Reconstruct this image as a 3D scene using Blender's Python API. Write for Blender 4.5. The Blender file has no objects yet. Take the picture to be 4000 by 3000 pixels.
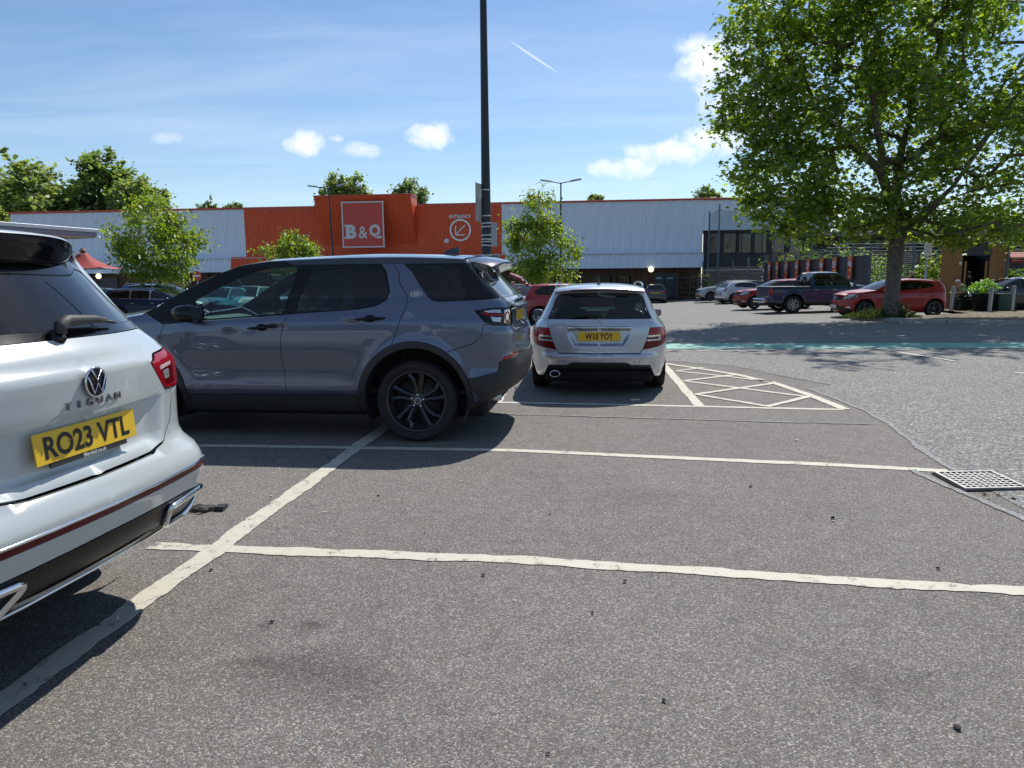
import bpy, math, random
import numpy as np
from mathutils import Vector, Matrix, geometry
R = math.radians
scene = bpy.context.scene
COL = scene.collection
# ------------------------------------------------------------------ camera
F_PX, PITCH, ROLL, YAW, CAM_H = 2799.476, 0.144032, -0.0086009, 0.1096055, 1.454176
_R0 = np.array([math.cos(YAW), math.sin(YAW), 0.0])
_F0 = np.array([-math.sin(YAW) * math.cos(PITCH), math.cos(YAW) * math.cos(PITCH), -math.sin(PITCH)])
_U0 = np.array([-math.sin(YAW) * math.sin(PITCH), math.cos(YAW) * math.sin(PITCH), math.cos(PITCH)])
_c, _s = math.cos(ROLL), math.sin(ROLL)
CAM_R, CAM_U = _c * _R0 + _s * _U0, -_s * _R0 + _c * _U0
cam = bpy.data.cameras.new('camera')
cam.sensor_width = 36.0
cam.lens = F_PX / 4000 * 36
cam.clip_start, cam.clip_end = 0.05, 3000
camo = bpy.data.objects.new('camera', cam)
COL.objects.link(camo)
camo.matrix_world = Matrix(((CAM_R[0], CAM_U[0], -_F0[0], 0), (CAM_R[1], CAM_U[1], -_F0[1], 0),
                            (CAM_R[2], CAM_U[2], -_F0[2], CAM_H), (0, 0, 0, 1)))
scene.camera = camo
# a photo pixel gives a direction; ground, wall or usual size gives the distance
def ray(px, py):
    return ((px - 2000) / F_PX) * CAM_R + ((1500 - py) / F_PX) * CAM_U + _F0
def _ss(v, a, b):
    t = min(1., max(0., (v - a) / (b - a))); return t * t * (3 - 2 * t)
def zg(x, y):
    """the car park falls gently towards the store, less so on the right"""
    return -.009 * min(max(0., y - 11.), 49.) * (1 - .72 * _ss(x, 4., 12.))
def gz(px, py, z=0.0):
    """ground point under a pixel (z metres above the ground)"""
    d = ray(px, py); g = 0.
    for _ in range(25):
        t = (z + g - CAM_H) / d[2]; g = .5 * g + .5 * zg(d[0] * t, d[1] * t)
    return Vector((d[0] * t, d[1] * t, z + g))
def at_depth(px, depth):
    """ground position in the direction of a pixel column at a given distance along the view axis"""
    a = (depth - CAM_H * math.sin(PITCH)) / math.cos(PITCH); l_ = (px - 2000) / F_PX * depth
    x, y = -math.sin(YAW) * a + math.cos(YAW) * l_, math.cos(YAW) * a + math.sin(YAW) * l_
    return Vector((x, y, zg(x, y)))
def aty(px, py, Y):
    d = ray(px, py); t = Y / d[1]
    return Vector((d[0] * t, Y, CAM_H + d[2] * t))
# ------------------------------------------------------------------ sky and sun
SUN = Vector((0.26, 0.74, 1.0)).normalized()
SUN_EL = math.asin(SUN.z); SUN_AZ = math.atan2(SUN.x, SUN.y)
world = bpy.data.worlds.new('World'); scene.world = world; world.use_nodes = True
wn, wl = world.node_tree.nodes, world.node_tree.links
wn.clear()
w_out = wn.new('ShaderNodeOutputWorld'); w_bg = wn.new('ShaderNodeBackground')
sky = wn.new('ShaderNodeTexSky'); sky.sky_type = 'NISHITA'; sky.sun_disc = False
sky.sun_elevation = SUN_EL; sky.sun_rotation = SUN_AZ
sky.altitude = 60; sky.air_density = 1.0; sky.dust_density = .25; sky.ozone_density = 2.6
w_bg.inputs['Strength'].default_value = 0.125
tc = wn.new('ShaderNodeTexCoord')
def wmath(op, a, b=None, c=None):
    n = wn.new('ShaderNodeMath'); n.operation = op
    for i, v in enumerate((a, b, c)):
        if v is None: continue
        if isinstance(v, (int, float)): n.inputs[i].default_value = v
        else: wl.new(v, n.inputs[i])
    return n.outputs[0]
def wdot(vec):
    n = wn.new('ShaderNodeVectorMath'); n.operation = 'DOT_PRODUCT'
    wl.new(tc.outputs['Generated'], n.inputs[0]); n.inputs[1].default_value = vec
    return n.outputs['Value']
def wmap(v, a, b, c=0.0, d=1.0):
    n = wn.new('ShaderNodeMapRange'); n.interpolation_type = 'SMOOTHSTEP'
    wl.new(v, n.inputs[0])
    for i, x in enumerate((a, b, c, d)): n.inputs[i + 1].default_value = x
    return n.outputs[0]
cn = wn.new('ShaderNodeTexNoise'); cn.inputs['Scale'].default_value = 34; cn.inputs['Detail'].default_value = 7
cn.inputs['Roughness'].default_value = 0.62
wl.new(tc.outputs['Generated'], cn.inputs['Vector'])
cum = None
for px, py, rx, ry, k in ((1180, 552, 115, 72, 1.0), (1415, 590, 95, 42, .75), (1672, 535, 125, 68, 1.0), (1310, 540, 40, 22, .6),
                          (2440, 655, 170, 62, 1.0), (2610, 600, 230, 62, 1.0), (2790, 540, 160, 75, 1.0),
                          (2790, 250, 190, 135, 1.15), (2930, 420, 240, 110, .9), (650, 540, 90, 30, .45)):
    d = Vector(ray(px, py)).normalized(); r_ = Vector(CAM_R); r_ = (r_ - d * r_.dot(d)).normalized(); u_ = r_.cross(d) * 1.0
    a = wmath('MULTIPLY', wdot(r_), F_PX / (rx * .74)); b = wmath('MULTIPLY', wdot(u_), F_PX / (ry * .74))
    r2 = wmath('ADD', wmath('MULTIPLY', a, a), wmath('MULTIPLY', b, b))
    front = wmath('GREATER_THAN', wdot(d), 0.5)
    m = wmath('SUBTRACT', wmath('MULTIPLY_ADD', cn.outputs['Fac'], 3.4, -.72), r2)
    m = wmath('MULTIPLY', wmath('MULTIPLY', wmap(m, -.45, 1.35), front), k)
    cum = m if cum is None else wmath('MAXIMUM', cum, m)
# one short vapour trail
d = Vector(ray(2085, 222)).normalized(); a1 = Vector(ray(2190, 292)).normalized() - Vector(ray(1980, 152)).normalized(); a1 = (a1 - d * a1.dot(d)).normalized(); u_ = a1.cross(d)
a = wmath('MULTIPLY', wdot(a1), F_PX / 125); b = wmath('MULTIPLY', wdot(u_), F_PX / 5.5)
m = wmath('SUBTRACT', 1., wmath('ADD', wmath('MULTIPLY', a, a), wmath('MULTIPLY', b, b)))
cum = wmath('MAXIMUM', cum, wmath('MULTIPLY', wmath('MULTIPLY', wmap(m, 0., .9), wmath('GREATER_THAN', wdot(d), .5)), .55))
# thin high cirrus, streaked
sep = wn.new('ShaderNodeSeparateXYZ'); wl.new(tc.outputs['Generated'], sep.inputs[0])
zz = wmath('MAXIMUM', sep.outputs['Z'], 0.03)
cmb = wn.new('ShaderNodeCombineXYZ')
wl.new(wmath('DIVIDE', sep.outputs['X'], zz), cmb.inputs[0]); wl.new(wmath('DIVIDE', sep.outputs['Y'], zz), cmb.inputs[1])
mp = wn.new('ShaderNodeMapping'); mp.inputs['Rotation'].default_value = (0, 0, R(16)); mp.inputs['Scale'].default_value = (.35, 1.0, 1)
wl.new(cmb.outputs[0], mp.inputs[0])
ci = wn.new('ShaderNodeTexNoise'); ci.inputs['Scale'].default_value = .8; ci.inputs['Detail'].default_value = 9
ci.inputs['Roughness'].default_value = .58; ci.inputs['Distortion'].default_value = .5
wl.new(mp.outputs[0], ci.inputs['Vector'])
cir = wmath('MULTIPLY', wmap(ci.outputs['Fac'], .36, .80), .24)
cir = wmath('MULTIPLY', cir, wmap(sep.outputs['Z'], 0.02, .14))
mask = wmath('MAXIMUM', wmath('MULTIPLY', cum, .95), wmath('ADD', cir, .0))
mx = wn.new('ShaderNodeMix'); mx.data_type = 'RGBA'
hs = wn.new('ShaderNodeHueSaturation'); hs.inputs['Saturation'].default_value = 1.10; hs.inputs['Value'].default_value = .94
wl.new(sky.outputs[0], hs.inputs['Color'])
wl.new(mask, mx.inputs[0]); wl.new(hs.outputs[0], mx.inputs[6]); mx.inputs[7].default_value = (8.0, 8.4, 9.0, 1)
wl.new(mx.outputs[2], w_bg.inputs[0]); wl.new(w_bg.outputs[0], w_out.inputs[0])
sun = bpy.data.lights.new('sun', 'SUN'); sun.energy = 5.0; sun.angle = R(.53); sun.color = (1, .955, .88)
suno = bpy.data.objects.new('sun', sun); COL.objects.link(suno)
suno.rotation_euler = (-SUN).to_track_quat('-Z', 'Y').to_euler(); suno.location = (0, 0, 60)
vs = scene.view_settings
vs.view_transform = 'Standard'; vs.look = 'None'; vs.exposure = 0.10; vs.gamma = 1.0; vs.use_curve_mapping = False
scene.render.engine = 'CYCLES'
cy = scene.cycles
cy.use_denoising = True; cy.max_bounces = 10; cy.transparent_max_bounces = 24; cy.diffuse_bounces = 4; cy.glossy_bounces = 5
cy.sample_clamp_indirect = 6.0; cy.caustics_reflective = False; cy.caustics_refractive = False
scene.render.resolution_x, scene.render.resolution_y = 1024, 768
# ------------------------------------------------------------------ materials
MATS = {}
def _new(name):
    m = bpy.data.materials.new(name); m.use_nodes = True
    MATS[name] = m
    return m, m.node_tree.nodes, m.node_tree.links, m.node_tree.nodes['Principled BSDF']
def nd(n, t, **kw):
    x = n.new(t)
    for k, v in kw.items():
        if k in x.inputs: x.inputs[k].default_value = v
        else: setattr(x, k, v)
    return x
def ramp(n, l, src, stops, mode='LINEAR'):
    r = n.new('ShaderNodeValToRGB'); r.color_ramp.interpolation = mode
    e = r.color_ramp.elements
    while len(e) < len(stops): e.new(.5)
    for i, (p, c) in enumerate(stops):
        e[i].position = p; e[i].color = (*c, 1) if len(c) == 3 else c
    l.new(src, r.inputs[0])
    return r.outputs[0]
def mixc(n, l, f, a, b, mode='MIX'):
    m = n.new('ShaderNodeMix'); m.data_type = 'RGBA'; m.blend_type = mode
    for i, v in ((0, f), (6, a), (7, b)):
        if isinstance(v, (int, float)): m.inputs[i].default_value = v
        elif isinstance(v, tuple): m.inputs[i].default_value = (*v, 1) if len(v) == 3 else v
        else: l.new(v, m.inputs[i])
    return m.outputs[2]
def bump(n, l, src, dist, strength=1.0, nrm=None):
    b = n.new('ShaderNodeBump'); b.inputs['Strength'].default_value = strength; b.inputs['Distance'].default_value = dist
    l.new(src, b.inputs['Height'])
    if nrm is not None: l.new(nrm, b.inputs['Normal'])
    return b.outputs[0]
def mat(name, col, rough=.5, metal=0., coat=0., noise=0., nscale=8., spec=.5, bmp=0., bscale=60., emit=None, estr=1., sheen=0.):
    """plain surface with a little procedural unevenness"""
    if name in MATS: return MATS[name]
    m, n, l, p = _new(name)
    p.inputs['Base Color'].default_value = (*col, 1); p.inputs['Roughness'].default_value = rough
    p.inputs['Metallic'].default_value = metal; p.inputs['Coat Weight'].default_value = coat
    p.inputs['Coat Roughness'].default_value = .03; p.inputs['Specular IOR Level'].default_value = spec
    if noise or bmp:
        tcn = n.new('ShaderNodeTexCoord')
    if noise:
        t = nd(n, 'ShaderNodeTexNoise', Scale=nscale, Detail=6., Roughness=.6); l.new(tcn.outputs['Object'], t.inputs['Vector'])
        dark = tuple(c * (1 - noise) for c in col); lite = tuple(min(1, c * (1 + noise)) for c in col)
        l.new(ramp(n, l, t.outputs['Fac'], ((.3, dark), (.7, lite))), p.inputs['Base Color'])
        mr = n.new('ShaderNodeMapRange'); mr.inputs[3].default_value = rough * .85; mr.inputs[4].default_value = min(1, rough * 1.2)
        l.new(t.outputs['Fac'], mr.inputs[0]); l.new(mr.outputs[0], p.inputs['Roughness'])
    if bmp:
        t2 = nd(n, 'ShaderNodeTexNoise', Scale=bscale, Detail=4.); l.new(tcn.outputs['Object'], t2.inputs['Vector'])
        l.new(bump(n, l, t2.outputs['Fac'], bmp), p.inputs['Normal'])
    if emit:
        p.inputs['Emission Color'].default_value = (*emit, 1); p.inputs['Emission Strength'].default_value = estr
    return m
def paint(name, col, metal=.0, rough=.35, flake=.0, dirt=.25, coat=1.):
    if name in MATS: return MATS[name]
    m, n, l, p = _new(name)
    p.inputs['Metallic'].default_value = metal
    p.inputs['Coat Weight'].default_value = coat; p.inputs['Coat IOR'].default_value = 1.5
    p.inputs['Roughness'].default_value = rough
    tcn = n.new('ShaderNodeTexCoord')
    t = nd(n, 'ShaderNodeTexNoise', Scale=3.0, Detail=8., Roughness=.65); l.new(tcn.outputs['Object'], t.inputs['Vector'])
    base = col
    if flake:
        v = nd(n, 'ShaderNodeTexVoronoi', Scale=1400.); l.new(tcn.outputs['Object'], v.inputs['Vector'])
        base = mixc(n, l, flake, col, v.outputs['Color'], 'SOFT_LIGHT')
    # road film, thicker low down on the body
    sp = n.new('ShaderNodeSeparateXYZ'); l.new(tcn.outputs['Object'], sp.inputs[0])
    mr = n.new('ShaderNodeMapRange'); mr.inputs[1].default_value = .75; mr.inputs[2].default_value = .2
    l.new(sp.outputs['Z'], mr.inputs[0])
    mu = n.new('ShaderNodeMath'); mu.operation = 'MULTIPLY'; l.new(t.outputs['Fac'], mu.inputs[0]); l.new(mr.outputs[0], mu.inputs[1])
    m2 = n.new('ShaderNodeMath'); m2.operation = 'MULTIPLY'; l.new(mu.outputs[0], m2.inputs[0]); m2.inputs[1].default_value = dirt
    l.new(mixc(n, l, m2.outputs[0], base, (.16, .145, .125)), p.inputs['Base Color'])
    cr = n.new('ShaderNodeMapRange'); cr.inputs[3].default_value = .02; cr.inputs[4].default_value = .10
    l.new(mu.outputs[0], cr.inputs[0]); l.new(cr.outputs[0], p.inputs['Coat Roughness'])
    return m
def glass(name, tint=(.8, .9, .85), rough=.0, dust=.03):
    if name in MATS: return MATS[name]
    m, n, l, p = _new(name); n.remove(p)
    out = n['Material Output']
    tr = nd(n, 'ShaderNodeBsdfTransparent'); tr.inputs[0].default_value = (*tint, 1)
    gl = nd(n, 'ShaderNodeBsdfGlossy', Roughness=rough); gl.inputs[0].default_value = (1, 1, 1, 1)
    fr = nd(n, 'ShaderNodeFresnel', IOR=1.52); gm = n.new('ShaderNodeNewGeometry')      # same reflectance from either side of the pane
    io = n.new('ShaderNodeMath'); io.operation = 'MULTIPLY_ADD'; io.inputs[1].default_value = 1 / 1.52 - 1.52; io.inputs[2].default_value = 1.52
    l.new(gm.outputs['Backfacing'], io.inputs[0]); l.new(io.outputs[0], fr.inputs[0])
    mixs = n.new('ShaderNodeMixShader'); l.new(fr.outputs[0], mixs.inputs[0]); l.new(tr.outputs[0], mixs.inputs[1]); l.new(gl.outputs[0], mixs.inputs[2])
    df = nd(n, 'ShaderNodeBsdfDiffuse'); df.inputs[0].default_value = (.55, .55, .53, 1)
    tcn = n.new('ShaderNodeTexCoord'); t = nd(n, 'ShaderNodeTexNoise', Scale=30., Detail=8., Roughness=.7); l.new(tcn.outputs['Object'], t.inputs['Vector'])
    mr = n.new('ShaderNodeMapRange'); mr.inputs[1].default_value = .45; mr.inputs[2].default_value = .85; mr.inputs[3].default_value = dust * .3; mr.inputs[4].default_value = dust * 3
    l.new(t.outputs['Fac'], mr.inputs[0])
    mix2 = n.new('ShaderNodeMixShader'); l.new(mr.outputs[0], mix2.inputs[0]); l.new(mixs.outputs[0], mix2.inputs[1]); l.new(df.outputs[0], mix2.inputs[2])
    l.new(mix2.outputs[0], out.inputs[0])
    return m
def leafmat(name, c1, c2, trans=.45, tcol=None):
    if name in MATS: return MATS[name]
    m, n, l, p = _new(name); n.remove(p); out = n['Material Output']
    g = n.new('ShaderNodeNewGeometry')
    col = ramp(n, l, g.outputs['Random Per Island'], ((0, c1), (1, c2)))
    df = nd(n, 'ShaderNodeBsdfDiffuse'); l.new(col, df.inputs[0])
    tl = nd(n, 'ShaderNodeBsdfTranslucent')
    l.new(mixc(n, l, 1.0, col, tcol or (2.2, 2.4, .55), 'MULTIPLY'), tl.inputs[0])
    gl = nd(n, 'ShaderNodeBsdfGlossy', Roughness=.42); gl.inputs[0].default_value = (.9, .95, 1, 1)
    m1 = n.new('ShaderNodeMixShader'); m1.inputs[0].default_value = trans; l.new(df.outputs[0], m1.inputs[1]); l.new(tl.outputs[0], m1.inputs[2])
    m2 = n.new('ShaderNodeMixShader'); m2.inputs[0].default_value = .045; l.new(m1.outputs[0], m2.inputs[1]); l.new(gl.outputs[0], m2.inputs[2])
    l.new(m2.outputs[0], out.inputs[0])
    return m
# ------------------------------------------------------------------ objects
def link(o, parent=None):
    COL.objects.link(o)
    if parent is not None: o.parent = parent
    return o
def tag(o, label=None, cat=None, group=None, kind=None):
    if label: o['label'] = label
    if cat: o['category'] = cat
    if group: o['group'] = group
    if kind: o['kind'] = kind
    return o
def empty(name, loc=(0, 0, 0), rz=0., parent=None):
    o = bpy.data.objects.new(name, None); o.empty_display_size = .2
    o.location = loc; o.rotation_euler = (0, 0, rz)
    return link(o, parent)
def mesh(name, V, Fc, material, parent=None, smooth=False, nrm=None, loc=None, rot=None):
    me = bpy.data.meshes.new(name)
    me.from_pydata([tuple(map(float, v)) for v in V], [], [tuple(map(int, f)) for f in Fc])
    if smooth or nrm is not None:
        me.polygons.foreach_set('use_smooth', [True] * len(me.polygons))
    if nrm is not None:
        me.normals_split_custom_set_from_vertices([tuple(map(float, x)) for x in nrm])
    me.materials.append(material)
    o = bpy.data.objects.new(name, me)
    if loc is not None: o.location = loc
    if rot is not None: o.rotation_euler = rot
    return link(o, parent)
def mesh_np(name, V, T, material, parent=None, smooth=False):
    """fast triangle mesh from arrays"""
    V = np.ascontiguousarray(V, np.float32); T = np.ascontiguousarray(T, np.int32)
    me = bpy.data.meshes.new(name); me.vertices.add(len(V)); me.vertices.foreach_set('co', V.ravel())
    me.loops.add(T.size); me.loops.foreach_set('vertex_index', T.ravel())
    me.polygons.add(len(T)); me.polygons.foreach_set('loop_start', np.arange(0, T.size, 3, dtype=np.int32))
    me.polygons.foreach_set('loop_total', np.full(len(T), 3, np.int32))
    if smooth: me.polygons.foreach_set('use_smooth', np.ones(len(T), bool))
    me.update(calc_edges=True); me.validate(); me.materials.append(material)
    return link(bpy.data.objects.new(name, me), parent)
def inst(o, name=None, parent=None, loc=None, rot=None, scale=None):
    c = o.copy()
    if name: c.name = name
    COL.objects.link(c); c.parent = parent
    if loc is not None: c.location = loc
    if rot is not None: c.rotation_euler = rot
    if scale is not None: c.scale = scale
    return c
def copy_tree(o, parent=None):
    c = o.copy(); COL.objects.link(c); c.parent = parent
    for ch in list(o.children): copy_tree(ch, c)
    return c
class MB:
    """collects simple shapes into one mesh"""
    def __init__(s): s.v, s.f = [], []
    def add(s, V, Fc):
        b = len(s.v); s.v += [tuple(x) for x in V]; s.f += [tuple(i + b for i in f) for f in Fc]; return s
    def box(s, c, d, rz=0., bev=0., rot=None):
        hx, hy, hz = d[0] / 2, d[1] / 2, d[2] / 2
        M = rot if rot is not None else Matrix.Rotation(rz, 3, 'Z')
        if bev <= 0:
            V = [Vector((x * hx, y * hy, z * hz)) for x in (-1, 1) for y in (-1, 1) for z in (-1, 1)]
            Fc = [(0, 1, 3, 2), (4, 6, 7, 5), (0, 4, 5, 1), (2, 3, 7, 6), (0, 2, 6, 4), (1, 5, 7, 3)]
        else:
            V, Fc, idx = [], [], {}
            b = min(bev, hx * .95, hy * .95, hz * .95)
            for x in (-1, 1):
                for y in (-1, 1):
                    for z in (-1, 1):
                        for ax in range(3):
                            q = [x * (hx - b), y * (hy - b), z * (hz - b)]; q[ax] = (x * hx, y * hy, z * hz)[ax]
                            idx[(x, y, z, ax)] = len(V); V.append(Vector(q))
            for ax in range(3):
                o1, o2 = [i for i in range(3) if i != ax]
                for sg in (-1, 1):
                    qs = []
                    for a, c2 in ((-1, -1), (1, -1), (1, 1), (-1, 1)):
                        k = [0, 0, 0]; k[ax] = sg; k[o1] = a; k[o2] = c2; qs.append(idx[(*k, ax)])
                    Fc.append(qs)
                for a in (-1, 1):
                    for c2 in (-1, 1):
                        k0 = [0, 0, 0]; k0[o1] = a; k0[o2] = c2; k1 = list(k0); k0[ax] = -1; k1[ax] = 1
                        Fc.append((idx[(*k0, o1)], idx[(*k1, o1)], idx[(*k1, o2)], idx[(*k0, o2)]))
            for x in (-1, 1):
                for y in (-1, 1):
                    for z in (-1, 1): Fc.append([idx[(x, y, z, a)] for a in range(3)])
        c = Vector(c)
        return s.add([M @ v + c for v in V], Fc)
    def tube(s, pts, r, n=8, cap=True):
        pts = [Vector(p) for p in pts]; rs = r if hasattr(r, '__len__') else [r] * len(pts)
        V, Fc = [], []; prev = None
        for i, p in enumerate(pts):
            t = (pts[min(i + 1, len(pts) - 1)] - pts[max(i - 1, 0)])
            t = t.normalized() if t.length > 1e-9 else Vector((0, 0, 1))
            if prev is None: a = t.orthogonal().normalized()
            else:
                a = prev - t * prev.dot(t)
                a = a.normalized() if a.length > 1e-6 else t.orthogonal().normalized()
            prev = a; b = t.cross(a)
            for k in range(n):
                an = 2 * math.pi * k / n; V.append(p + (a * math.cos(an) + b * math.sin(an)) * rs[i])
        for i in range(len(pts) - 1):
            for k in range(n): Fc.append((i * n + k, i * n + (k + 1) % n, (i + 1) * n + (k + 1) % n, (i + 1) * n + k))
        if cap: Fc.append(tuple(range(n - 1, -1, -1))); Fc.append(tuple((len(pts) - 1) * n + k for k in range(n)))
        return s.add(V, Fc)
    def lathe(s, prof, n=24, M=None, c=(0, 0, 0)):
        """profile (r, z) turned round z, then transformed by 3x3 M"""
        M = M or Matrix.Identity(3); c = Vector(c); V, Fc = [], []
        for r, z in prof:
            for k in range(n):
                a = 2 * math.pi * k / n; V.append(M @ Vector((r * math.cos(a), r * math.sin(a), z)) + c)
        for i in range(len(prof) - 1):
            for k in range(n): Fc.append((i * n + k, i * n + (k + 1) % n, (i + 1) * n + (k + 1) % n, (i + 1) * n + k))
        return s.add(V, Fc)
    def prism(s, poly, fn0, fn1):
        """2D outline swept between two mappings to 3D, with caps"""
        n = len(poly); V = [fn0(*p) for p in poly] + [fn1(*p) for p in poly]
        Fc = [(i, (i + 1) % n, n + (i + 1) % n, n + i) for i in range(n)]
        tri = geometry.tessellate_polygon([[Vector((p[0], p[1], 0)) for p in poly]])
        Fc += [tuple(t) for t in tri] + [tuple(n + i for i in reversed(t)) for t in tri]
        return s.add(V, Fc)
    def build(s, name, material, parent=None, smooth=False, **kw):
        return mesh(name, s.v, s.f, material, parent, smooth, **kw)
def auto_smooth(o, ang=35):
    me = o.data
    me.polygons.foreach_set('use_smooth', [True] * len(me.polygons))
    me.set_sharp_from_angle(angle=R(ang))
    return o
def text_mesh(body, size=1., extrude=0., bold=0., sx=1., align='CENTER', spacing=1., shear=0.):
    cu = bpy.data.curves.new('t', 'FONT'); cu.body = body; cu.size = size; cu.extrude = extrude; cu.offset = bold
    cu.align_x = align; cu.align_y = 'CENTER'; cu.space_character = spacing; cu.shear = shear; cu.resolution_u = 4
    o = bpy.data.objects.new('t', cu); COL.objects.link(o)
    dg = bpy.context.evaluated_depsgraph_get(); dg.update()
    me = bpy.data.meshes.new_from_object(o.evaluated_get(dg))
    V = [(v.co.x * sx, v.co.y, v.co.z) for v in me.vertices]; Fc = [tuple(p.vertices) for p in me.polygons]
    COL.objects.unlink(o); bpy.data.objects.remove(o); bpy.data.curves.remove(cu); bpy.data.meshes.remove(me)
    return V, Fc
def fit_text(body, w, h, extrude=.002, bold=.0, spacing=1.):
    """letters scaled to exactly w x h, centred"""
    V, Fc = text_mesh(body, 1., 0., bold, spacing=spacing)
    A = np.array(V); lo, hi = A.min(0), A.max(0)
    A[:, 0] = (A[:, 0] - (lo[0] + hi[0]) / 2) * w / (hi[0] - lo[0]); A[:, 1] = (A[:, 1] - (lo[1] + hi[1]) / 2) * h / (hi[1] - lo[1])
    n = len(A); T = A.copy(); T[:, 2] = extrude; B = A.copy(); B[:, 2] = 0
    F2 = [tuple(f) for f in Fc]; cnt = {}
    for f in F2:
        for i in range(len(f)):
            e = (f[i], f[(i + 1) % len(f)]); cnt[e] = 1
    if extrude > 0:
        sides = [(a, b, b + n, a + n) for (a, b) in cnt if (b, a) not in cnt]
        top = F2; F3 = [tuple(f) for f in top] + [(b, a, a + n, b + n) for (a, b, _, _) in sides]
        return np.vstack([T, B]), F3
    return T, F2
def pchip(pts):
    P = sorted(pts); x = np.array([p[0] for p in P], float); y = np.array([p[1] for p in P], float)
    if len(x) == 1: return lambda q: np.full_like(np.asarray(q, float), y[0])
    hh = np.diff(x); d = np.diff(y) / hh; m = np.zeros(len(x)); m[0], m[-1] = d[0], d[-1]
    for i in range(1, len(x) - 1):
        if d[i - 1] * d[i] > 0:
            w1, w2 = 2 * hh[i] + hh[i - 1], hh[i] + 2 * hh[i - 1]; m[i] = (w1 + w2) / (w1 / d[i - 1] + w2 / d[i])
    def fn(q):
        q = np.asarray(q, float); i = np.clip(np.searchsorted(x, q) - 1, 0, len(x) - 2); t = (q - x[i]) / hh[i]
        r = ((1 + 2 * t) * (1 - t) ** 2 * y[i] + t * (1 - t) ** 2 * hh[i] * m[i] + t * t * (3 - 2 * t) * y[i + 1] + t * t * (t - 1) * hh[i] * m[i + 1])
        r = np.where(q < x[0], y[0] + (q - x[0]) * m[0], r); return np.where(q > x[-1], y[-1] + (q - x[-1]) * m[-1], r)
    tx = np.linspace(x[0] - .6, x[-1] + .6, 3001); ty = fn(tx)           # tabulated: called very often
    return lambda q: np.interp(q, tx, ty)
def inside(poly, X, Y):
    P = np.asarray(poly, float); r = np.zeros(len(X), bool); j = len(P) - 1
    for i in range(len(P)):
        xi, yi, xj, yj = P[i][0], P[i][1], P[j][0], P[j][1]
        if yi != yj:
            c = ((yi > Y) != (yj > Y)) & (X < (xj - xi) * (Y - yi) / (yj - yi) + xi); r ^= c
        j = i
    return r
def rnd(poly, r=.03, n=3):
    """round the corners of a 2D outline"""
    out = []; N = len(poly)
    for i in range(N):
        p0, p, p1 = (np.array(poly[(i + k) % N], float) for k in (-1, 0, 1))
        a, b = p0 - p, p1 - p; la, lb = np.hypot(*a), np.hypot(*b); d = min(r, la * .45, lb * .45)
        A, B = p + a / max(la, 1e-9) * d, p + b / max(lb, 1e-9) * d
        for k in range(n + 1):
            t = k / n; out.append(tuple((1 - t) ** 2 * A + 2 * t * (1 - t) * p + t * t * B))
    return out
def arc(cx, cz, r, a0, a1, n=16, rz=None):
    rz = rz or r
    return [(cx + r * math.cos(R(a0 + (a1 - a0) * k / n)), cz + rz * math.sin(R(a0 + (a1 - a0) * k / n))) for k in range(n + 1)]
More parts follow.
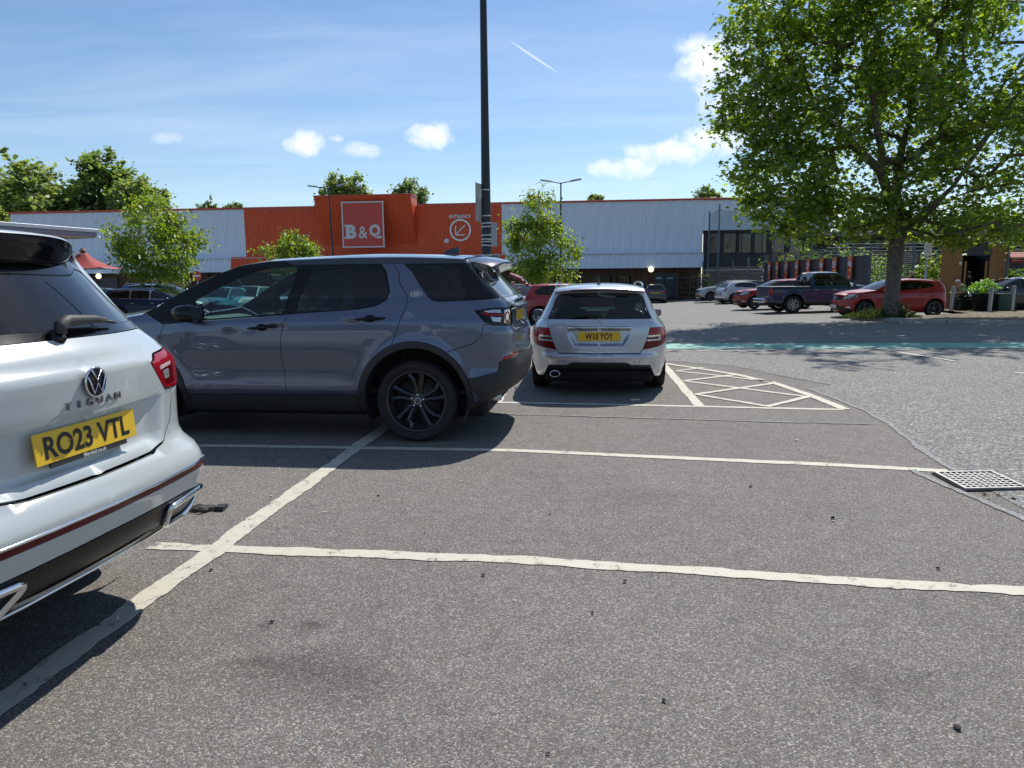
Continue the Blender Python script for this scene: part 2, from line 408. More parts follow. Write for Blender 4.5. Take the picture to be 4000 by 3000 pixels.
# ------------------------------------------------------------------ car body surfaces
class Body:
    """wall surface of a car: rear face, corner, flank, front corner and nose unrolled into one (s, z) chart"""
    def __init__(s, xr, xf, W, taper, X0, X1, S1r=.6, S1f=.55, bowr=.05, bowf=.10, detail=None, rdisp=None):
        s.xr, s.xf, s.W, s.tp = pchip(xr), pchip(xf), pchip(W), pchip(taper)
        s.X0c, s.X1, s.S1r, s.S1f, s.bowr, s.bowf, s.detail, s.rdisp = X0, X1, S1r, S1f, bowr, bowf, detail, rdisp
        zm = .75
        s.Lr = 1.1 * math.hypot(X0 - float(s.xr(zm)), float(s.W(zm)) - S1r)
        s.Lf = 1.1 * math.hypot(float(s.xf(zm)) - X1, float(s.W(zm)) - S1f)
        s.a = S1r; s.b = s.a + s.Lr; s.c = s.b + (X1 - X0); s.d = s.c + s.Lf; s.e = s.d + S1f
    def X0(s, z): return np.maximum(s.X0c, s.xr(z) + .10)
    def w(s, x, z):
        r = s.W(z) * s.tp(x)
        return r + s.detail(x, z) if s.detail else r
    def _bez(s, t, B0, T0, B3, T3, hx, hy):
        P1 = (B0[0] + T0[0] * hy, B0[1] + T0[1] * hy); P2 = (B3[0] - T3[0] * hx, B3[1] - T3[1] * hx)
        k0, k1, k2, k3 = (1 - t) ** 3, 3 * t * (1 - t) ** 2, 3 * t * t * (1 - t), t ** 3
        return (k0 * B0[0] + k1 * P1[0] + k2 * P2[0] + k3 * B3[0], k0 * B0[1] + k1 * P1[1] + k2 * P2[1] + k3 * B3[1])
    def P(s, S, Z):
        S = np.asarray(S, float); Z = np.asarray(Z, float); X = np.zeros_like(S); Y = np.zeros_like(S)
        X0 = s.X0(Z); w0 = s.w(X0, Z); w1 = s.w(np.full_like(Z, s.X1), Z)
        # rear
        S1 = np.minimum(s.S1r, w0 - .05)
        y = np.clip(S, 0, s.a) / s.a * S1
        rd = s.rdisp if s.rdisp else (lambda yy, zz: 0 * yy); bow = s.bowr(Z) if callable(s.bowr) else s.bowr
        xrr = s.xr(Z) + bow * (y / s.S1r) ** 2 + rd(y, Z)
        m = S <= s.a; X[m] = xrr[m]; Y[m] = y[m]
        # rear corner
        t = np.clip((S - s.a) / s.Lr, 0, 1)
        x0 = s.xr(Z) + bow * (S1 / s.S1r) ** 2 + rd(S1, Z)
        dw = (s.w(X0 + .01, Z) - s.w(X0 - .01, Z)) / .02
        bx, by = s._bez(t, (x0, S1), (2 * bow * S1 / s.S1r ** 2, 1.), (X0, w0), (1., dw), np.maximum(X0 - x0, .02) * .6, np.maximum(w0 - S1, .02) * .6)
        m = (S > s.a) & (S <= s.b); X[m] = bx[m]; Y[m] = by[m]
        # flank
        xs = X0 + (S - s.b) * (s.X1 - X0) / (s.X1 - s.X0c)
        m = (S > s.b) & (S <= s.c); ys = s.w(xs, Z); X[m] = xs[m]; Y[m] = ys[m]
        # front corner
        S1 = np.minimum(s.S1f, w1 - .05)
        t = np.clip((s.d - S) / s.Lf, 0, 1)
        x0 = s.xf(Z) - s.bowf * (S1 / s.S1f) ** 2
        dw = (s.w(s.X1 + 0 * Z + .01, Z) - s.w(s.X1 + 0 * Z - .01, Z)) / .02
        bx, by = s._bez(t, (x0, S1), (-2 * s.bowf * S1 / s.S1f ** 2, 1.), (s.X1 + 0 * Z, w1), (-1., -dw), np.maximum(x0 - s.X1, .02) * .6, np.maximum(w1 - S1, .02) * .6)
        m = (S > s.c) & (S <= s.d); X[m] = bx[m]; Y[m] = by[m]
        m = S > s.d; y = np.clip(s.e - S, 0, s.S1f) / s.S1f * S1
        xf = s.xf(Z) - s.bowf * (y / s.S1f) ** 2
        X[m] = xf[m]; Y[m] = y[m]
        return np.stack([X, Y, Z], -1)
    def N(s, S, Z):
        e = 2e-3; S = np.asarray(S, float); Z = np.asarray(Z, float)
        lo, hi = np.clip(S - e, 0, s.e), np.clip(S + e, 0, s.e)
        ds = s.P(hi, Z) - s.P(lo, Z); dz = s.P(S, Z + e) - s.P(S, Z - e)
        n = np.cross(dz, ds); n /= np.maximum(np.linalg.norm(n, axis=-1, keepdims=True), 1e-9)
        c = (S < 1e-6) | (S > s.e - 1e-6); n[c, 1] = 0
        return n / np.maximum(np.linalg.norm(n, axis=-1, keepdims=True), 1e-9)
    def _inv(s, val, z, lo, hi, ax, up=True):
        g = np.linspace(lo, hi, 97); v = s.P(g, np.full_like(g, z))[:, ax]
        return float(np.interp(val, v, g) if up else np.interp(-val, -v, g))
    def sx(s, x, z):
        X0 = float(s.X0(np.array(z)))
        if x < X0: return s._inv(x, z, s.a, s.b, 0)
        if x > s.X1: return s._inv(x, z, s.c, s.d, 0)
        return s.b + (x - X0) * (s.X1 - s.X0c) / (s.X1 - X0)
    def S(s, pts): return [(s.sx(x, z), z) for x, z in pts]
    def Rr(s, pts):           # rear face points given as (y, z)
        o = []
        for y, z in pts:
            o.append((s._inv(y, z, 0, s.b, 1), z) if y > 0 else (0., z))
        return o
    def Fr(s, pts):           # front face points given as (y, z)
        return [((s.e - s._inv(y, z, 0, s.e - s.c, 1) if False else s._finv(y, z)), z) for y, z in pts]
    def _finv(s, y, z):
        if y <= 0: return s.e
        return s._inv(y, z, s.c, s.e, 1, up=False)
    def at(s, S, Z, off=0.):
        S = np.atleast_1d(np.asarray(S, float)); Z = np.atleast_1d(np.asarray(Z, float))
        return s.P(S, Z) + s.N(S, Z) * off
def densify(poly, res):
    out = []
    for i in range(len(poly)):
        a, b = np.array(poly[i], float), np.array(poly[(i + 1) % len(poly)], float)
        k = max(1, int(math.ceil(np.hypot(*(b - a)) / res)))
        out += [tuple(a + (b - a) * j / k) for j in range(k)]
    return out
def panelize(root, B, classes, res, gap=.003, thick=.014, mirror=True):
    """cut the unrolled wall into panels (first class that contains a triangle wins) and lift each one onto the body"""
    pts, edges = [], []
    for c in classes:
        q = densify(c['poly'], res); c['q'] = q; b = len(pts)
        pts += q; edges += [(b + i, b + (i + 1) % len(q)) for i in range(len(q))]
    A = np.array(pts); lo, hi = A.min(0), A.max(0)
    gx, gy = np.meshgrid(np.arange(lo[0] + res / 2, hi[0], res), np.arange(lo[1] + res / 2, hi[1], res * .9))
    G = np.stack([gx.ravel(), gy.ravel()], 1); G[:, 0] += (np.round((G[:, 1] - lo[1]) / (res * .9)) % 2) * res * .5
    keep = inside(classes[-1]['q'], G[:, 0], G[:, 1])
    for i in range(0, len(A), 400):
        d = ((G[:, None, :] - A[None, i:i + 400, :]) ** 2).sum(-1).min(1); keep &= d > (res * .45) ** 2
    G = G[keep]
    V, _, T, *_r = geometry.delaunay_2d_cdt([Vector(p) for p in pts] + [Vector(p) for p in G], edges, [], 0, 1e-5)
    V = np.array([(v.x, v.y) for v in V]); T = np.array([t for t in T if len(t) == 3])
    cen = V[T].mean(1); cls = np.full(len(T), -1); ok_ = inside(classes[-1]['q'], cen[:, 0], cen[:, 1])
    for k in range(len(classes) - 1, -1, -1):
        cls[inside(classes[k]['q'], cen[:, 0], cen[:, 1]) & ok_] = k
    out = {}
    for k, c in enumerate(classes):
        if c.get('void'): continue
        tri = T[cls == k]
        if not len(tri): continue
        ids, inv = np.unique(tri, return_inverse=True); tri = inv.reshape(-1, 3); P2 = V[ids].copy()
        # consistent winding
        ar = np.cross(P2[tri[:, 1]] - P2[tri[:, 0]], P2[tri[:, 2]] - P2[tri[:, 0]])
        tri = tri[np.abs(ar) > 1e-9]; ar = ar[np.abs(ar) > 1e-9]
        tri[ar > 0] = tri[ar > 0][:, [0, 2, 1]]
        ec = {}
        for t in tri:
            for i in range(3): ec[(t[i], t[(i + 1) % 3])] = t[(i + 2) % 3]
        bd = [(a, b) for (a, b) in ec if (b, a) not in ec]
        cl = lambda i: P2[i, 0] < 1e-5 or P2[i, 0] > B.e - 1e-5
        bd = [(a, b) for a, b in bd if not (cl(a) and cl(b))]
        g = c.get('gap', gap); O = np.zeros_like(P2)
        for a, b in bd:
            d = P2[b] - P2[a]; d /= max(np.hypot(*d), 1e-9); nrm = np.array([d[1], -d[0]])
            O[a] += nrm; O[b] += nrm
        ln = np.hypot(O[:, 0], O[:, 1]); O /= np.maximum(ln, 1e-9)[:, None]
        for i in range(len(O)):
            if cl(i): O[i, 0] = 0
        Q = P2 + O * g; Q[:, 0] = np.clip(Q[:, 0], 0, B.e)
        off = c.get('off', 0.); N3 = B.N(Q[:, 0], Q[:, 1]); offs = off(Q[:, 0], Q[:, 1])[:, None] if callable(off) else off
        P3 = B.P(Q[:, 0], Q[:, 1]) + N3 * offs
        th = c.get('thick', thick); VV, NN, FF = list(P3), list(N3), [tuple(t) for t in tri]
        if th > 0 and bd:
            bi = sorted({i for e in bd for i in e}); mp_ = {}
            Q2 = Q - O * .002; Q2[:, 0] = np.clip(Q2[:, 0], 0, B.e); T3 = B.P(Q2[:, 0], Q2[:, 1]) + N3 * offs - P3
            for i in bi:
                nn = T3[i] / max(np.linalg.norm(T3[i]), 1e-9) if np.linalg.norm(T3[i]) > 1e-7 else N3[i]
                e0 = nn * .75 + N3[i] * .6; e0 /= np.linalg.norm(e0)
                mp_[i] = len(VV); VV += [P3[i] - N3[i] * .0 , P3[i] - N3[i] * th]; NN += [e0, nn]
            for a, b in bd: FF.append((b, a, mp_[a] + 1, mp_[b] + 1)) if False else FF.append((mp_[b], mp_[a], mp_[a] + 1, mp_[b] + 1))
        VV, NN = np.array(VV), np.array(NN)
        lab = np.arange(len(P2))                                          # split into connected pieces
        for _ in range(200):
            m_ = lab[tri].min(1); l2 = lab.copy(); np.minimum.at(l2, tri.ravel(), np.repeat(m_, 3)); l2 = l2[l2]
            if (l2 == lab).all(): break
            lab = l2
        comp = np.full(len(VV), -1); comp[:len(P2)] = lab
        if th > 0 and bd:
            for i in bi: comp[mp_[i]] = comp[mp_[i] + 1] = lab[i]
        ids_ = [q for q in np.unique(comp) if (comp == q).sum() > 2]
        ids_.sort(key=lambda q: -(comp == q).sum())
        for ex in ids_[1:]:
            kp_ = np.where(comp == ex)[0]; mp2 = {v: i for i, v in enumerate(kp_)}; F2 = [tuple(mp2[i] for i in f) for f in FF if comp[f[0]] == ex]
            for sg in (1, -1):
                mesh(c['name'], VV[kp_] * [1, sg, 1], F2 if sg == 1 else [tuple(reversed(f)) for f in F2], c['mat'], c.get('parent', root), nrm=NN[kp_] * [1, sg, 1])
        kp_ = np.where(comp == ids_[0])[0]; mp2 = {v: i for i, v in enumerate(kp_)}; FF = [tuple(mp2[i] for i in f) for f in FF if comp[f[0]] == ids_[0]]; VV, NN = VV[kp_], NN[kp_]
        central = bool(np.any((P2[:, 0] < 1e-5) | (P2[:, 0] > B.e - 1e-5)))
        VM, NM = VV * [1, -1, 1], NN * [1, -1, 1]; FM = [tuple(reversed(f)) for f in FF]
        nm, par, lb = c['name'], c.get('parent', root), c.get('label')
        if nm == 'front_wing': central = False
        if central and mirror:
            n0 = len(VV)
            objs = [mesh(nm, np.vstack([VV, VM]), FF + [tuple(i + n0 for i in f) for f in FM], c['mat'], par, nrm=np.vstack([NN, NM]))]
        elif mirror and c.get('sides', 2) == 2:
            objs = [mesh(nm, VV, FF, c['mat'], par, nrm=NN), mesh(nm, VM, FM, c['mat'], par, nrm=NM)]
        else: objs = [mesh(nm, VV, FF, c['mat'], par, nrm=NN)]
        if lb:
            for o in objs: o['label'] = lb
        out[c.get('key', nm)] = objs
    return out
def loft(name, E, C, material, parent, nu=10, p=2., q=2.2, off=0., edge=None):
    """surface between the left edge line E (y > 0), its mirror image and the centre line C"""
    E, C = np.array(E, float), np.array(C, float); V, Fc = [], []
    us = np.sin(np.linspace(-1, 1, 2 * nu + 1) * math.pi / 2)
    for e, c in zip(E, C):
        for u in us:
            a = abs(u); V.append((c[0] + (e[0] - c[0]) * a ** p, e[1] * u, c[2] + (e[2] - c[2]) * a ** q + off))
    m = len(us)
    for i in range(len(E) - 1):
        for k in range(m - 1): Fc.append((i * m + k, (i + 1) * m + k, (i + 1) * m + k + 1, i * m + k + 1))
    o = mesh(name, V, Fc, material, parent, smooth=True)
    # make sure normals look up
    if sum(pl.normal.z for pl in o.data.polygons) < 0: o.data.flip_normals()
    return o
def resamp(pts, n):
    P = np.array(pts, float); d = np.r_[0, np.cumsum(np.linalg.norm(np.diff(P, axis=0), axis=1))]
    t = np.linspace(0, d[-1], n)
    return np.stack([pchip(list(zip(d, P[:, k])))(t) for k in range(P.shape[1])], 1)
def clip(poly, a, b, c):
    """keep the part of a polygon where a*x + b*z >= c"""
    out = []
    for i in range(len(poly)):
        p, q = poly[i], poly[(i + 1) % len(poly)]; dp, dq = a * p[0] + b * p[1] - c, a * q[0] + b * q[1] - c
        if dp >= 0: out.append(p)
        if dp * dq < 0:
            t = dp / (dp - dq); out.append((p[0] + (q[0] - p[0]) * t, p[1] + (q[1] - p[1]) * t))
    return out
# ------------------------------------------------------------------ common car materials
M_TYRE = mat('tyre_rubber', (.016, .016, .017), .75, noise=.25, nscale=20, bmp=.0012, bscale=160)
M_TRIM = mat('black_plastic_trim', (.022, .022, .024), .55, noise=.15, nscale=14, bmp=.0004, bscale=420)
M_GLOSSBLK = mat('gloss_black_trim', (.006, .006, .007), .10, spec=.32)
M_CHROME = mat('chrome', (.72, .73, .75), .08, metal=1.)
M_SILVERRIM = mat('silver_alloy', (.55, .56, .58), .28, metal=.85, noise=.1)
M_GREYRIM = mat('grey_alloy', (.12, .12, .13), .32, metal=.8, noise=.1)
M_BLACKRIM = mat('black_alloy', (.007, .007, .008), .28, coat=.5, noise=.2)
M_DARK = mat('underbody_dark', (.012, .012, .012), .9, noise=.3)
M_SHELL = mat('hollow_shade_black', (.006, .006, .006), .9)  # near-black that stands in for the shade inside hollows
M_INT = mat('cabin_dark_fabric', (.03, .03, .033), .85, noise=.15)
M_INTG = mat('cabin_grey_plastic', (.11, .12, .12), .7, noise=.1)
M_LAMPRED = mat('red_lamp_lens', (.30, .004, .010), .14, spec=.4, noise=.3, nscale=30)
M_LAMPDK = mat('dark_red_lamp_lens', (.12, .003, .006), .12, spec=.4, noise=.2, nscale=24)
M_LAMPCLR = mat('clear_lamp_lens', (.55, .57, .6), .12, metal=.5, coat=1., noise=.35, nscale=40)
M_HEAD = mat('headlamp_unit', (.33, .36, .4), .1, metal=.55, coat=1., noise=.5, nscale=26)
M_AMBER = mat('orange_lens', (.5, .14, .01), .15, coat=1.)
M_PLATEY = mat('yellow_number_plate', (.80, .50, .015), .35, coat=.4, noise=.03)
M_PLATEW = mat('white_number_plate', (.78, .78, .76), .35, coat=.4)
M_INK = mat('plate_black', (.008, .008, .008), .4)
M_DISC = mat('brake_disc_steel', (.25, .24, .23), .4, metal=.9, noise=.2)
G_PRIV = glass('privacy_glass', (.04, .046, .052), dust=.006)
G_CLEAR = glass('clear_car_glass', (.55, .74, .70), dust=.008)
G_DARK = glass('smoked_rear_glass', (.10, .12, .125), dust=.006)
G_TINT = glass('tinted_car_glass', (.28, .34, .34), dust=.008)
def wheel_set(car, spec):
    Rt, tw, rr = spec['R'], spec['tw'], spec['rim']
    Mx = Matrix(((1, 0, 0), (0, 0, 1), (0, -1, 0)))          # lathe axis z -> local y (outer face +y)
    h = tw / 2; n = spec.get('wn', 40)
    prof = [(rr - .012, -h * .78), (rr + .008, -h * .9), (rr + (Rt - rr) * .45, -h * 1.03), (Rt - .02, -h * .95), (Rt - .006, -h * .82), (Rt, -h * .6)]
    gr = [-.36, -.12, .12, .36]
    for g in gr: prof += [(Rt, h * (g - .05)), (Rt - .007, h * (g - .04)), (Rt - .007, h * (g + .04)), (Rt, h * (g + .05))]
    prof += [(Rt, h * .6), (Rt - .006, h * .82), (Rt - .02, h * .95), (Rt - (Rt - rr) * .3, h * 1.02), (rr + (Rt - rr) * .45, h * 1.03), (rr + .03, h * .97), (rr + .008, h * .9), (rr - .012, h * .82)]
    w0 = empty('wheel', (0, 0, Rt), parent=car)
    t = MB().lathe(prof, n, Mx).build('tyre', M_TYRE, w0); auto_smooth(t, 40)
    rm = spec.get('rimmat', M_SILVERRIM)
    b = MB().lathe([(rr - .004, -h * .8), (rr - .03, -h * .4), (rr - .045, h * .2), (rr - .02, h * .55), (rr - .016, h * .74), (rr - .002, h * .86), (rr + .004, h * .8)], n, Mx)
    b.build('rim_barrel', spec.get('barrelmat', M_DARK if rm is not M_SILVERRIM else rm), w0, True)
    MB().lathe([(rr - .022, h * .7), (rr - .016, h * .86), (rr - .004, h * .9), (rr + .006, h * .88), (rr + .007, h * .8)], n, Mx).build('rim_lip', rm, w0, True)
    # spokes: 2D outlines in the wheel plane, dished towards the hub
    sp = MB(); yo = h * spec.get('face', .72); dish = spec.get('dish', .035)
    def fy(x, z, d=0.): return (x, yo - dish * (1 - min(1, math.hypot(x, z) / rr)) - d, z)
    for k in range(spec['spokes']):
        a0 = 2 * math.pi * (k + spec.get('phase', .25)) / spec['spokes']
        for kind in spec['spoke']:
            # kind: list of (radius fraction, angle offset deg, half width)
            L_, R_ = [], []
            for rf, da, hw in kind:
                a = a0 + R(da); c = Vector((math.cos(a), math.sin(a))) * rf * (rr - .008); tvec = Vector((-math.sin(a), math.cos(a)))
                L_.append(tuple(c + tvec * hw)); R_.append(tuple(c - tvec * hw))
            for i in range(len(kind) - 1):
                q = [L_[i], L_[i + 1], R_[i + 1], R_[i]]; mid = [tuple((Vector(L_[j]) + Vector(R_[j])) / 2) for j in (i, i + 1)]
                V = [fy(*L_[i], .012), fy(*L_[i + 1], .012), fy(*R_[i + 1], .012), fy(*R_[i], .012), fy(*mid[0]), fy(*mid[1]),
                     fy(*L_[i], .05), fy(*L_[i + 1], .05), fy(*R_[i + 1], .05), fy(*R_[i], .05)]
                sp.add(V, [(0, 1, 5, 4), (4, 5, 2, 3), (0, 6, 7, 1), (3, 2, 8, 9)])
    sp.build('rim_face', rm, w0)
    hubr = spec.get('hub', .075)
    MB().lathe([(hubr, yo - dish - .06), (hubr, yo - dish - .006), (hubr * .9, yo - dish), (.034, yo - dish + .002), (.001, yo - dish + .002)], 20, Mx).build('hub', rm, w0, True)
    cap = MB().lathe([(.032, yo - dish), (.032, yo - dish + .006), (.026, yo - dish + .009), (.001, yo - dish + .010)], 18, Mx).build('hub_cap', spec.get('capmat', M_GREYRIM), w0, True)
    if spec.get('nuts'):
        for k in range(5):
            a = 2 * math.pi * (k + .3) / 5
            MB().lathe([(.0115, 0), (.0115, .012), (.008, .016), (.001, .016)], 10, Mx, (.056 * math.cos(a), yo - dish + .001, .056 * math.sin(a))).build('wheel_nut', M_CHROME, w0, True)
        MB().lathe([(.033, yo - dish + .002), (.033, yo - dish + .010), (.028, yo - dish + .010), (.028, yo - dish + .002)], 20, Mx).build('cap_ring', M_CHROME, w0, True)
    MB().lathe([(rr - .06, -.02), (rr - .06, .0), (.05, .0), (.05, .03), (.001, .03)], 24, Mx).build('brake_disc', M_DISC, w0, True)
    yt = spec['track'] - h
    pos = [(0, yt, 0), (0, -yt, math.pi), (spec['wb'], yt, 0), (spec['wb'], -yt, math.pi)]
    for i, (x, y, rz) in enumerate(pos):
        w = w0 if i == 0 else copy_tree(w0, car)
        w.location = (x, y, Rt); w.rotation_euler = (0, 0, rz)
def plate(car, text, pos, rotz, tilt, yellow=True, w=.52, h=.111, parent=None):
    p = MB().box((0, 0, 0), (w, h, .006), bev=.002).build('number_plate', M_PLATEY if yellow else M_PLATEW, parent or car)
    M = Matrix.Rotation(rotz, 4, 'Z') @ Matrix.Rotation(math.pi / 2 - tilt, 4, 'X')
    p.location = pos; p.rotation_euler = M.to_euler()
    n = len(text); V, Fc = fit_text(text, w * (.84 if n == 8 else .66), h * .72, .0, bold=.028)
    mesh('plate_lettering', np.array(V) + [0, 0, .0042], Fc, M_INK, p)
    return p
def arch_liner(car, x, Rr, zc, yin, yout, a0=-25, a1=205):
    b = MB(); n = 18; V, Fc = [], []
    for k in range(n + 1):
        a = R(a0 + (a1 - a0) * k / n)
        for y in (yout, yin): V.append((x + Rr * math.cos(a), y, zc + Rr * math.sin(a)))
    for k in range(n): Fc.append((2 * k, 2 * k + 1, 2 * k + 3, 2 * k + 2))
    c = len(V); V.append((x, yin, zc)); 
    for k in range(n): Fc.append((2 * k + 1, c, 2 * k + 3))
    b.add(V, Fc).build('wheel_arch_liner', M_DARK, car)
def seat(car, x, y, m=None, z=.33):
    b = MB(); b.box((x, y, z), (.5, .48, .16), bev=.05)
    Mr = Matrix.Rotation(R(-16), 3, 'Y')
    b.box((x - .30, y, z + .36), (.14, .46, .62), bev=.05, rot=Mr); b.box((x - .42, y, z + .76), (.09, .26, .18), bev=.035, rot=Mr)
    b.build('seat', m or M_INT, car)
def mirror_pair(car, x, y, z, pm, w=.22, hgt=.15, dpt=.17, glassm=None, arm=True):
    for sg in (1, -1):
        V, Fc = [], []; n = 12; rings = [(0., .93), (.25, 1.0), (.6, .92), (.85, .66), (1., .3)]
        for t, k in rings:
            for j in range(n):
                a = 2 * math.pi * j / n; cx = math.copysign(abs(math.cos(a)) ** .6, math.cos(a)); cz = math.copysign(abs(math.sin(a)) ** .6, math.sin(a))
                V.append((x + t * dpt, sg * (y + w / 2 + cx * w / 2 * k), z + hgt / 2 + cz * hgt / 2 * k))
        for i in range(len(rings) - 1):
            for j in range(n): Fc.append((i * n + j, i * n + (j + 1) % n, (i + 1) * n + (j + 1) % n, (i + 1) * n + j))
        Fc.append(tuple((len(rings) - 1) * n + j for j in range(n)))
        m = mesh('door_mirror', V, Fc, pm, car, smooth=True)
        V2 = [(x + .006, sg * (y + w / 2 + (v[1] * sg - y - w / 2) * .9), z + hgt / 2 + (v[2] - z - hgt / 2) * .9) for v in V[:n]]
        mesh('mirror_glass', V2, [tuple(range(n))], glassm or M_CHROME, m)
        MB().box((x + .07, sg * (y - .02), z + .03), (.09, .12, .035), bev=.012).build('mirror_arm', M_TRIM, m)
def handle(car, pts_fn, x, z, length=.22, m=None, parent=None):
    """pull handle standing proud of the door, with the shade of its cup as a flat near-black oval"""
    for sg in (1, -1):
        V = []
        for k in range(7):
            t = k / 6 - .5; xx = x + t * length; zz = z + .0 + (pts_fn['slope'] * t * length if 'slope' in pts_fn else 0)
            p, nn = pts_fn['surf'](xx, zz); o = .028 - .03 * (2 * t) ** 4
            V.append(Vector((p[0], sg * (p[1] + o), p[2])))
        b = MB().tube([(v.x, v.y, v.z) for v in V], [.008, .013, .013, .013, .013, .013, .008], 8)
        b.build('door_handle', m or M_TRIM, (parent[0 if sg == 1 else 1] if parent else car), True)
        p, nn = pts_fn['surf'](x, z); ring = []
        for k in range(14):
            a = 2 * math.pi * k / 14; q, _ = pts_fn['surf'](x + .055 * math.cos(a), z + .033 * math.sin(a)); ring.append((q[0], sg * (q[1] + .0025), q[2]))
        if pts_fn.get('cup', True): mesh('cup_shade', ring, [tuple(range(14)) if sg == -1 else tuple(reversed(range(14)))], M_SHELL, (parent[0 if sg == 1 else 1] if parent else car))  # flat near-black oval paints the shade of the handle cup
# ------------------------------------------------------------------ grey SUV seen from its near side
def gauss(v, m, s): return np.exp(-((v - m) / s) ** 2)
def sstep(v, a, b):
    t = np.clip((v - a) / (b - a), 0, 1); return t * t * (3 - 2 * t)
def underbody(car, x0, x1, hw, z0, z1):
    MB().box(((x0 + x1) / 2, 0, (z0 + z1) / 2), (x1 - x0, 2 * hw, z1 - z0), bev=.04).build('underbody', M_DARK, car)
def roof_set(car, B, roof, apil, bon, mr, mw, mb, crown=.05, bul=.10, bcrown=.05, wl=0.0):
    """roof, windscreen and bonnet surfaces; roof/apil/bon are (x, z) edge lines, rear to front"""
    e = lambda L, n: np.array([(x, float(B.w(np.array(x), np.array(z))), z) for x, z in resamp(L, n)])
    E = e(roof, 14); C = E.copy(); C[:, 2] += crown * np.r_[np.linspace(.8, 1, 7), np.linspace(1, .75, 7)]; C[:, 0] += np.linspace(-.05, .06, 14)
    o1 = loft('roof', E, C, mr, car, 10, 2., 2.6)
    Ew = e(apil, 10); Cw = Ew.copy(); t = np.linspace(0, 1, 10); Cw[:, 0] += .06 + (bul - .06 + .10) * t; Cw[:, 2] += crown * .75 * (1 - t) + .0 * t
    o2 = loft('windscreen', Ew, Cw, mw, car, 8, 2., 2.4)
    o3 = None
    if bon:
        Eb = np.array([(x, float(B.at(B.sx(x, z), z)[0][1]), z) for x, z in resamp(bon, 12)]); Cb = Eb.copy(); t = np.linspace(0, 1, 12)
        Cb[:, 0] += .16 + .02 * t; Cb[:, 2] += bcrown * (1 - .5 * t)
        o3 = loft('bonnet', Eb, Cb, mb, car, 9, 2.2, 2.6)
    return o1, o2, o3
def steering(car, x, y, z, r=.18):
    b = MB(); Mr = Matrix.Rotation(R(62), 3, 'Y')
    b.tube([Mr @ Vector((r * math.cos(a), r * math.sin(a), 0)) + Vector((x, y, z)) for a in np.linspace(0, 2 * math.pi, 25)], .014, 8, False)
    b.tube([Mr @ Vector((-r, 0, 0)) + Vector((x, y, z)), Mr @ Vector((r, 0, 0)) + Vector((x, y, z))], .016, 6)
    b.lathe([(.06, -.02), (.06, .02), (.001, .03)], 12, Mr, (x, y, z)); b.build('steering_wheel', M_INT, car, True)
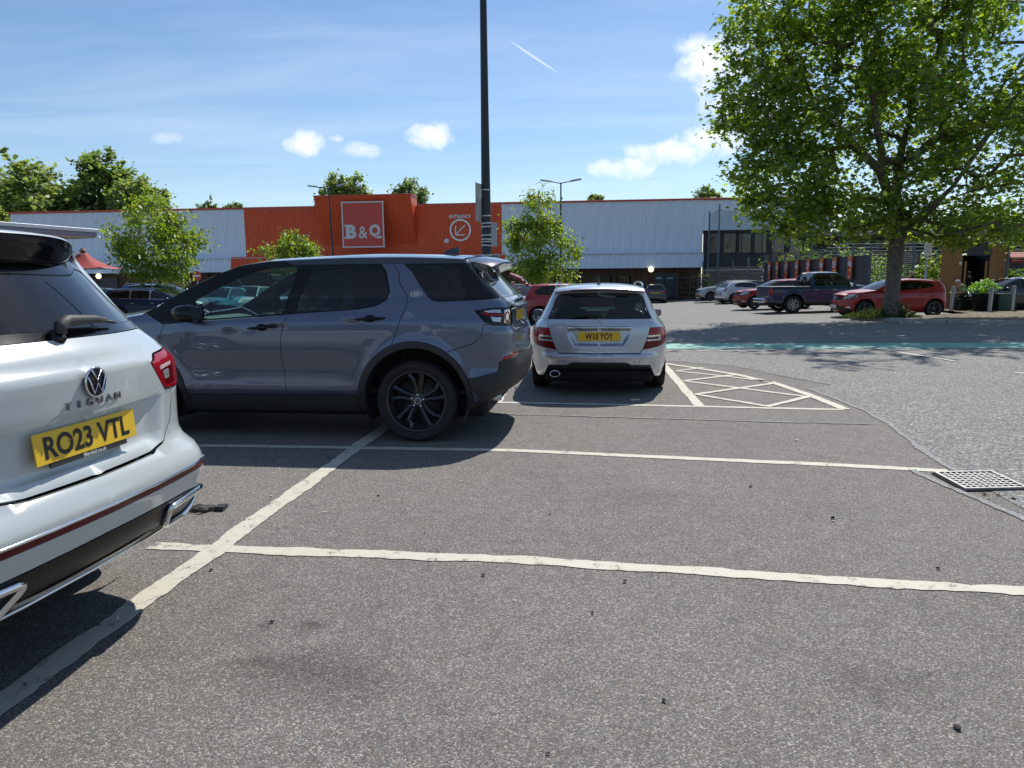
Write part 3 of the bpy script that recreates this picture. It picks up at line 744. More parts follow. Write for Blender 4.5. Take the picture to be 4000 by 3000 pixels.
def discovery():
    car = empty('parked_car', (-1.53917, 7.17439, 0), R(178.5))
    tag(car, 'grey SUV with black roof, black alloy wheels and tinted rear windows, parked side on', 'car')
    PM = paint('grey_metallic_paint', (.105, .125, .185), .6, .30, .25, .25)
    zcr = pchip([(-.6, 1.19), (0, 1.165), (.25, 1.143), (.5, 1.118), (1.23, 1.075), (1.57, 1.042), (2.4, .958), (3.2, .9)])
    def detail(x, z):
        sc = sstep(x, .35, .8) * (1 - sstep(x, 2.1, 2.5))
        d = -.016 * gauss(z, .66, .13) * sc + .012 * gauss(z, .48, .05) * sc
        d += .007 * sstep(z, zcr(x) - .012, zcr(x) + .004) * (1 - sstep(z, zcr(x), zcr(x) + .12))
        for cx in (0., 2.741):
            rr_ = np.hypot(x - cx, z - .385); d += .022 * gauss(rr_, .50, .07) * sstep(z, .3, .5)
        return d
    def rdisp(y, z): return .0 * y + .045 * sstep(z, 1.035, 1.05) * (1 - sstep(z, 1.185, 1.2)) * (1 - sstep(y, .34, .40))
    B = Body(xr=[(.2, -.40), (.30, -.55), (.43, -.80), (.51, -.895), (.62, -.915), (.70, -.925), (.76, -.915), (.80, -.905), (.99, -.90), (1.02, -.885), (1.06, -.872), (1.17, -.868), (1.25, -.845), (1.30, -.80), (1.55, -.555), (1.66, -.47)],
             xf=[(.2, 3.40), (.3, 3.5), (.5, 3.59), (.7, 3.60), (.9, 3.56), (1.0, 3.48), (1.1, 3.3)],
             W=[(.2, .80), (.28, .865), (.40, .905), (.5, .925), (.7, .938), (.95, .945), (1.08, .938), (1.14, .922), (1.2, .893), (1.3, .86), (1.45, .79), (1.6, .71), (1.66, .655)],
             taper=[(-1, .95), (-.5, .982), (0, .996), (.7, 1), (2.2, 1), (2.8, .985), (3.2, .95), (3.6, .89)],
             X0=-.46, X1=2.98, S1r=.62, S1f=.5, bowr=.03, bowf=.12, detail=detail, rdisp=rdisp)
    roof = [(-.40, 1.645), (-.166, 1.660), (.3, 1.672), (.6, 1.672), (1.16, 1.66), (1.45, 1.648)]
    apil = [(1.45, 1.648), (1.70, 1.612), (1.92, 1.535), (2.22, 1.385), (2.456, 1.252), (2.62, 1.165)]
    bon = [(2.62, 1.165), (2.80, 1.135), (2.98, 1.112), (3.2, 1.065), (3.40, 1.0)]
    S, Rr, Fr = B.S, B.Rr, B.Fr
    out = [(0., .30)] + Rr([(.5, .30)]) + S([(-.35, .30), (.3, .27), (1.2, .265), (2.3, .25), (3.1, .25)]) + Fr([(.4, .25), (0, .25)]) + Fr([(0, .98)]) + S([(3.40, 1.0)]) + S(bon[::-1][1:-1]) + S(apil[::-1]) + S(roof[::-1][1:]) + Rr([(.5, 1.63), (0, 1.63)])
    GB = paint('gloss_black_roof_paint', (.010, .011, .015), 0., .2, 0., .0)
    arcR = lambda r, cz=.39, cx=.0: arc(cx, cz, r, -40, 220, 28)
    cl = []
    def C(name, poly, m, **kw): cl.append(dict(name=name, poly=poly, mat=m, **kw))
    for cx in (0., 2.741):
        C('arch', S(arc(cx, .39, .472, -35, 215, 30) + [(cx - .39, .05), (cx + .39, .05)]), None, void=True)
    for cx in (.012, 2.741):
        C('arch_trim', S(arc(cx, .39, .532, -25, 205, 30)), M_TRIM, off=.010, thick=.02, key='arch%.1f' % cx)
    # tail lamp: red loop and bar in a smoked housing
    lc = (Rr([(.72, 1.13)])[0][0], 1.128)
    ring = lambda r: [(lc[0] + r * math.cos(a), lc[1] + r * .95 * math.sin(a)) for a in np.linspace(0, 2 * math.pi, 21)[:-1]]
    C('lamp_lens', ring(.036), M_LAMPCLR, off=.002, gap=.0, thick=0, key='l1'); C('lamp_ring', ring(.055), M_LAMPRED, off=.004, gap=0, thick=.004)
    C('lamp_bar', S([(-.60, 1.176), (-.66, 1.163)]) + [(lc[0] - .04, 1.150), (lc[0] - .04, 1.134)] + S([(-.66, 1.143), (-.61, 1.158)]), M_LAMPRED, off=.004, gap=0, thick=.004)
    C('lamp_lens', S([(-.62, 1.186), (-.70, 1.195), (-.76, 1.195), (-.77, 1.165), (-.655, 1.170)]), M_LAMPCLR, off=.002, gap=0, thick=0, key='l2'); C('lamp_lens', S([(-.68, 1.135), (-.77, 1.125), (-.76, 1.085), (-.70, 1.095)]), M_LAMPCLR, off=.002, gap=0, thick=0, key='l4')
    C('lamp_lens', [(lc[0] + .06, 1.075), (lc[0] + .06, 1.19), (lc[0] - .02, 1.192), (lc[0] - .07, 1.188), (lc[0] - .06, 1.16), (lc[0] - .06, 1.08)], M_LAMPCLR, off=.0015, gap=0, thick=0, key='l3')
    C('tail_lamp', rnd(S([(-.541, 1.190), (-.68, 1.206)]) + Rr([(.60, 1.212), (.60, 1.052)]) + S([(-.72, 1.058), (-.637, 1.088)]), .015), M_GLOSSBLK, off=.001)
    # glazing
    C('front_door_glass', rnd(S([(2.10, 1.112), (2.095, 1.295), (1.759, 1.474), (1.549, 1.554), (1.384, 1.588), (1.155, 1.596), (1.231, 1.172)]), .02), G_CLEAR, off=-.004, thick=0, gap=.0)
    C('rear_door_glass', rnd(S([(1.109, 1.182), (1.012, 1.602), (.372, 1.600), (.255, 1.36), (.275, 1.298), (.356, 1.25), (.529, 1.216)]), .02), G_PRIV, off=-.004, thick=0, gap=0)
    C('quarter_glass', rnd(S([(.131, 1.600), (-.043, 1.408), (-.115, 1.321), (-.164, 1.288), (-.242, 1.281), (-.46, 1.288), (-.40, 1.50), (-.36, 1.60)]), .02), G_PRIV, off=-.003, thick=0, gap=0)
    C('rear_glass', rnd(Rr([(0, 1.315), (.66, 1.318), (.585, 1.535), (0, 1.575)]), .02), G_PRIV, off=-.004, thick=0, gap=0)
    C('window_frame', S([(2.62, 1.19), (2.41, 1.072), (2.3, 1.082), (2.078, 1.100), (1.315, 1.152), (1.20, 1.162), (1.109, 1.170), (.529, 1.205), (.35, 1.235), (.262, 1.288), (.238, 1.36), (.352, 1.612), (1.2, 1.612), (1.5, 1.75), (2.7, 1.3)]), M_GLOSSBLK, thick=.004, gap=.001)
    C('roof_side', S([(.9, 1.610), (-.5, 1.610), (-.5, 1.8), (1.6, 1.8), (1.6, 1.610)]), GB, thick=.004, gap=.0)
    C('rear_pillar', S([(.145, 1.612), (-.05, 1.402), (-.12, 1.312), (-.17, 1.278), (-.242, 1.271), (-.52, 1.281)]) + Rr([(.70, 1.30), (.60, 1.65)]) + S([(-.30, 1.66)]), M_GLOSSBLK, thick=.004, gap=.001)
    # lower cladding, bumper, reflector
    C('reflector', rnd(S([(-.775, .738), (-.79, .772)]) + Rr([(.60, .815), (.58, .79)]), .008), M_LAMPRED, off=.002, gap=.0)
    C('bumper_cladding', S([(-.40, .1), (-.40, .570), (-.62, .612), (-.735, .640), (-.755, .732)]) + Rr([(.56, .79), (0, .77), (0, .1)]), M_TRIM, off=.004)
    C('sill_cladding', S([(.40, .1), (.40, .432), (1.2, .428), (2.4, .42), (2.4, .1)]), M_TRIM, off=.006)
    C('nose_cladding', S([(3.05, .1), (3.05, .5), (3.3, .56)]) + Fr([(0, .56), (0, .1)]), M_TRIM)
    C('headlamp', S([(3.05, .96), (3.02, .86), (3.3, .80)]) + Fr([(.42, .80), (.42, .92)]), M_HEAD)
    C('grille', Fr([(0, .93), (.40, .93), (.36, .76), (0, .76)]), M_GLOSSBLK)
    C('front_door', S([(1.19, 1.63), (1.155, 1.181), (1.219, 1.068), (1.245, .953), (1.255, .789), (1.236, .635), (1.23, .48), (1.214, .40), (1.2, .2), (2.40, .2), (2.42, .6), (2.435, .80), (2.445, .912), (2.429, .977), (2.393, 1.068), (2.30, 1.3), (1.6, 1.75)]), PM)
    C('rear_door', S([(1.19, 1.63), (1.155, 1.181), (1.219, 1.068), (1.245, .953), (1.255, .789), (1.236, .635), (1.23, .48), (1.214, .40), (1.2, .2), (.45, .2), (.40, .70), (.199, .894), (.128, 1.093), (.069, 1.253), (.076, 1.325), (.155, 1.436), (.249, 1.63)]), PM)
    C('tailgate', Rr([(0, 1.015), (.60, 1.015), (.615, 1.05), (.615, 1.23), (.69, 1.30), (0, 1.31)]), PM)
    C('rear_bumper', S([(-.25, .78), (-.297, .827), (-.522, .896), (-.606, .971), (-.625, 1.068)]) + Rr([(.60, 1.04), (0, 1.015), (0, .2)]) + S([(-.3, .2)]), PM)
    C('front_bumper', S([(2.9, .2), (2.9, .70), (3.05, .85), (3.2, .9)]) + Fr([(0, .9), (0, .2)]), PM)
    C('front_wing', S([(2.2, .2), (2.2, 1.2), (2.62, 1.2), (3.45, 1.1), (3.5, .2)]) + Fr([(0, 1.0), (0, .9)]), PM)
    C('quarter_panel', out, PM)
    parts = panelize(car, B, cl, .05)
    roof_set(car, B, roof, apil, bon, GB, G_CLEAR, PM, .052, .10, .06)
    # windscreen wiper cowl and black A-pillar edge come with the frame; spoiler over the rear glass
    sec = [(-.34, 1.700), (-.45, 1.694), (-.60, 1.676), (-.735, 1.646), (-.760, 1.632), (-.752, 1.618), (-.70, 1.604), (-.62, 1.575), (-.57, 1.560)]
    V, Fc = [], []; ys = np.linspace(-1, 1, 25)
    for x, z in sec:
        for u in ys: V.append((x + .10 * abs(u) ** 2.5, u * (.655 - .06 * (-.34 - x) / .4), z - .055 * abs(u) ** 3))
    for i in range(len(sec) - 1):
        for k in range(24): Fc.append((i * 25 + k, i * 25 + k + 1, (i + 1) * 25 + k + 1, (i + 1) * 25 + k))
    sp = mesh('rear_spoiler', V, Fc, GB, car); auto_smooth(sp, 50)
    # shark-fin aerial
    fin = [(-.06, 0), (-.10, .035), (-.16, .062), (-.228, .072), (-.236, .0)]
    MB().prism(fin, lambda x, z: (x, .018 - z * .2, 1.712 + z), lambda x, z: (x, -.018 + z * .2, 1.712 + z)).build('roof_aerial', GB, car)
    # chrome strip over the plate, lettering, plate
    st = MB()
    pts = [B.at(*Rr([(y, 1.212)])[0], .012)[0] for y in np.linspace(0, .60, 9)]
    V = []
    st.tube([(p[0], -p[1], p[2]) for p in pts[::-1]] + [tuple(p) for p in pts[1:]], .014, 8)
    st.build('tailgate_strip', M_GLOSSBLK, car, True)
    MB().box((-.832, 0, 1.118), (.012, .52, .111), bev=.003).build('number_plate', M_PLATEY, car)
    for i, ch in enumerate('LAND ROVER'):
        if ch == ' ': continue
        y = .30 - .60 * i / 9; p = B.at(*Rr([(abs(y), 1.262)])[0], .004)[0]
        Vt, Ft = fit_text(ch, .042, .034, .006, bold=.02)
        mesh('badge_letter', Vt, Ft, M_GLOSSBLK, car, loc=(p[0], y, p[2]), rot=(Matrix.Rotation(-math.pi / 2, 4, 'Z') @ Matrix.Rotation(math.pi / 2 - R(18), 4, 'X')).to_euler())
    # oval badge on the C pillar
    for sg in (1, -1):
        s0 = B.sx(-.008, 1.336); ov = []
        for rx, off_, m_, nm in ((.052, .003, M_CHROME, 'oval_badge'), (.044, .005, mat('badge_green', (.01, .05, .03), .2, coat=1.), 'badge_face')):
            ringp = [B.at(s0 + rx * math.cos(a), 1.336 + rx * .52 * math.sin(a), off_)[0] * [1, sg, 1] for a in np.linspace(0, 2 * math.pi, 21)[:-1]]
            mesh(nm, ringp, [tuple(range(20)) if sg == -1 else tuple(reversed(range(20)))], m_, car)
        for dz in (.008, -.008):
            rp = [B.at(s0 + a, 1.336 + dz + b, .0065)[0] * [1, sg, 1] for a, b in ((-.028, -.004), (.028, -.004), (.028, .004), (-.028, .004))]
            mesh('badge_mark', rp, [(0, 1, 2, 3) if sg == -1 else (3, 2, 1, 0)], M_CHROME, car)
    surf = lambda x, z: (B.at(B.sx(x, z), z)[0], None)
    handle(car, dict(surf=surf, slope=-.07), 1.42, 1.045, .29, M_GLOSSBLK, parts['front_door'])
    handle(car, dict(surf=surf, slope=-.04), .40, 1.123, .28, M_GLOSSBLK, parts['rear_door'])
    # thin side crease trim is part of the pressing; exhaust, tow cover
    for sg in (1, -1):
        MB().lathe([(.001, -.02), (.03, -.02), (.033, .02), (.043, .02), (.046, -.1)], 16, Matrix.Rotation(R(-90), 3, 'Y') @ Matrix.Scale(1.5, 3, (0, 1, 0)), (-.70, sg * .55, .375)).build('exhaust_tip', M_SILVERRIM, car, True)
    for cx in (0., 2.741):
        for sg in (1, -1): arch_liner(car, cx, .475, .39, sg * .60, sg * .925)
    underbody(car, -.62, 3.35, .72, .20, .42)
    mirror_pair(car, 1.995, .90, 1.092, M_GLOSSBLK, .24, .17, .24)
    wheel_set(car, dict(R=.372, tw=.245, rim=.278, spokes=5, phase=.3, nuts=True, rimmat=M_BLACKRIM, track=.932, wb=2.741, wn=64, face=.62, dish=.028, hub=.085,
                        spoke=[[(.24, -20, .024), (.45, -13, .021), (.72, -15, .022), (1.02, -24, .030)], [(.24, 14, .024), (.45, 9, .021), (.72, 8, .022), (1.02, 6, .030)]]))
    # cabin
    d = MB(); d.prism([(1.98, .55), (1.95, .98), (2.05, 1.05), (2.55, 1.10), (2.62, .55)], lambda x, z: (x, .72, z), lambda x, z: (x, -.72, z)); d.build('dashboard', M_INTG, car)
    MB().box((1.99, -.38, 1.07), (.16, .34, .10), bev=.04).build('instrument_hood', M_INT, car)
    steering(car, 1.80, -.38, .98)
    for x in (1.15, .25):
        for y in (.38, -.38): seat(car, x + .2, y, z=.52)
    MB().box((.9, 0, .44), (3.0, 1.5, .05)).build('cabin_floor', M_INT, car)
    MB().box((1.72, 0, 1.50), (.03, .24, .07), bev=.012).build('rear_view_mirror', M_INT, car)
    return car, B
DISC, DISC_B = discovery()
# ------------------------------------------------------------------ silver estate seen from behind
def strip(B, pts, off, r, name, m, parent, n=8, flat=None):
    """tube following rear-face (y, z) points from centre outwards, mirrored"""
    P = [B.at(*B.Rr([p])[0], off)[0] for p in pts]
    full = [(p[0], -p[1], p[2]) for p in P[::-1]] + [tuple(p) for p in (P[1:] if pts[0][0] == 0 else P)]
    return MB().tube(full, r, n).build(name, m, parent, True)
def mercedes():
    car = empty('parked_car', (.105, 9.854, 0), R(90.2))
    tag(car, 'silver estate car with roof rails facing away, between the grey SUV and the hatched triangle', 'car')
    PM = paint('silver_metallic_paint', (.50, .53, .57), .6, .30, .2, .15)
    def detail(x, z):
        d = .010 * gauss(z, .72, .03) * sstep(x, -.4, .2)
        for cx in (0., 2.76):
            rr_ = np.hypot(x - cx, z - .33); d += .016 * gauss(rr_, .40, .06) * sstep(z, .2, .4)
        return d
    def rdisp(y, z):
        w_ = .315 + (z - .64) * .32
        return .035 * sstep(z, .635, .66) * (1 - sstep(z, .848, .856)) * (1 - sstep(y, w_ - .03, w_ + .01)) - .012 * gauss(z, .50, .045) * (1 - .4 * sstep(y, .5, .7))
    B = Body(xr=[(.2, -.90), (.30, -.975), (.40, -1.01), (.5, -1.02), (.535, -1.015), (.548, -.985), (.62, -.985), (.75, -.98), (.86, -.968), (.94, -.945), (.97, -.925), (1.28, -.70), (1.36, -.63)],
             xf=[(.2, 3.42), (.4, 3.54), (.6, 3.56), (.75, 3.5), (.85, 3.38), (.95, 3.1)],
             W=[(.2, .81), (.3, .845), (.45, .872), (.6, .885), (.75, .888), (.83, .872), (.9, .84), (.96, .79), (1.0, .768), (1.28, .615), (1.34, .575)],
             taper=[(-1.1, .95), (-.5, .975), (0, .995), (.6, 1), (2.2, 1), (2.8, .98), (3.2, .94), (3.6, .87)],
             X0=-.42, X1=2.9, S1r=.56, S1f=.5, bowr=.07, bowf=.14, detail=detail, rdisp=rdisp)
    roof = [(-.62, 1.315), (-.3, 1.345), (.3, 1.36), (.8, 1.36), (1.25, 1.345)]
    apil = [(1.25, 1.345), (1.5, 1.29), (1.8, 1.17), (2.1, 1.04), (2.32, .945)]
    bon = [(2.32, .945), (2.6, .91), (2.9, .87), (3.2, .80), (3.35, .75)]
    S, Rr, Fr = B.S, B.Rr, B.Fr
    out = [(0., .40)] + Rr([(.34, .40), (.41, .37), (.62, .365), (.665, .30), (.70, .245)]) + S([(-.55, .235), (0, .21), (1.5, .20), (2.9, .22)]) + Fr([(.4, .2), (0, .2), (0, .74)]) + S(bon[::-1][:-1]) + S(apil[::-1]) + S(roof[::-1][1:]) + Rr([(.4, 1.325), (0, 1.335)])
    cl = []
    def C(name, poly, m, **kw): cl.append(dict(name=name, poly=poly, mat=m, **kw))
    for cx in (0., 2.76): C('arch', S(arc(cx, .335, .372, -40, 220, 26) + [(cx - .28, .02), (cx + .28, .02)]), None, void=True)
    # tail lamp
    C('lamp_reverse', rnd(Rr([(.59, .742), (.735, .746), (.74, .718), (.582, .714)]), .006), M_LAMPDK, off=.003, gap=0, thick=0, key='a')
    C('lamp_leds', rnd(Rr([(.596, .765), (.755, .77)]) + Rr([(.765, .70), (.573, .692)]), .01), M_LAMPCLR, off=.002, gap=.0, thick=.003, key='b')
    C('lamp_lower', Rr([(.578, .69), (.79, .70), (.775, .645), (.57, .60), (.54, .598)]), M_LAMPDK, off=.001, gap=0, thick=.004, key='c')
    C('tail_lamp', rnd(Rr([(.622, .858)]) + Rr([(.535, .596), (.66, .615), (.77, .64)]) + S([(-.62, .67), (-.58, .72), (-.66, .84), (-.72, .86)]), .02), M_LAMPRED, off=.001)
    C('rear_glass', rnd(Rr([(0, .970), (.652, .968), (.50, 1.274), (0, 1.284)]), .025), G_DARK, off=-.004, thick=.01, gap=.002)
    belt = [(2.2, .95), (1.2, .955), (.2, .965), (-.55, .985)]
    dlo = [(2.12, .965), (1.78, 1.13), (1.5, 1.25), (1.22, 1.305), (.6, 1.318), (-.1, 1.310), (-.45, 1.28), (-.58, 1.10), (-.55, .995), (.2, .975), (1.2, .965)]
    for nm, lo_, hi_ in (('front_door_glass', 1.05, 9), ('rear_door_glass', .02, 1.0), ('quarter_glass', -9, -.03)):
        q = clip(clip(dlo, 1, .12, lo_ + .12), -1, -.12, -hi_ - .12)
        C(nm, rnd(S(q), .02), G_TINT, off=-.003, thick=0, gap=0)
    C('window_frame', S([(x, z + (.018 if z > 1.05 else -.014)) for x, z in dlo]), M_GLOSSBLK, thick=.004, gap=.001)
    C('rear_pillar', [(0, 1.288)] + Rr([(.50, 1.280), (.60, 1.12), (.662, .962), (.70, .962), (.60, 1.3), (0, 1.40)]), PM, gap=.002, key='rp')
    C('diffuser', Rr([(0, .436), (.335, .436), (.40, .403), (.628, .40), (.675, .30), (.67, .1), (0, .1)]), M_TRIM, off=-.012)
    C('sensor_cover', rnd(Rr([(.435, .455), (.495, .455), (.495, .405), (.435, .405)]), .004), PM, off=0., sides=2, gap=.0015)
    C('tailgate', Rr([(0, .550), (.50, .550), (.535, .60), (.622, .86), (.645, .94), (.66, .97), (.66, .975), (0, .975)]), PM, gap=.0035)
    C('rear_bumper', Rr([(0, .1), (0, .546), (.50, .546), (.535, .594), (.76, .632)]) + S([(-.62, .655), (-.36, .60), (-.33, .1)]), PM)
    C('headlamp', S([(3.0, .80), (2.98, .70), (3.2, .62)]) + Fr([(.42, .62), (.45, .74)]), M_HEAD)
    C('grille', Fr([(0, .74), (.34, .74), (.28, .56), (0, .56)]), M_GLOSSBLK)
    C('front_door', S([(1.08, 1.34), (1.05, .9), (1.08, .5), (1.05, .1), (2.3, .1), (2.33, .6), (2.25, .95), (1.6, 1.34)]), PM)
    C('rear_door', S([(1.08, 1.34), (1.05, .9), (1.08, .5), (1.05, .1), (.42, .1), (.36, .55), (.12, .78), (.0, .95), (.02, 1.34)]), PM)
    C('front_wing', S([(2.0, .1), (2.0, 1.0), (3.4, .95), (3.5, .1)]) + Fr([(.03, .8), (.03, .1)]), PM)
    C('quarter_panel', out, PM)
    parts = panelize(car, B, cl, .045)
    roof_set(car, B, roof, apil, bon, PM, G_CLEAR, PM, .045, .10, .05)
    # spoiler lip, roof rails, aerial
    sec = [(-.52, 1.372), (-.64, 1.362), (-.735, 1.340), (-.748, 1.328), (-.735, 1.316), (-.69, 1.312), (-.66, 1.314)]
    V, Fc = [], []; ys = np.linspace(-1, 1, 21)
    for x, z in sec:
        for u in ys: V.append((x + .10 * abs(u) ** 3, u * .565, z - .03 * abs(u) ** 2.4))
    for i in range(len(sec) - 1):
        for k in range(20): Fc.append((i * 21 + k, i * 21 + k + 1, (i + 1) * 21 + k + 1, (i + 1) * 21 + k))
    auto_smooth(mesh('rear_spoiler', V, Fc, PM, car), 50)
    MB().tube([(-.7475 + .10 * abs(u) ** 3, u * .565, 1.3265 - .03 * abs(u) ** 2.4) for u in np.linspace(-.64, .64, 17)], .0085, 6).build('brake_light', M_LAMPDK, car, True)
    for sg in (1, -1):
        b = MB(); P_ = [(-.50, 1.350), (-.44, 1.380), (-.3, 1.398), (.3, 1.415), (.9, 1.412), (1.2, 1.39), (1.25, 1.35)]
        b.tube([(x, sg * (.545 + .01 * (x > -.45)), z) for x, z in P_], [.010, .012, .013, .013, .013, .013, .010], 8); b.build('roof_rail', M_CHROME, car, True)
    b = MB(); b.lathe([(.03, 0), (.026, .012), (.012, .02), (.004, .07), (.001, .071)], 10, None, (-.25, .0, 1.385)); b.build('roof_aerial', M_TRIM, car, True)
    # wiper: pivot in the middle, blade lying to the left
    w = MB(); pz = [B.at(*Rr([(abs(y), z)])[0], o)[0] for y, z, o in ((.03, 1.005, .03), (.12, 1.01, .035), (.22, 1.0, .03), (.36, .985, .018))]
    w.tube([(p[0], y, p[2]) for p, y in zip(pz, (-.03, .10, .22, .36))], [.024, .019, .013, .007], 8)
    w.build('rear_wiper', M_TRIM, car, True)
    # chrome bar, star, plate
    strip(B, [(0, .862), (.2, .862), (.39, .862)], .004, .011, 'chrome_bar', M_CHROME, parts['tailgate'][0])
    c = B.at(0, .909, .006)[0]; st = MB(); Mx = Matrix.Rotation(R(-90) , 3, 'Y')
    st.tube([(c[0], .043 * math.cos(a), c[2] + .043 * math.sin(a)) for a in np.linspace(0, 2 * math.pi, 25)], .004, 6, False)
    for k in range(3):
        a = R(90 + 120 * k); st.tube([c, (c[0], c[1] + .042 * math.cos(a), c[2] + .042 * math.sin(a))], [.006, .002], 6)
    st.build('star_emblem', M_CHROME, parts['tailgate'][0], True)
    px = float(B.P(np.array([0.]), np.array([.755]))[0][0])
    plate(car, 'W10 YOY', (px - .012, .0, .756), -math.pi / 2, R(3))
    MB().lathe([(.034, -.03), (.036, .02), (.041, .02), (.043, -.12)], 20, Matrix.Rotation(R(-90), 3, 'Y') @ Matrix.Scale(1.55, 3, (0, 1, 0)), (-.975, .545, .292)).build('exhaust_tip', M_CHROME, car, True); MB().lathe([(.001, -.02), (.034, -.02)], 20, Matrix.Rotation(R(-90), 3, 'Y') @ Matrix.Scale(1.55, 3, (0, 1, 0)), (-.975, .545, .292)).build('exhaust_bore', M_SHELL, car)
    for cx in (0., 2.76):
        for sg in (1, -1): arch_liner(car, cx, .375, .335, sg * .58, sg * .87)
    underbody(car, -.80, 3.3, .68, .17, .34)
    mirror_pair(car, 1.72, .86, .865, PM, .16, .12, .17, mat('mirror_silver', (.25, .27, .3), .05, metal=1.))
    surf = lambda x, z: (B.at(B.sx(x, z), z)[0], None)
    handle(car, dict(surf=surf), 1.28, .80, .2, PM, parts['front_door']); handle(car, dict(surf=surf), .35, .80, .2, PM, parts['rear_door'])
    wheel_set(car, dict(R=.316, tw=.245, rim=.225, spokes=5, track=.882, wb=2.76, wn=48, rimmat=M_SILVERRIM, spoke=[[(.2, -9, .02), (.6, -9, .018), (1.02, -12, .02)], [(.2, 9, .02), (.6, 9, .018), (1.02, 12, .02)]]))
    d = MB(); d.prism([(1.75, .45), (1.72, .80), (1.85, .88), (2.25, .9), (2.35, .45)], lambda x, z: (x, .68, z), lambda x, z: (x, -.68, z)); d.build('dashboard', M_INT, car)
    for y in (.36, -.36): seat(car, 1.15, y, z=.36); seat(car, .25, y, z=.38)
    MB().box((.7, 0, .36), (3.0, 1.4, .05)).build('cabin_floor', M_INT, car)
    MB().box((-.35, 0, .66), (.9, 1.1, .03)).build('load_cover', M_INT, car)
    return car
MERC = mercedes()
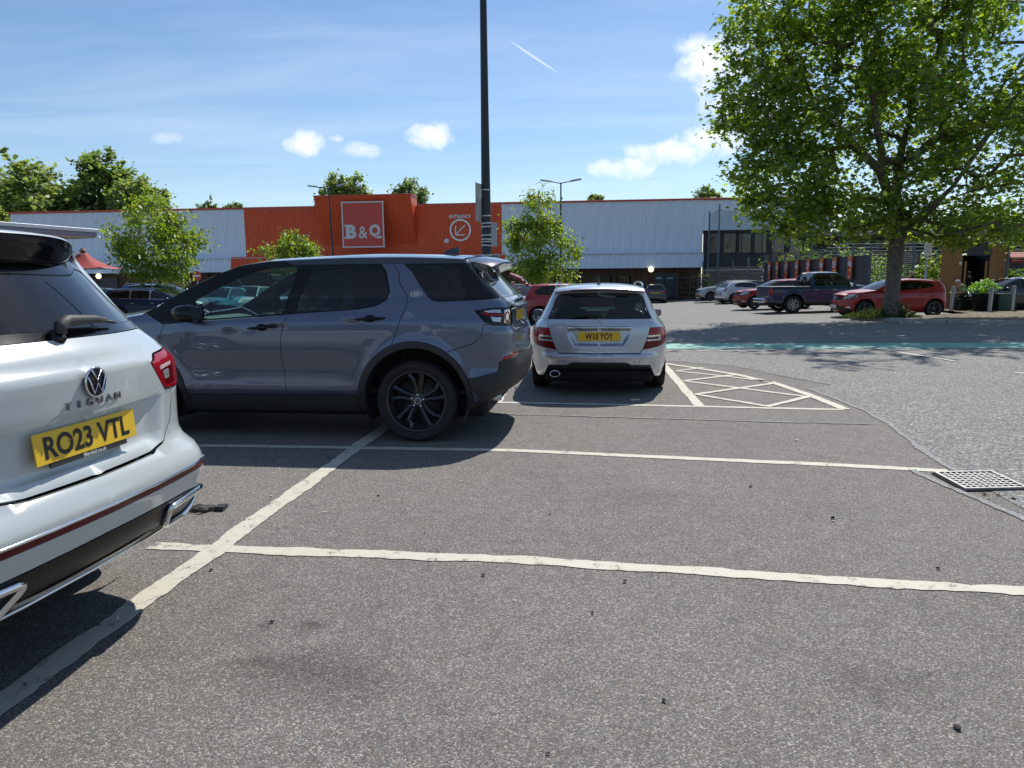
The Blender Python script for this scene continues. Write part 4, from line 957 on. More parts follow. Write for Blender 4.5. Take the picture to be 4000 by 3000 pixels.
# ------------------------------------------------------------------ white SUV, rear corner close to the camera
def tiguan():
    car = empty('parked_car', (-2.7157, 2.4444, 0), R(178.5))
    tag(car, 'white SUV with black spoiler underside and chrome exhaust trims, its rear overhanging the bay line', 'car')
    PM = paint('white_pearl_paint', (.47, .51, .515), .0, .3, .0, .12)
    def detail(x, z):
        d = .010 * sstep(z, .995, 1.01) * (1 - sstep(z, 1.01, 1.12))
        for cx in (0., 2.678):
            rr_ = np.hypot(x - cx, z - .36); d += .018 * gauss(rr_, .46, .07) * sstep(z, .25, .45)
        return d
    def rdisp(y, z):
        we = .46 + (z - .80) * .25
        rec = .042 * sstep(z, .755, .80) * (1 - sstep(z, .972, .984)) * (1 - sstep(y, we - .10, we + .02))
        return rec
    B = Body(xr=[(.28, -.70), (.36, -.80), (.42, -.855), (.50, -.905), (.56, -.925), (.60, -.938), (.65, -.945), (.69, -.935), (.735, -.915), (.748, -.905), (.752, -.893), (.80, -.890), (.90, -.892), (.975, -.896), (1.0, -.900), (1.06, -.902), (1.126, -.904), (1.136, -.896), (1.146, -.880), (1.2, -.85), (1.25, -.805), (1.27, -.788), (1.5, -.60), (1.58, -.53)],
             xf=[(.2, 3.38), (.4, 3.54), (.7, 3.58), (.9, 3.52), (1.0, 3.4)],
             W=[(.28, .80), (.36, .84), (.44, .895), (.5, .915), (.62, .925), (.75, .922), (.9, .92), (1.0, .915), (1.1, .897), (1.16, .878), (1.22, .85), (1.27, .82), (1.5, .70), (1.58, .65), (1.62, .61)],
             taper=[(-1, .955), (-.5, .98), (0, .996), (.6, 1), (2.2, 1), (2.8, .985), (3.2, .95), (3.6, .89)],
             X0=-.36, X1=2.9, S1r=.60, S1f=.5, bowr=pchip([(.3, .03), (.60, .03), (.70, .04), (.80, .08), (1.1, .085), (1.18, .11), (1.25, .145), (1.5, .17), (1.6, .18)]), bowf=.12, detail=detail, rdisp=rdisp)
    roof = [(-.42, 1.585), (-.1, 1.61), (.5, 1.62), (1.1, 1.61), (1.5, 1.59)]
    apil = [(1.5, 1.59), (1.8, 1.49), (2.1, 1.33), (2.5, 1.12)]
    bon = [(2.5, 1.12), (2.8, 1.07), (3.1, 1.0), (3.4, .92)]
    S, Rr, Fr = B.S, B.Rr, B.Fr
    out = [(0., .355)] + Rr([(.62, .355), (.68, .35)]) + S([(-.40, .30), (.5, .25), (2.9, .25)]) + Fr([(.4, .25), (0, .25), (0, .9)]) + S(bon[::-1]) + S(apil[::-1][1:]) + S(roof[::-1][1:]) + Rr([(.4, 1.575), (0, 1.58)])
    cl = []
    def C(name, poly, m, **kw): cl.append(dict(name=name, poly=poly, mat=m, **kw))
    for cx in (0., 2.678): C('arch', S(arc(cx, .365, .44, -35, 215, 28) + [(cx - .35, .05), (cx + .35, .05)]), None, void=True)
    for cx in (0., 2.678): C('arch_trim', S(arc(cx, .365, .485, -25, 205, 28)), M_TRIM, off=.008, key='at%.0f' % cx)
    # tail lamp with light guide and clear block
    C('lamp_guide', Rr([(.472, 1.098), (.590, 1.110), (.592, 1.094), (.480, 1.083)]), mat('lamp_light_guide', (.75, .5, .52), .2, coat=1.), off=.004, gap=0, thick=.004, key='a')
    C('lamp_reverse', rnd(Rr([(.505, 1.074), (.570, 1.080), (.572, 1.040), (.525, 1.036)]), .008), M_LAMPCLR, off=.003, gap=0, thick=.003, key='b')
    C('lamp_inner', Rr([(.486, 1.080), (.625, 1.092), (.64, 1.014), (.535, 1.010)]), M_LAMPDK, off=.002, gap=0, thick=.003, key='c')
    C('tail_lamp', rnd(Rr([(.395, 1.122), (.50, 1.150), (.68, 1.158)]) + S([(-.62, 1.156), (-.50, 1.11), (-.52, 1.03), (-.62, .985)]) + Rr([(.66, .985), (.53, .995), (.50, 1.01)]), .014), M_LAMPRED, off=.002)
    C('glass_border', rnd(Rr([(0, 1.258), (.690, 1.252), (.70, 1.275), (.66, 1.285), (0, 1.288)]), .01), M_GLOSSBLK, off=-.002, gap=0, thick=0)
    C('rear_glass', rnd(Rr([(0, 1.258), (.715, 1.250), (.60, 1.505), (.52, 1.52), (.40, 1.492), (.3, 1.488), (0, 1.494)]), .01), G_PRIV, off=-.003, gap=.002, thick=.008)
    C('spoiler_apron', Rr([(0, 1.494), (.3, 1.488), (.40, 1.492), (.52, 1.52), (.60, 1.505), (.60, 1.62), (0, 1.62)]), M_GLOSSBLK, gap=.001)
    dlo = [(2.2, 1.13), (1.8, 1.40), (1.5, 1.52), (1.1, 1.555), (.2, 1.555), (-.25, 1.52), (-.42, 1.36), (-.36, 1.22), (.5, 1.17), (1.3, 1.13)]
    for nm, lo_, hi_ in (('front_door_glass', 1.10, 9), ('rear_door_glass', .16, 1.04), ('quarter_glass', -9, .10)):
        C(nm, rnd(S(clip(clip(dlo, 1, .12, lo_ + .14), -1, -.12, -hi_ - .14)), .02), G_PRIV if lo_ < 1 else G_TINT, off=-.003, thick=0, gap=0)
    C('window_frame', S([(x, z + (.02 if z > 1.25 else -.016)) for x, z in dlo]), M_GLOSSBLK, thick=.004, gap=.001)
    C('reflector_strip', Rr([(0, .606), (.5, .608), (.80, .614), (.80, .634), (0, .632)]), mat('deep_red_strip', (.10, .004, .008), .2, spec=.3, noise=.2), off=.002, gap=0, thick=.004)
    C('lower_trim', Rr([(0, .36), (0, .527), (.55, .522), (.70, .505), (.86, .52)]) + S([(-.44, .535), (-.40, .2)]), mat('satin_black_valance', (.008, .008, .009), .32, spec=.25), off=.002)
    C('sensor_cover', rnd(Rr([(.60, .578), (.655, .580), (.655, .53), (.60, .528)]), .005), PM, gap=.0015)
    C('tailgate', Rr([(0, .750), (.33, .752), (.47, .770), (.565, .845), (.605, .955), (.60, .985), (.53, .990), (.50, 1.01), (.395, 1.122), (.50, 1.150), (.68, 1.160), (.74, 1.175), (.70, 1.25), (.60, 1.60), (0, 1.6)]), PM, gap=.0035)
    C('rear_bumper', Rr([(0, .2), (0, .746), (.33, .748), (.47, .766), (.57, .845), (.61, .97), (.70, .985)]) + S([(-.60, .985), (-.40, .80), (-.36, .2)]), PM)
    C('headlamp', S([(3.0, .95), (2.98, .82), (3.2, .76)]) + Fr([(.42, .76), (.45, .9)]), M_HEAD)
    C('grille', Fr([(0, .88), (.42, .88), (.40, .75), (0, .75)]), M_GLOSSBLK)
    C('front_door', S([(1.16, 1.6), (1.12, 1.1), (1.14, .6), (1.1, .1), (2.25, .1), (2.30, .8), (2.3, 1.2), (1.6, 1.6)]), PM)
    C('rear_door', S([(1.16, 1.6), (1.12, 1.1), (1.14, .6), (1.1, .1), (.45, .1), (.38, .70), (.16, .95), (.05, 1.2), (.12, 1.6)]), PM)
    C('front_wing', S([(2.0, .1), (2.0, 1.2), (3.4, 1.1), (3.5, .1)]) + Fr([(.03, .95), (.03, .1)]), PM)
    C('quarter_panel', out, PM)
    parts = panelize(car, B, cl, .04)
    roof_set(car, B, roof, apil, bon, PM, G_CLEAR, PM, .05, .10, .05)
    tg = parts['tailgate'][0]; rb = parts['rear_bumper'][0]
    # spoiler: white top skin, black underside
    yy = np.linspace(-1, 1, 31)
    def spo(sec, name, m):
        V, Fc = [], []
        for x, z, w_ in sec:
            for u in yy: V.append((x + .27 * abs(u) ** 2.3, u * w_, z - .05 * abs(u) ** 3.2))
        for i in range(len(sec) - 1):
            for k in range(30): Fc.append((i * 31 + k, i * 31 + k + 1, (i + 1) * 31 + k + 1, (i + 1) * 31 + k))
        return auto_smooth(mesh(name, V, Fc, m, car), 55)
    spo([(-.30, 1.662, .64), (-.45, 1.660, .635), (-.58, 1.652, .625), (-.628, 1.645, .62), (-.634, 1.638, .618)], 'rear_spoiler', PM)
    spo([(-.634, 1.6375, .618), (-.632, 1.615, .612), (-.622, 1.585, .600), (-.608, 1.555, .588), (-.60, 1.535, .58), (-.575, 1.528, .575), (-.53, 1.535, .57), (-.46, 1.56, .57)], 'spoiler_underside', M_GLOSSBLK)
    # chrome strip and lower chrome edge
    strip(B, [(0, .637), (.3, .638), (.55, .64), (.70, .642), (.82, .645)], .004, .0065, 'chrome_strip', M_CHROME, rb)
    strip(B, [(0, .372), (.3, .372), (.5, .378)], .010, .006, 'chrome_edge', M_CHROME, rb)
    # silver skid and underside
    V, Fc = [], []
    for x, z, w_ in ((-.845, .398, .60), (-.82, .37, .58), (-.74, .345, .55), (-.60, .335, .52)):
        for u in np.linspace(-1, 1, 11): V.append((x + .05 * abs(u) ** 3, u * w_, z + .03 * abs(u) ** 4))
    for i in range(3):
        for k in range(10): Fc.append((i * 11 + k, i * 11 + k + 1, (i + 1) * 11 + k + 1, (i + 1) * 11 + k))
    mesh('skid_plate', V, Fc, mat('satin_silver', (.45, .45, .43), .35, metal=.7, noise=.15), car, smooth=True)
    # exhaust trims
    for sg in (1, -1):
        ctr = [(.385, .496), (.66, .506), (.745, .488), (.70, .415), (.62, .385), (.45, .390)]
        ctr = rnd(ctr, .03); ring = []
        for y, z in ctr: p = B.at(*Rr([(y, z)])[0], .012)[0]; ring.append((p[0], sg * p[1], p[2]))
        MB().tube(ring + ring[:2], .015, 8, False).build('exhaust_trim', M_CHROME, rb, True)
        cc = Vector(np.mean(ring, axis=0)) + Vector((.05, 0, 0)); n_ = len(ring)
        mesh('exhaust_void', [(q[0] - .002, q[1], q[2]) for q in ring] + [tuple(cc)], [(i, (i + 1) % n_, n_) for i in range(n_)], M_SHELL, rb)
    # round emblem: black disc, chrome ring, V over W
    c = B.at(0, 1.098, .004)[0]; tl = R(2)
    em = MB().lathe([(.052, 0), (.052, .008), (.048, .011), (.001, .013)], 32, Matrix.Rotation(R(-90), 3, 'Y'), c).build('round_emblem', M_GLOSSBLK, tg, True)
    xo = c[0] - .0145
    MB().tube([(c[0] - .009, .0535 * math.cos(a), c[2] + .0535 * math.sin(a)) for a in np.linspace(0, 2 * math.pi, 41)], .0042, 8, False).build('emblem_ring', M_CHROME, em, True)
    def vw(pts): return [(xo, -y * .054, c[2] + z * .054) for y, z in pts]
    MB().tube(vw([(-.42, .80), (0, .10), (.42, .80)]), .0036, 6).build('emblem_stroke', M_CHROME, em, True)
    MB().tube(vw([(-.82, .42), (-.36, -.72), (0, -.08), (.36, -.72), (.82, .42)]), .0036, 6).build('emblem_stroke', M_CHROME, em, True)
    for i, ch in enumerate('TIGUAN'):
        y = .128 - .256 * i / 5; p = B.at(*Rr([(abs(y), 1.028)])[0], .001)[0]
        Vt, Ft = fit_text(ch, .008 if ch == 'I' else .030, .026, .005, bold=.012)
        mesh('badge_letter', Vt, Ft, mat('dark_chrome', (.22, .23, .25), .15, metal=1.), tg, loc=(p[0] - .001, y, p[2]), rot=(Matrix.Rotation(-math.pi / 2, 4, 'Z') @ Matrix.Rotation(math.pi / 2, 4, 'X')).to_euler())
    px = float(B.P(np.array([0.]), np.array([.896]))[0][0])
    pl = plate(car, 'RO23 VTL', (px - .016, 0, .896), -math.pi / 2, R(4))
    hol = MB().box((0, -.060, -.003), (.40, .028, .008), bev=.002).build('plate_holder', M_TRIM, pl)
    Vt, Ft = fit_text('Marshall.co.uk', .118, .015, 0., bold=.01); mesh('dealer_lettering', np.array(Vt) + [.02, -.064, .0015], Ft, M_PLATEW, pl)
    for sx in (-1, 1): MB().lathe([(.005, .003), (.005, .005), (.001, .0055)], 8, None, (sx * .1, .005, 0)).build('plate_screw', M_AMBER, pl)
    # wiper with chunky cover
    gp = lambda y, z, o: (lambda p: (p[0], -y, p[2]))(B.at(*Rr([(abs(y), z)])[0], o)[0])
    w = MB(); w.tube([gp(-.02, 1.262, .02), gp(-.015, 1.282, .036), gp(.03, 1.294, .042), gp(.20, 1.292, .038), gp(.27, 1.288, .032)], [.020, .023, .022, .016, .012], 10)
    w.build('rear_wiper', mat('matt_wiper_black', (.035, .035, .036), .6, noise=.2), car, True)
    MB().tube([gp(.25, 1.288, .03), gp(.36, 1.281, .022), gp(.37, 1.28, .02)], [.008, .006, .005], 8).build('wiper_blade', M_TRIM, car, True)
    MB().lathe([(.030, 0), (.027, .012), (.001, .018)], 16, Matrix.Rotation(R(-50), 3, 'Y'), gp(-.02, 1.262, .0)).build('wiper_pivot', M_GLOSSBLK, car, True)
    for cx in (0., 2.678):
        for sg in (1, -1): arch_liner(car, cx, .445, .365, sg * .58, sg * .9)
    underbody(car, -.45, 3.3, .70, .22, .42)
    mirror_pair(car, 1.9, .90, 1.07, PM, .22, .16, .2)
    surf = lambda x, z: (B.at(B.sx(x, z), z)[0], None)
    handle(car, dict(surf=surf), 1.33, 1.0, .22, PM, parts['front_door']); handle(car, dict(surf=surf), .42, 1.02, .22, PM, parts['rear_door'])
    wheel_set(car, dict(R=.353, tw=.235, rim=.25, spokes=5, track=.90, wb=2.678, wn=48, rimmat=M_SILVERRIM, spoke=[[(.2, -9, .02), (.6, -8, .018), (1.02, -14, .022)], [(.2, 9, .02), (.6, 8, .018), (1.02, 14, .022)]]))
    for y in (.37, -.37): seat(car, 1.25, y, z=.5); seat(car, .35, y, z=.5)
    MB().box((.9, 0, .44), (3.0, 1.5, .05)).build('cabin_floor', M_INT, car)
    return car
TIG = tiguan()
# ------------------------------------------------------------------ ground, paint, kerbs
rng = random.Random(11); nrg = np.random.default_rng(5)
def asphalt(name, base, cell, contrast, tint, patch, bd, stains=()):
    m, n, l, p = _new(name)
    tcn = n.new('ShaderNodeTexCoord'); V = tcn.outputs['Object']
    def vor(sc):
        v = nd(n, 'ShaderNodeTexVoronoi', Scale=sc); l.new(V, v.inputs['Vector']); return v
    def noi(sc, det=6., ro=.6):
        t = nd(n, 'ShaderNodeTexNoise', Scale=sc, Detail=det, Roughness=ro); l.new(V, t.inputs['Vector']); return t.outputs['Fac']
    v1 = vor(1 / cell)
    sp = n.new('ShaderNodeSeparateColor'); l.new(v1.outputs['Color'], sp.inputs[0])
    d, b_ = tuple(c * (1 - contrast) for c in base), tuple(c * (1 + contrast * 1.1) for c in base)
    chip = ramp(n, l, sp.outputs[0], ((0., d), (.55, base), (.86, b_), (1., tuple(min(.8, c * 2.6) for c in base))))
    hue = ramp(n, l, sp.outputs[1], ((0, (1 - tint, 1, 1 + tint)), (.5, (1, 1, 1)), (1, (1 + tint, 1, 1 - tint))))
    col = mixc(n, l, 1., chip, hue, 'MULTIPLY')
    big = ramp(n, l, noi(.55, 5., .65), ((.25, (1 - patch,) * 3), (.5, (1, 1, 1)), (.8, (1 + patch * .8,) * 3)))
    col = mixc(n, l, 1., col, big, 'MULTIPLY')
    mid = ramp(n, l, noi(7., 6., .7), ((.3, (.86,) * 3), (.7, (1.1,) * 3)))
    col = mixc(n, l, 1., col, mid, 'MULTIPLY')
    # oil drips and old stains
    st = ramp(n, l, noi(1.3, 3., .5), ((.66, (1, 1, 1)), (.76, (.72, .71, .70))))
    col = mixc(n, l, .8, col, st, 'MULTIPLY')
    cr_ = nd(n, 'ShaderNodeTexVoronoi', Scale=.42); cr_.feature = 'DISTANCE_TO_EDGE'
    wv = nd(n, 'ShaderNodeTexNoise', Scale=2.2, Detail=5.); l.new(V, wv.inputs['Vector'])
    va = n.new('ShaderNodeVectorMath'); va.operation = 'MULTIPLY_ADD'; l.new(wv.outputs['Color'], va.inputs[0]); va.inputs[1].default_value = (.5, .5, .5); l.new(V, va.inputs[2]); l.new(va.outputs[0], cr_.inputs['Vector'])
    col = mixc(n, l, .28 if patch > .12 else 0., col, ramp(n, l, cr_.outputs['Distance'], ((0., (.45, .44, .43)), (.006, (1, 1, 1)))), 'MULTIPLY')
    drip = ramp(n, l, noi(3.1, 2., .4), ((.70, (1, 1, 1)), (.78, (.62, .61, .60))))
    col = mixc(n, l, .7, col, drip, 'MULTIPLY')
    for cx_, cy_, rx_, ry_, k_ in stains:                                 # spilt-oil smudges lying in the bay
        mp_ = nd(n, 'ShaderNodeMapping'); mp_.vector_type = 'TEXTURE'; mp_.inputs['Location'].default_value = (cx_, cy_, 0); mp_.inputs['Scale'].default_value = (rx_, ry_, 1); l.new(va.outputs[0], mp_.inputs[0])
        ln_ = n.new('ShaderNodeVectorMath'); ln_.operation = 'LENGTH'; l.new(mp_.outputs[0], ln_.inputs[0])
        col = mixc(n, l, k_, col, ramp(n, l, ln_.outputs['Value'], ((.15, (.45, .44, .43)), (1., (1, 1, 1)))), 'MULTIPLY')
    l.new(col, p.inputs['Base Color']); p.inputs['Roughness'].default_value = .88; p.inputs['Specular IOR Level'].default_value = .35
    iv = n.new('ShaderNodeMath'); iv.operation = 'SUBTRACT'; iv.inputs[0].default_value = 1.; l.new(v1.outputs['Distance'], iv.inputs[1])
    b1 = bump(n, l, iv.outputs[0], bd, .9); b2 = bump(n, l, noi(160., 3.), bd * .7, .6, b1)
    l.new(b2, p.inputs['Normal'])
    return m
M_ASPH = asphalt('bay_asphalt', (.160, .148, .134), .0055, .42, .07, .15, .003, [(q.x + .25, q.y + .25, a, b, k) for q, a, b, k in ((gz(1190, 2640), .42, .24, .75), (gz(1030, 2590), .14, .09, .8), (gz(1210, 2480), .10, .07, .7), (gz(2500, 1950), .5, .3, .4), (gz(3420, 2640), .28, .16, .5))])
M_ROAD = asphalt('chipped_road_surface', (.188, .183, .172), .015, .48, .14, .10, .006)
M_SEAL = asphalt('joint_sealant', (.22, .22, .215), .006, .2, .02, .1, .001)
M_SOIL = asphalt('leaf_litter_soil', (.17, .13, .09), .03, .7, .15, .35, .02)
M_PAVE = asphalt('gritty_paving', (.30, .27, .22), .02, .4, .1, .2, .006)
def roadpaint(name, base, wear):
    m, n, l, p = _new(name); tcn = n.new('ShaderNodeTexCoord')
    t = nd(n, 'ShaderNodeTexNoise', Scale=9., Detail=9., Roughness=.75); l.new(tcn.outputs['Object'], t.inputs['Vector'])
    t2 = nd(n, 'ShaderNodeTexNoise', Scale=120., Detail=4., Roughness=.7); l.new(tcn.outputs['Object'], t2.inputs['Vector'])
    a = n.new('ShaderNodeMath'); a.operation = 'MULTIPLY_ADD'; l.new(t2.outputs['Fac'], a.inputs[0]); a.inputs[1].default_value = .5; l.new(t.outputs['Fac'], a.inputs[2])
    k = ramp(n, l, a.outputs[0], ((.70 - wear, (0, 0, 0)), (.74 - wear * .8, (1, 1, 1))))
    c = ramp(n, l, t.outputs['Fac'], ((.3, tuple(x * .86 for x in base)), (.7, base)))
    l.new(mixc(n, l, k, (.13, .125, .115), c), p.inputs['Base Color']); p.inputs['Roughness'].default_value = .7
    l.new(bump(n, l, t2.outputs['Fac'], .002), p.inputs['Normal'])
    return m
M_LINE = roadpaint('cream_line_paint', (.55, .525, .43), .085)
M_LINEW = roadpaint('worn_line_paint', (.60, .58, .50), .13)
M_GREEN = roadpaint('green_walkway_paint', (.20, .44, .36), .10)
_xs = [-900, -95] + list(range(-90, 96, 5)) + [900]; _ys = [-300, -20, 0, 8, 11] + [13, 14, 15, 16, 17] + list(range(19, 62, 3)) + [70, 1500]
_V = [(x, y, zg(x, y) - .06 * _ss(y, 13.5, 16.5)) for y in _ys for x in _xs]; _n = len(_xs)
ground = mesh('car_park_ground', _V, [(j * _n + i, j * _n + i + 1, (j + 1) * _n + i + 1, (j + 1) * _n + i) for j in range(len(_ys) - 1) for i in range(_n - 1)], M_ASPH); tag(ground, kind='structure')
def V2(p): return Vector((p[0], p[1], 0))
def sheet(name, pts, z, m, parent=None, kind=None, step=None):
    """flat sheet following the ground z metres above it"""
    if step:
        P = densify([(p[0], p[1]) for p in pts], step); A = np.array(P); lo, hi = A.min(0), A.max(0)
        gx, gy = np.meshgrid(np.arange(lo[0] + step / 2, hi[0], step), np.arange(lo[1] + step / 2, hi[1], step)); G = np.stack([gx.ravel(), gy.ravel()], 1)
        G = G[inside(P, G[:, 0], G[:, 1])]; n = len(P)
        V, _, T, *_r = geometry.delaunay_2d_cdt([Vector(p) for p in P] + [Vector(p) for p in G], [(i, (i + 1) % n) for i in range(n)], [], 0, 1e-5)
        V = np.array([(v.x, v.y) for v in V]); T = np.array(T); c = V[T].mean(1); T = T[inside(P, c[:, 0], c[:, 1])]
        o = mesh(name, [(x, y, zg(x, y) + z) for x, y in V], T, m, parent)
    else:
        tri = geometry.tessellate_polygon([[Vector((p[0], p[1], 0)) for p in pts]])
        o = mesh(name, [(p[0], p[1], zg(p[0], p[1]) + z) for p in pts], [tuple(t) for t in tri], m, parent)
    for pl in o.data.polygons:
        if pl.normal.z < 0: pl.flip()
    if kind: tag(o, kind=kind)
    return o
edge = [gz(*p) for p in ((1400, 1392), (2000, 1398), (2560, 1408), (2689, 1418), (2870, 1432), (3051, 1470), (3246, 1504), (3150, 1517), (3243, 1549), (3376, 1604), (3478, 1660), (3586, 1750), (3700, 1823), (4000, 1990), (4400, 2230))]
road = sheet('road', [(-95, 14.5)] + [(v.x, v.y) for v in edge] + [(14, -14), (95, -14), (95, 61.5), (-95, 61.5)], .004, M_ROAD, kind='structure', step=3.)
def ragged(pts, w, name, m, z=.008, jit=.006, step=.035, parent=ground, seed=1):
    """painted strip with an uneven edge, laid along a polyline"""
    r = np.random.default_rng(seed); P = [np.array([p[0], p[1]]) for p in pts]; L, Rr_ = [], []
    smooth_l = smooth_r = 0.
    for i in range(len(P) - 1):
        d = P[i + 1] - P[i]; ln = np.hypot(*d); d /= ln; nn = np.array([-d[1], d[0]]); k = max(2, int(ln / step))
        for j in range(k + (i == len(P) - 2)):
            c = P[i] + d * ln * j / k
            smooth_l = smooth_l * .72 + r.normal() * jit * .6; smooth_r = smooth_r * .72 + r.normal() * jit * .6
            L.append(c + nn * (w / 2 + smooth_l)); Rr_.append(c - nn * (w / 2 + smooth_r))
    n = len(L); V = [(p[0], p[1], z + zg(*p)) for p in L] + [(p[0], p[1], z + zg(*p)) for p in Rr_]
    return mesh(name, V, [(i, n + i, n + i + 1, i + 1) for i in range(n - 1)], m, parent)
g2 = lambda *p: (lambda v: (v.x, v.y))(gz(*p))
LINES = [([(590, 2133), (1361, 2164), (2000, 2186), (3300, 2270), (4200, 2322)], .10), ([(300, 1738), (941, 1743), (2000, 1760), (3300, 1819), (3703, 1841)], .10),
         ([(1300, 1560), (1872, 1571), (2523, 1584), (3297, 1601)], .09), ([(-700, 3230), (0, 2750), (659, 2280), (1344, 1785), (1560, 1628)], .125),
         ([(1938, 1576), (1963, 1534), (2075, 1385)], .12), ([(2733, 1588), (2617, 1455), (2585, 1418)], .12)]
for i, (pp, w) in enumerate(LINES): ragged([g2(*p) for p in pp], w, 'painted_line', M_LINE, .004 + .0015 * (i > 2), .007 if i in (0, 3) else .004, seed=i)
HATCH = [[(2596, 1421), (2726, 1440), (2870, 1463), (3030, 1499), (3167, 1546), (3302, 1601)], [(2639, 1450), (3029, 1494)], [(2675, 1490), (3167, 1553)], [(2718, 1542), (3000, 1589)],
         [(2646, 1450), (2747, 1437)], [(2668, 1490), (2877, 1465)], [(2718, 1542), (3036, 1497)], [(2993, 1591), (3178, 1546)]]
for i, pp in enumerate(HATCH): ragged([g2(*p) for p in pp], .12 if i == 0 else .085, 'hatch_line', M_LINE, .0075 + .001 * (i > 3), .004, seed=20 + i)
for i, pp in enumerate(([(1700, 1612), (2400, 1630), (3000, 1648), (3463, 1660)], [(3152, 1518), (3243, 1550), (3376, 1605), (3478, 1660), (3590, 1752), (3702, 1823), (3860, 1905)],
                        [(2640, 1412), (2870, 1428), (3051, 1467), (3246, 1503)], [(3560, 1836), (3700, 1900), (3850, 1962), (4100, 2075)])):
    ragged([g2(*p) for p in pp], (.035, .05, .04, .06)[i], 'joint_seam', M_SEAL, .006, .008, seed=40 + i)
# green walkway band and thin road lines
gb = ragged([g2(1500, 1352), g2(2050, 1354), g2(3000, 1352), g2(4000, 1350), g2(4600, 1350)], 1.35, 'green_walkway', M_GREEN, .008, .02, .15, road, 60)
for i, (pp, w) in enumerate((([(3420, 1362), (3560, 1385), (3730, 1412)], .09), ([(3965, 1458), (4100, 1470)], .10), ([(2620, 1272), (2720, 1274)], .10), ([(2790, 1302), (3500, 1300), (4100, 1306)], .06), ([(2550, 1372), (3150, 1374)], .07),
                             ([(1500, 1334), (2060, 1336), (2300, 1336)], .06), ([(2680, 1213), (2735, 1217)], .08))):
    ragged([g2(*p) for p in pp], w, 'road_line', M_LINEW, .012, .006, .08, road, 70 + i)
# far bay lines by the cars on the right
for i, (a, b) in enumerate((((2880, 1196), (3050, 1192)), ((2970, 1213), (3300, 1205)), ((3060, 1232), (3350, 1222)))):
    ragged([g2(*a), g2(*b)], .1, 'road_line', M_LINEW, .0125, .004, .2, road, 90 + i)
# steel drain grate
gc = [gz(*p) for p in ((3646, 1853), (3874, 1854), (4017, 1915), (3770, 1920))]
O_ = gc[3]; U_ = (gc[2] - gc[3]); W_ = (gc[0] - gc[3]); U_.z = W_.z = 0
gr = empty('drain_grate', O_); tag(gr, 'square steel drain grate set in the asphalt at the road edge', 'drain grate')
M_GRATE = mat('galvanised_grate', (.30, .30, .295), .5, metal=.6, noise=.25, nscale=30)
def gp_(a, b, z): v = U_ * a + W_ * b; return (v.x, v.y, z)
def gbar(mb, a0, a1, b0, b1, z0, z1):
    q = [gp_(a0, b0, 0), gp_(a1, b0, 0), gp_(a1, b1, 0), gp_(a0, b1, 0)]
    mb.add([(x, y, z0) for x, y, _ in q] + [(x, y, z1) for x, y, _ in q], [(3, 2, 1, 0), (4, 5, 6, 7), (0, 1, 5, 4), (1, 2, 6, 5), (2, 3, 7, 6), (3, 0, 4, 7)])
mb = MB(); gbar(mb, -.03, 1.03, -.03, 1.03, .0045, .009); mb.build('pit_shade', M_SHELL, gr)  # near-black plate under the bars stands in for the shaded pit
mb = MB()
for a in ((0, 1, 0, .05), (0, 1, .95, 1), (0, .05, .05, .95), (.95, 1, .05, .95)): gbar(mb, *a, .0095, .024)
mb.build('grate_frame', M_GRATE, gr)
for k in range(1, 8):
    mb = MB(); gbar(mb, .05, .95, .05 + .9 * k / 8 - .018, .05 + .9 * k / 8 + .018, .0105, .0215); mb.build('grate_bar', M_GRATE, gr)
for k in range(1, 9):
    mb = MB(); gbar(mb, .05 + .9 * k / 9 - .014, .05 + .9 * k / 9 + .014, .05, .95, .0100, .0205); mb.build('cross_bar', M_GRATE, gr)
# kerbed island under the big tree
M_KERB = mat('kerb_concrete', (.36, .35, .33), .85, noise=.25, nscale=6, bmp=.003, bscale=50)
kl = [gz(3420, 1226), gz(3318, 1238), gz(3330, 1250), gz(3500, 1255), gz(3700, 1261), gz(4000, 1270), gz(4300, 1282)]
kerbs = empty('island', (0, 0, 0)); tag(kerbs, kind='structure')
top = [(v.x, v.y) for v in kl] + [(21, 36), (15.2, 36), (14.4, 29.2), (11.6, 27.35), (10.2, 27.1)]
sheet('island_soil', top, .10, M_SOIL, kerbs, step=1.5)
# kerb stones end to end along the island edge
path = [Vector((v.x, v.y, 0)) for v in kl]
for i in range(len(path) - 1):
    d = path[i + 1] - path[i]; n_ = max(1, round(d.length / .9)); stp = d / n_; a = math.atan2(d.y, d.x)
    for k in range(n_):
        c = path[i] + stp * (k + .5); kz = rng.uniform(-.008, .008)
        st = MB().box((0, 0, 0), (stp.length - .012, .14, .25), bev=.015).build('kerb_stone', M_KERB, kerbs)
        st.location = (c.x, c.y, zg(c.x, c.y) + kz + rng.uniform(-.002, .002)); st.rotation_euler = (0, 0, a + rng.uniform(-.015, .015))
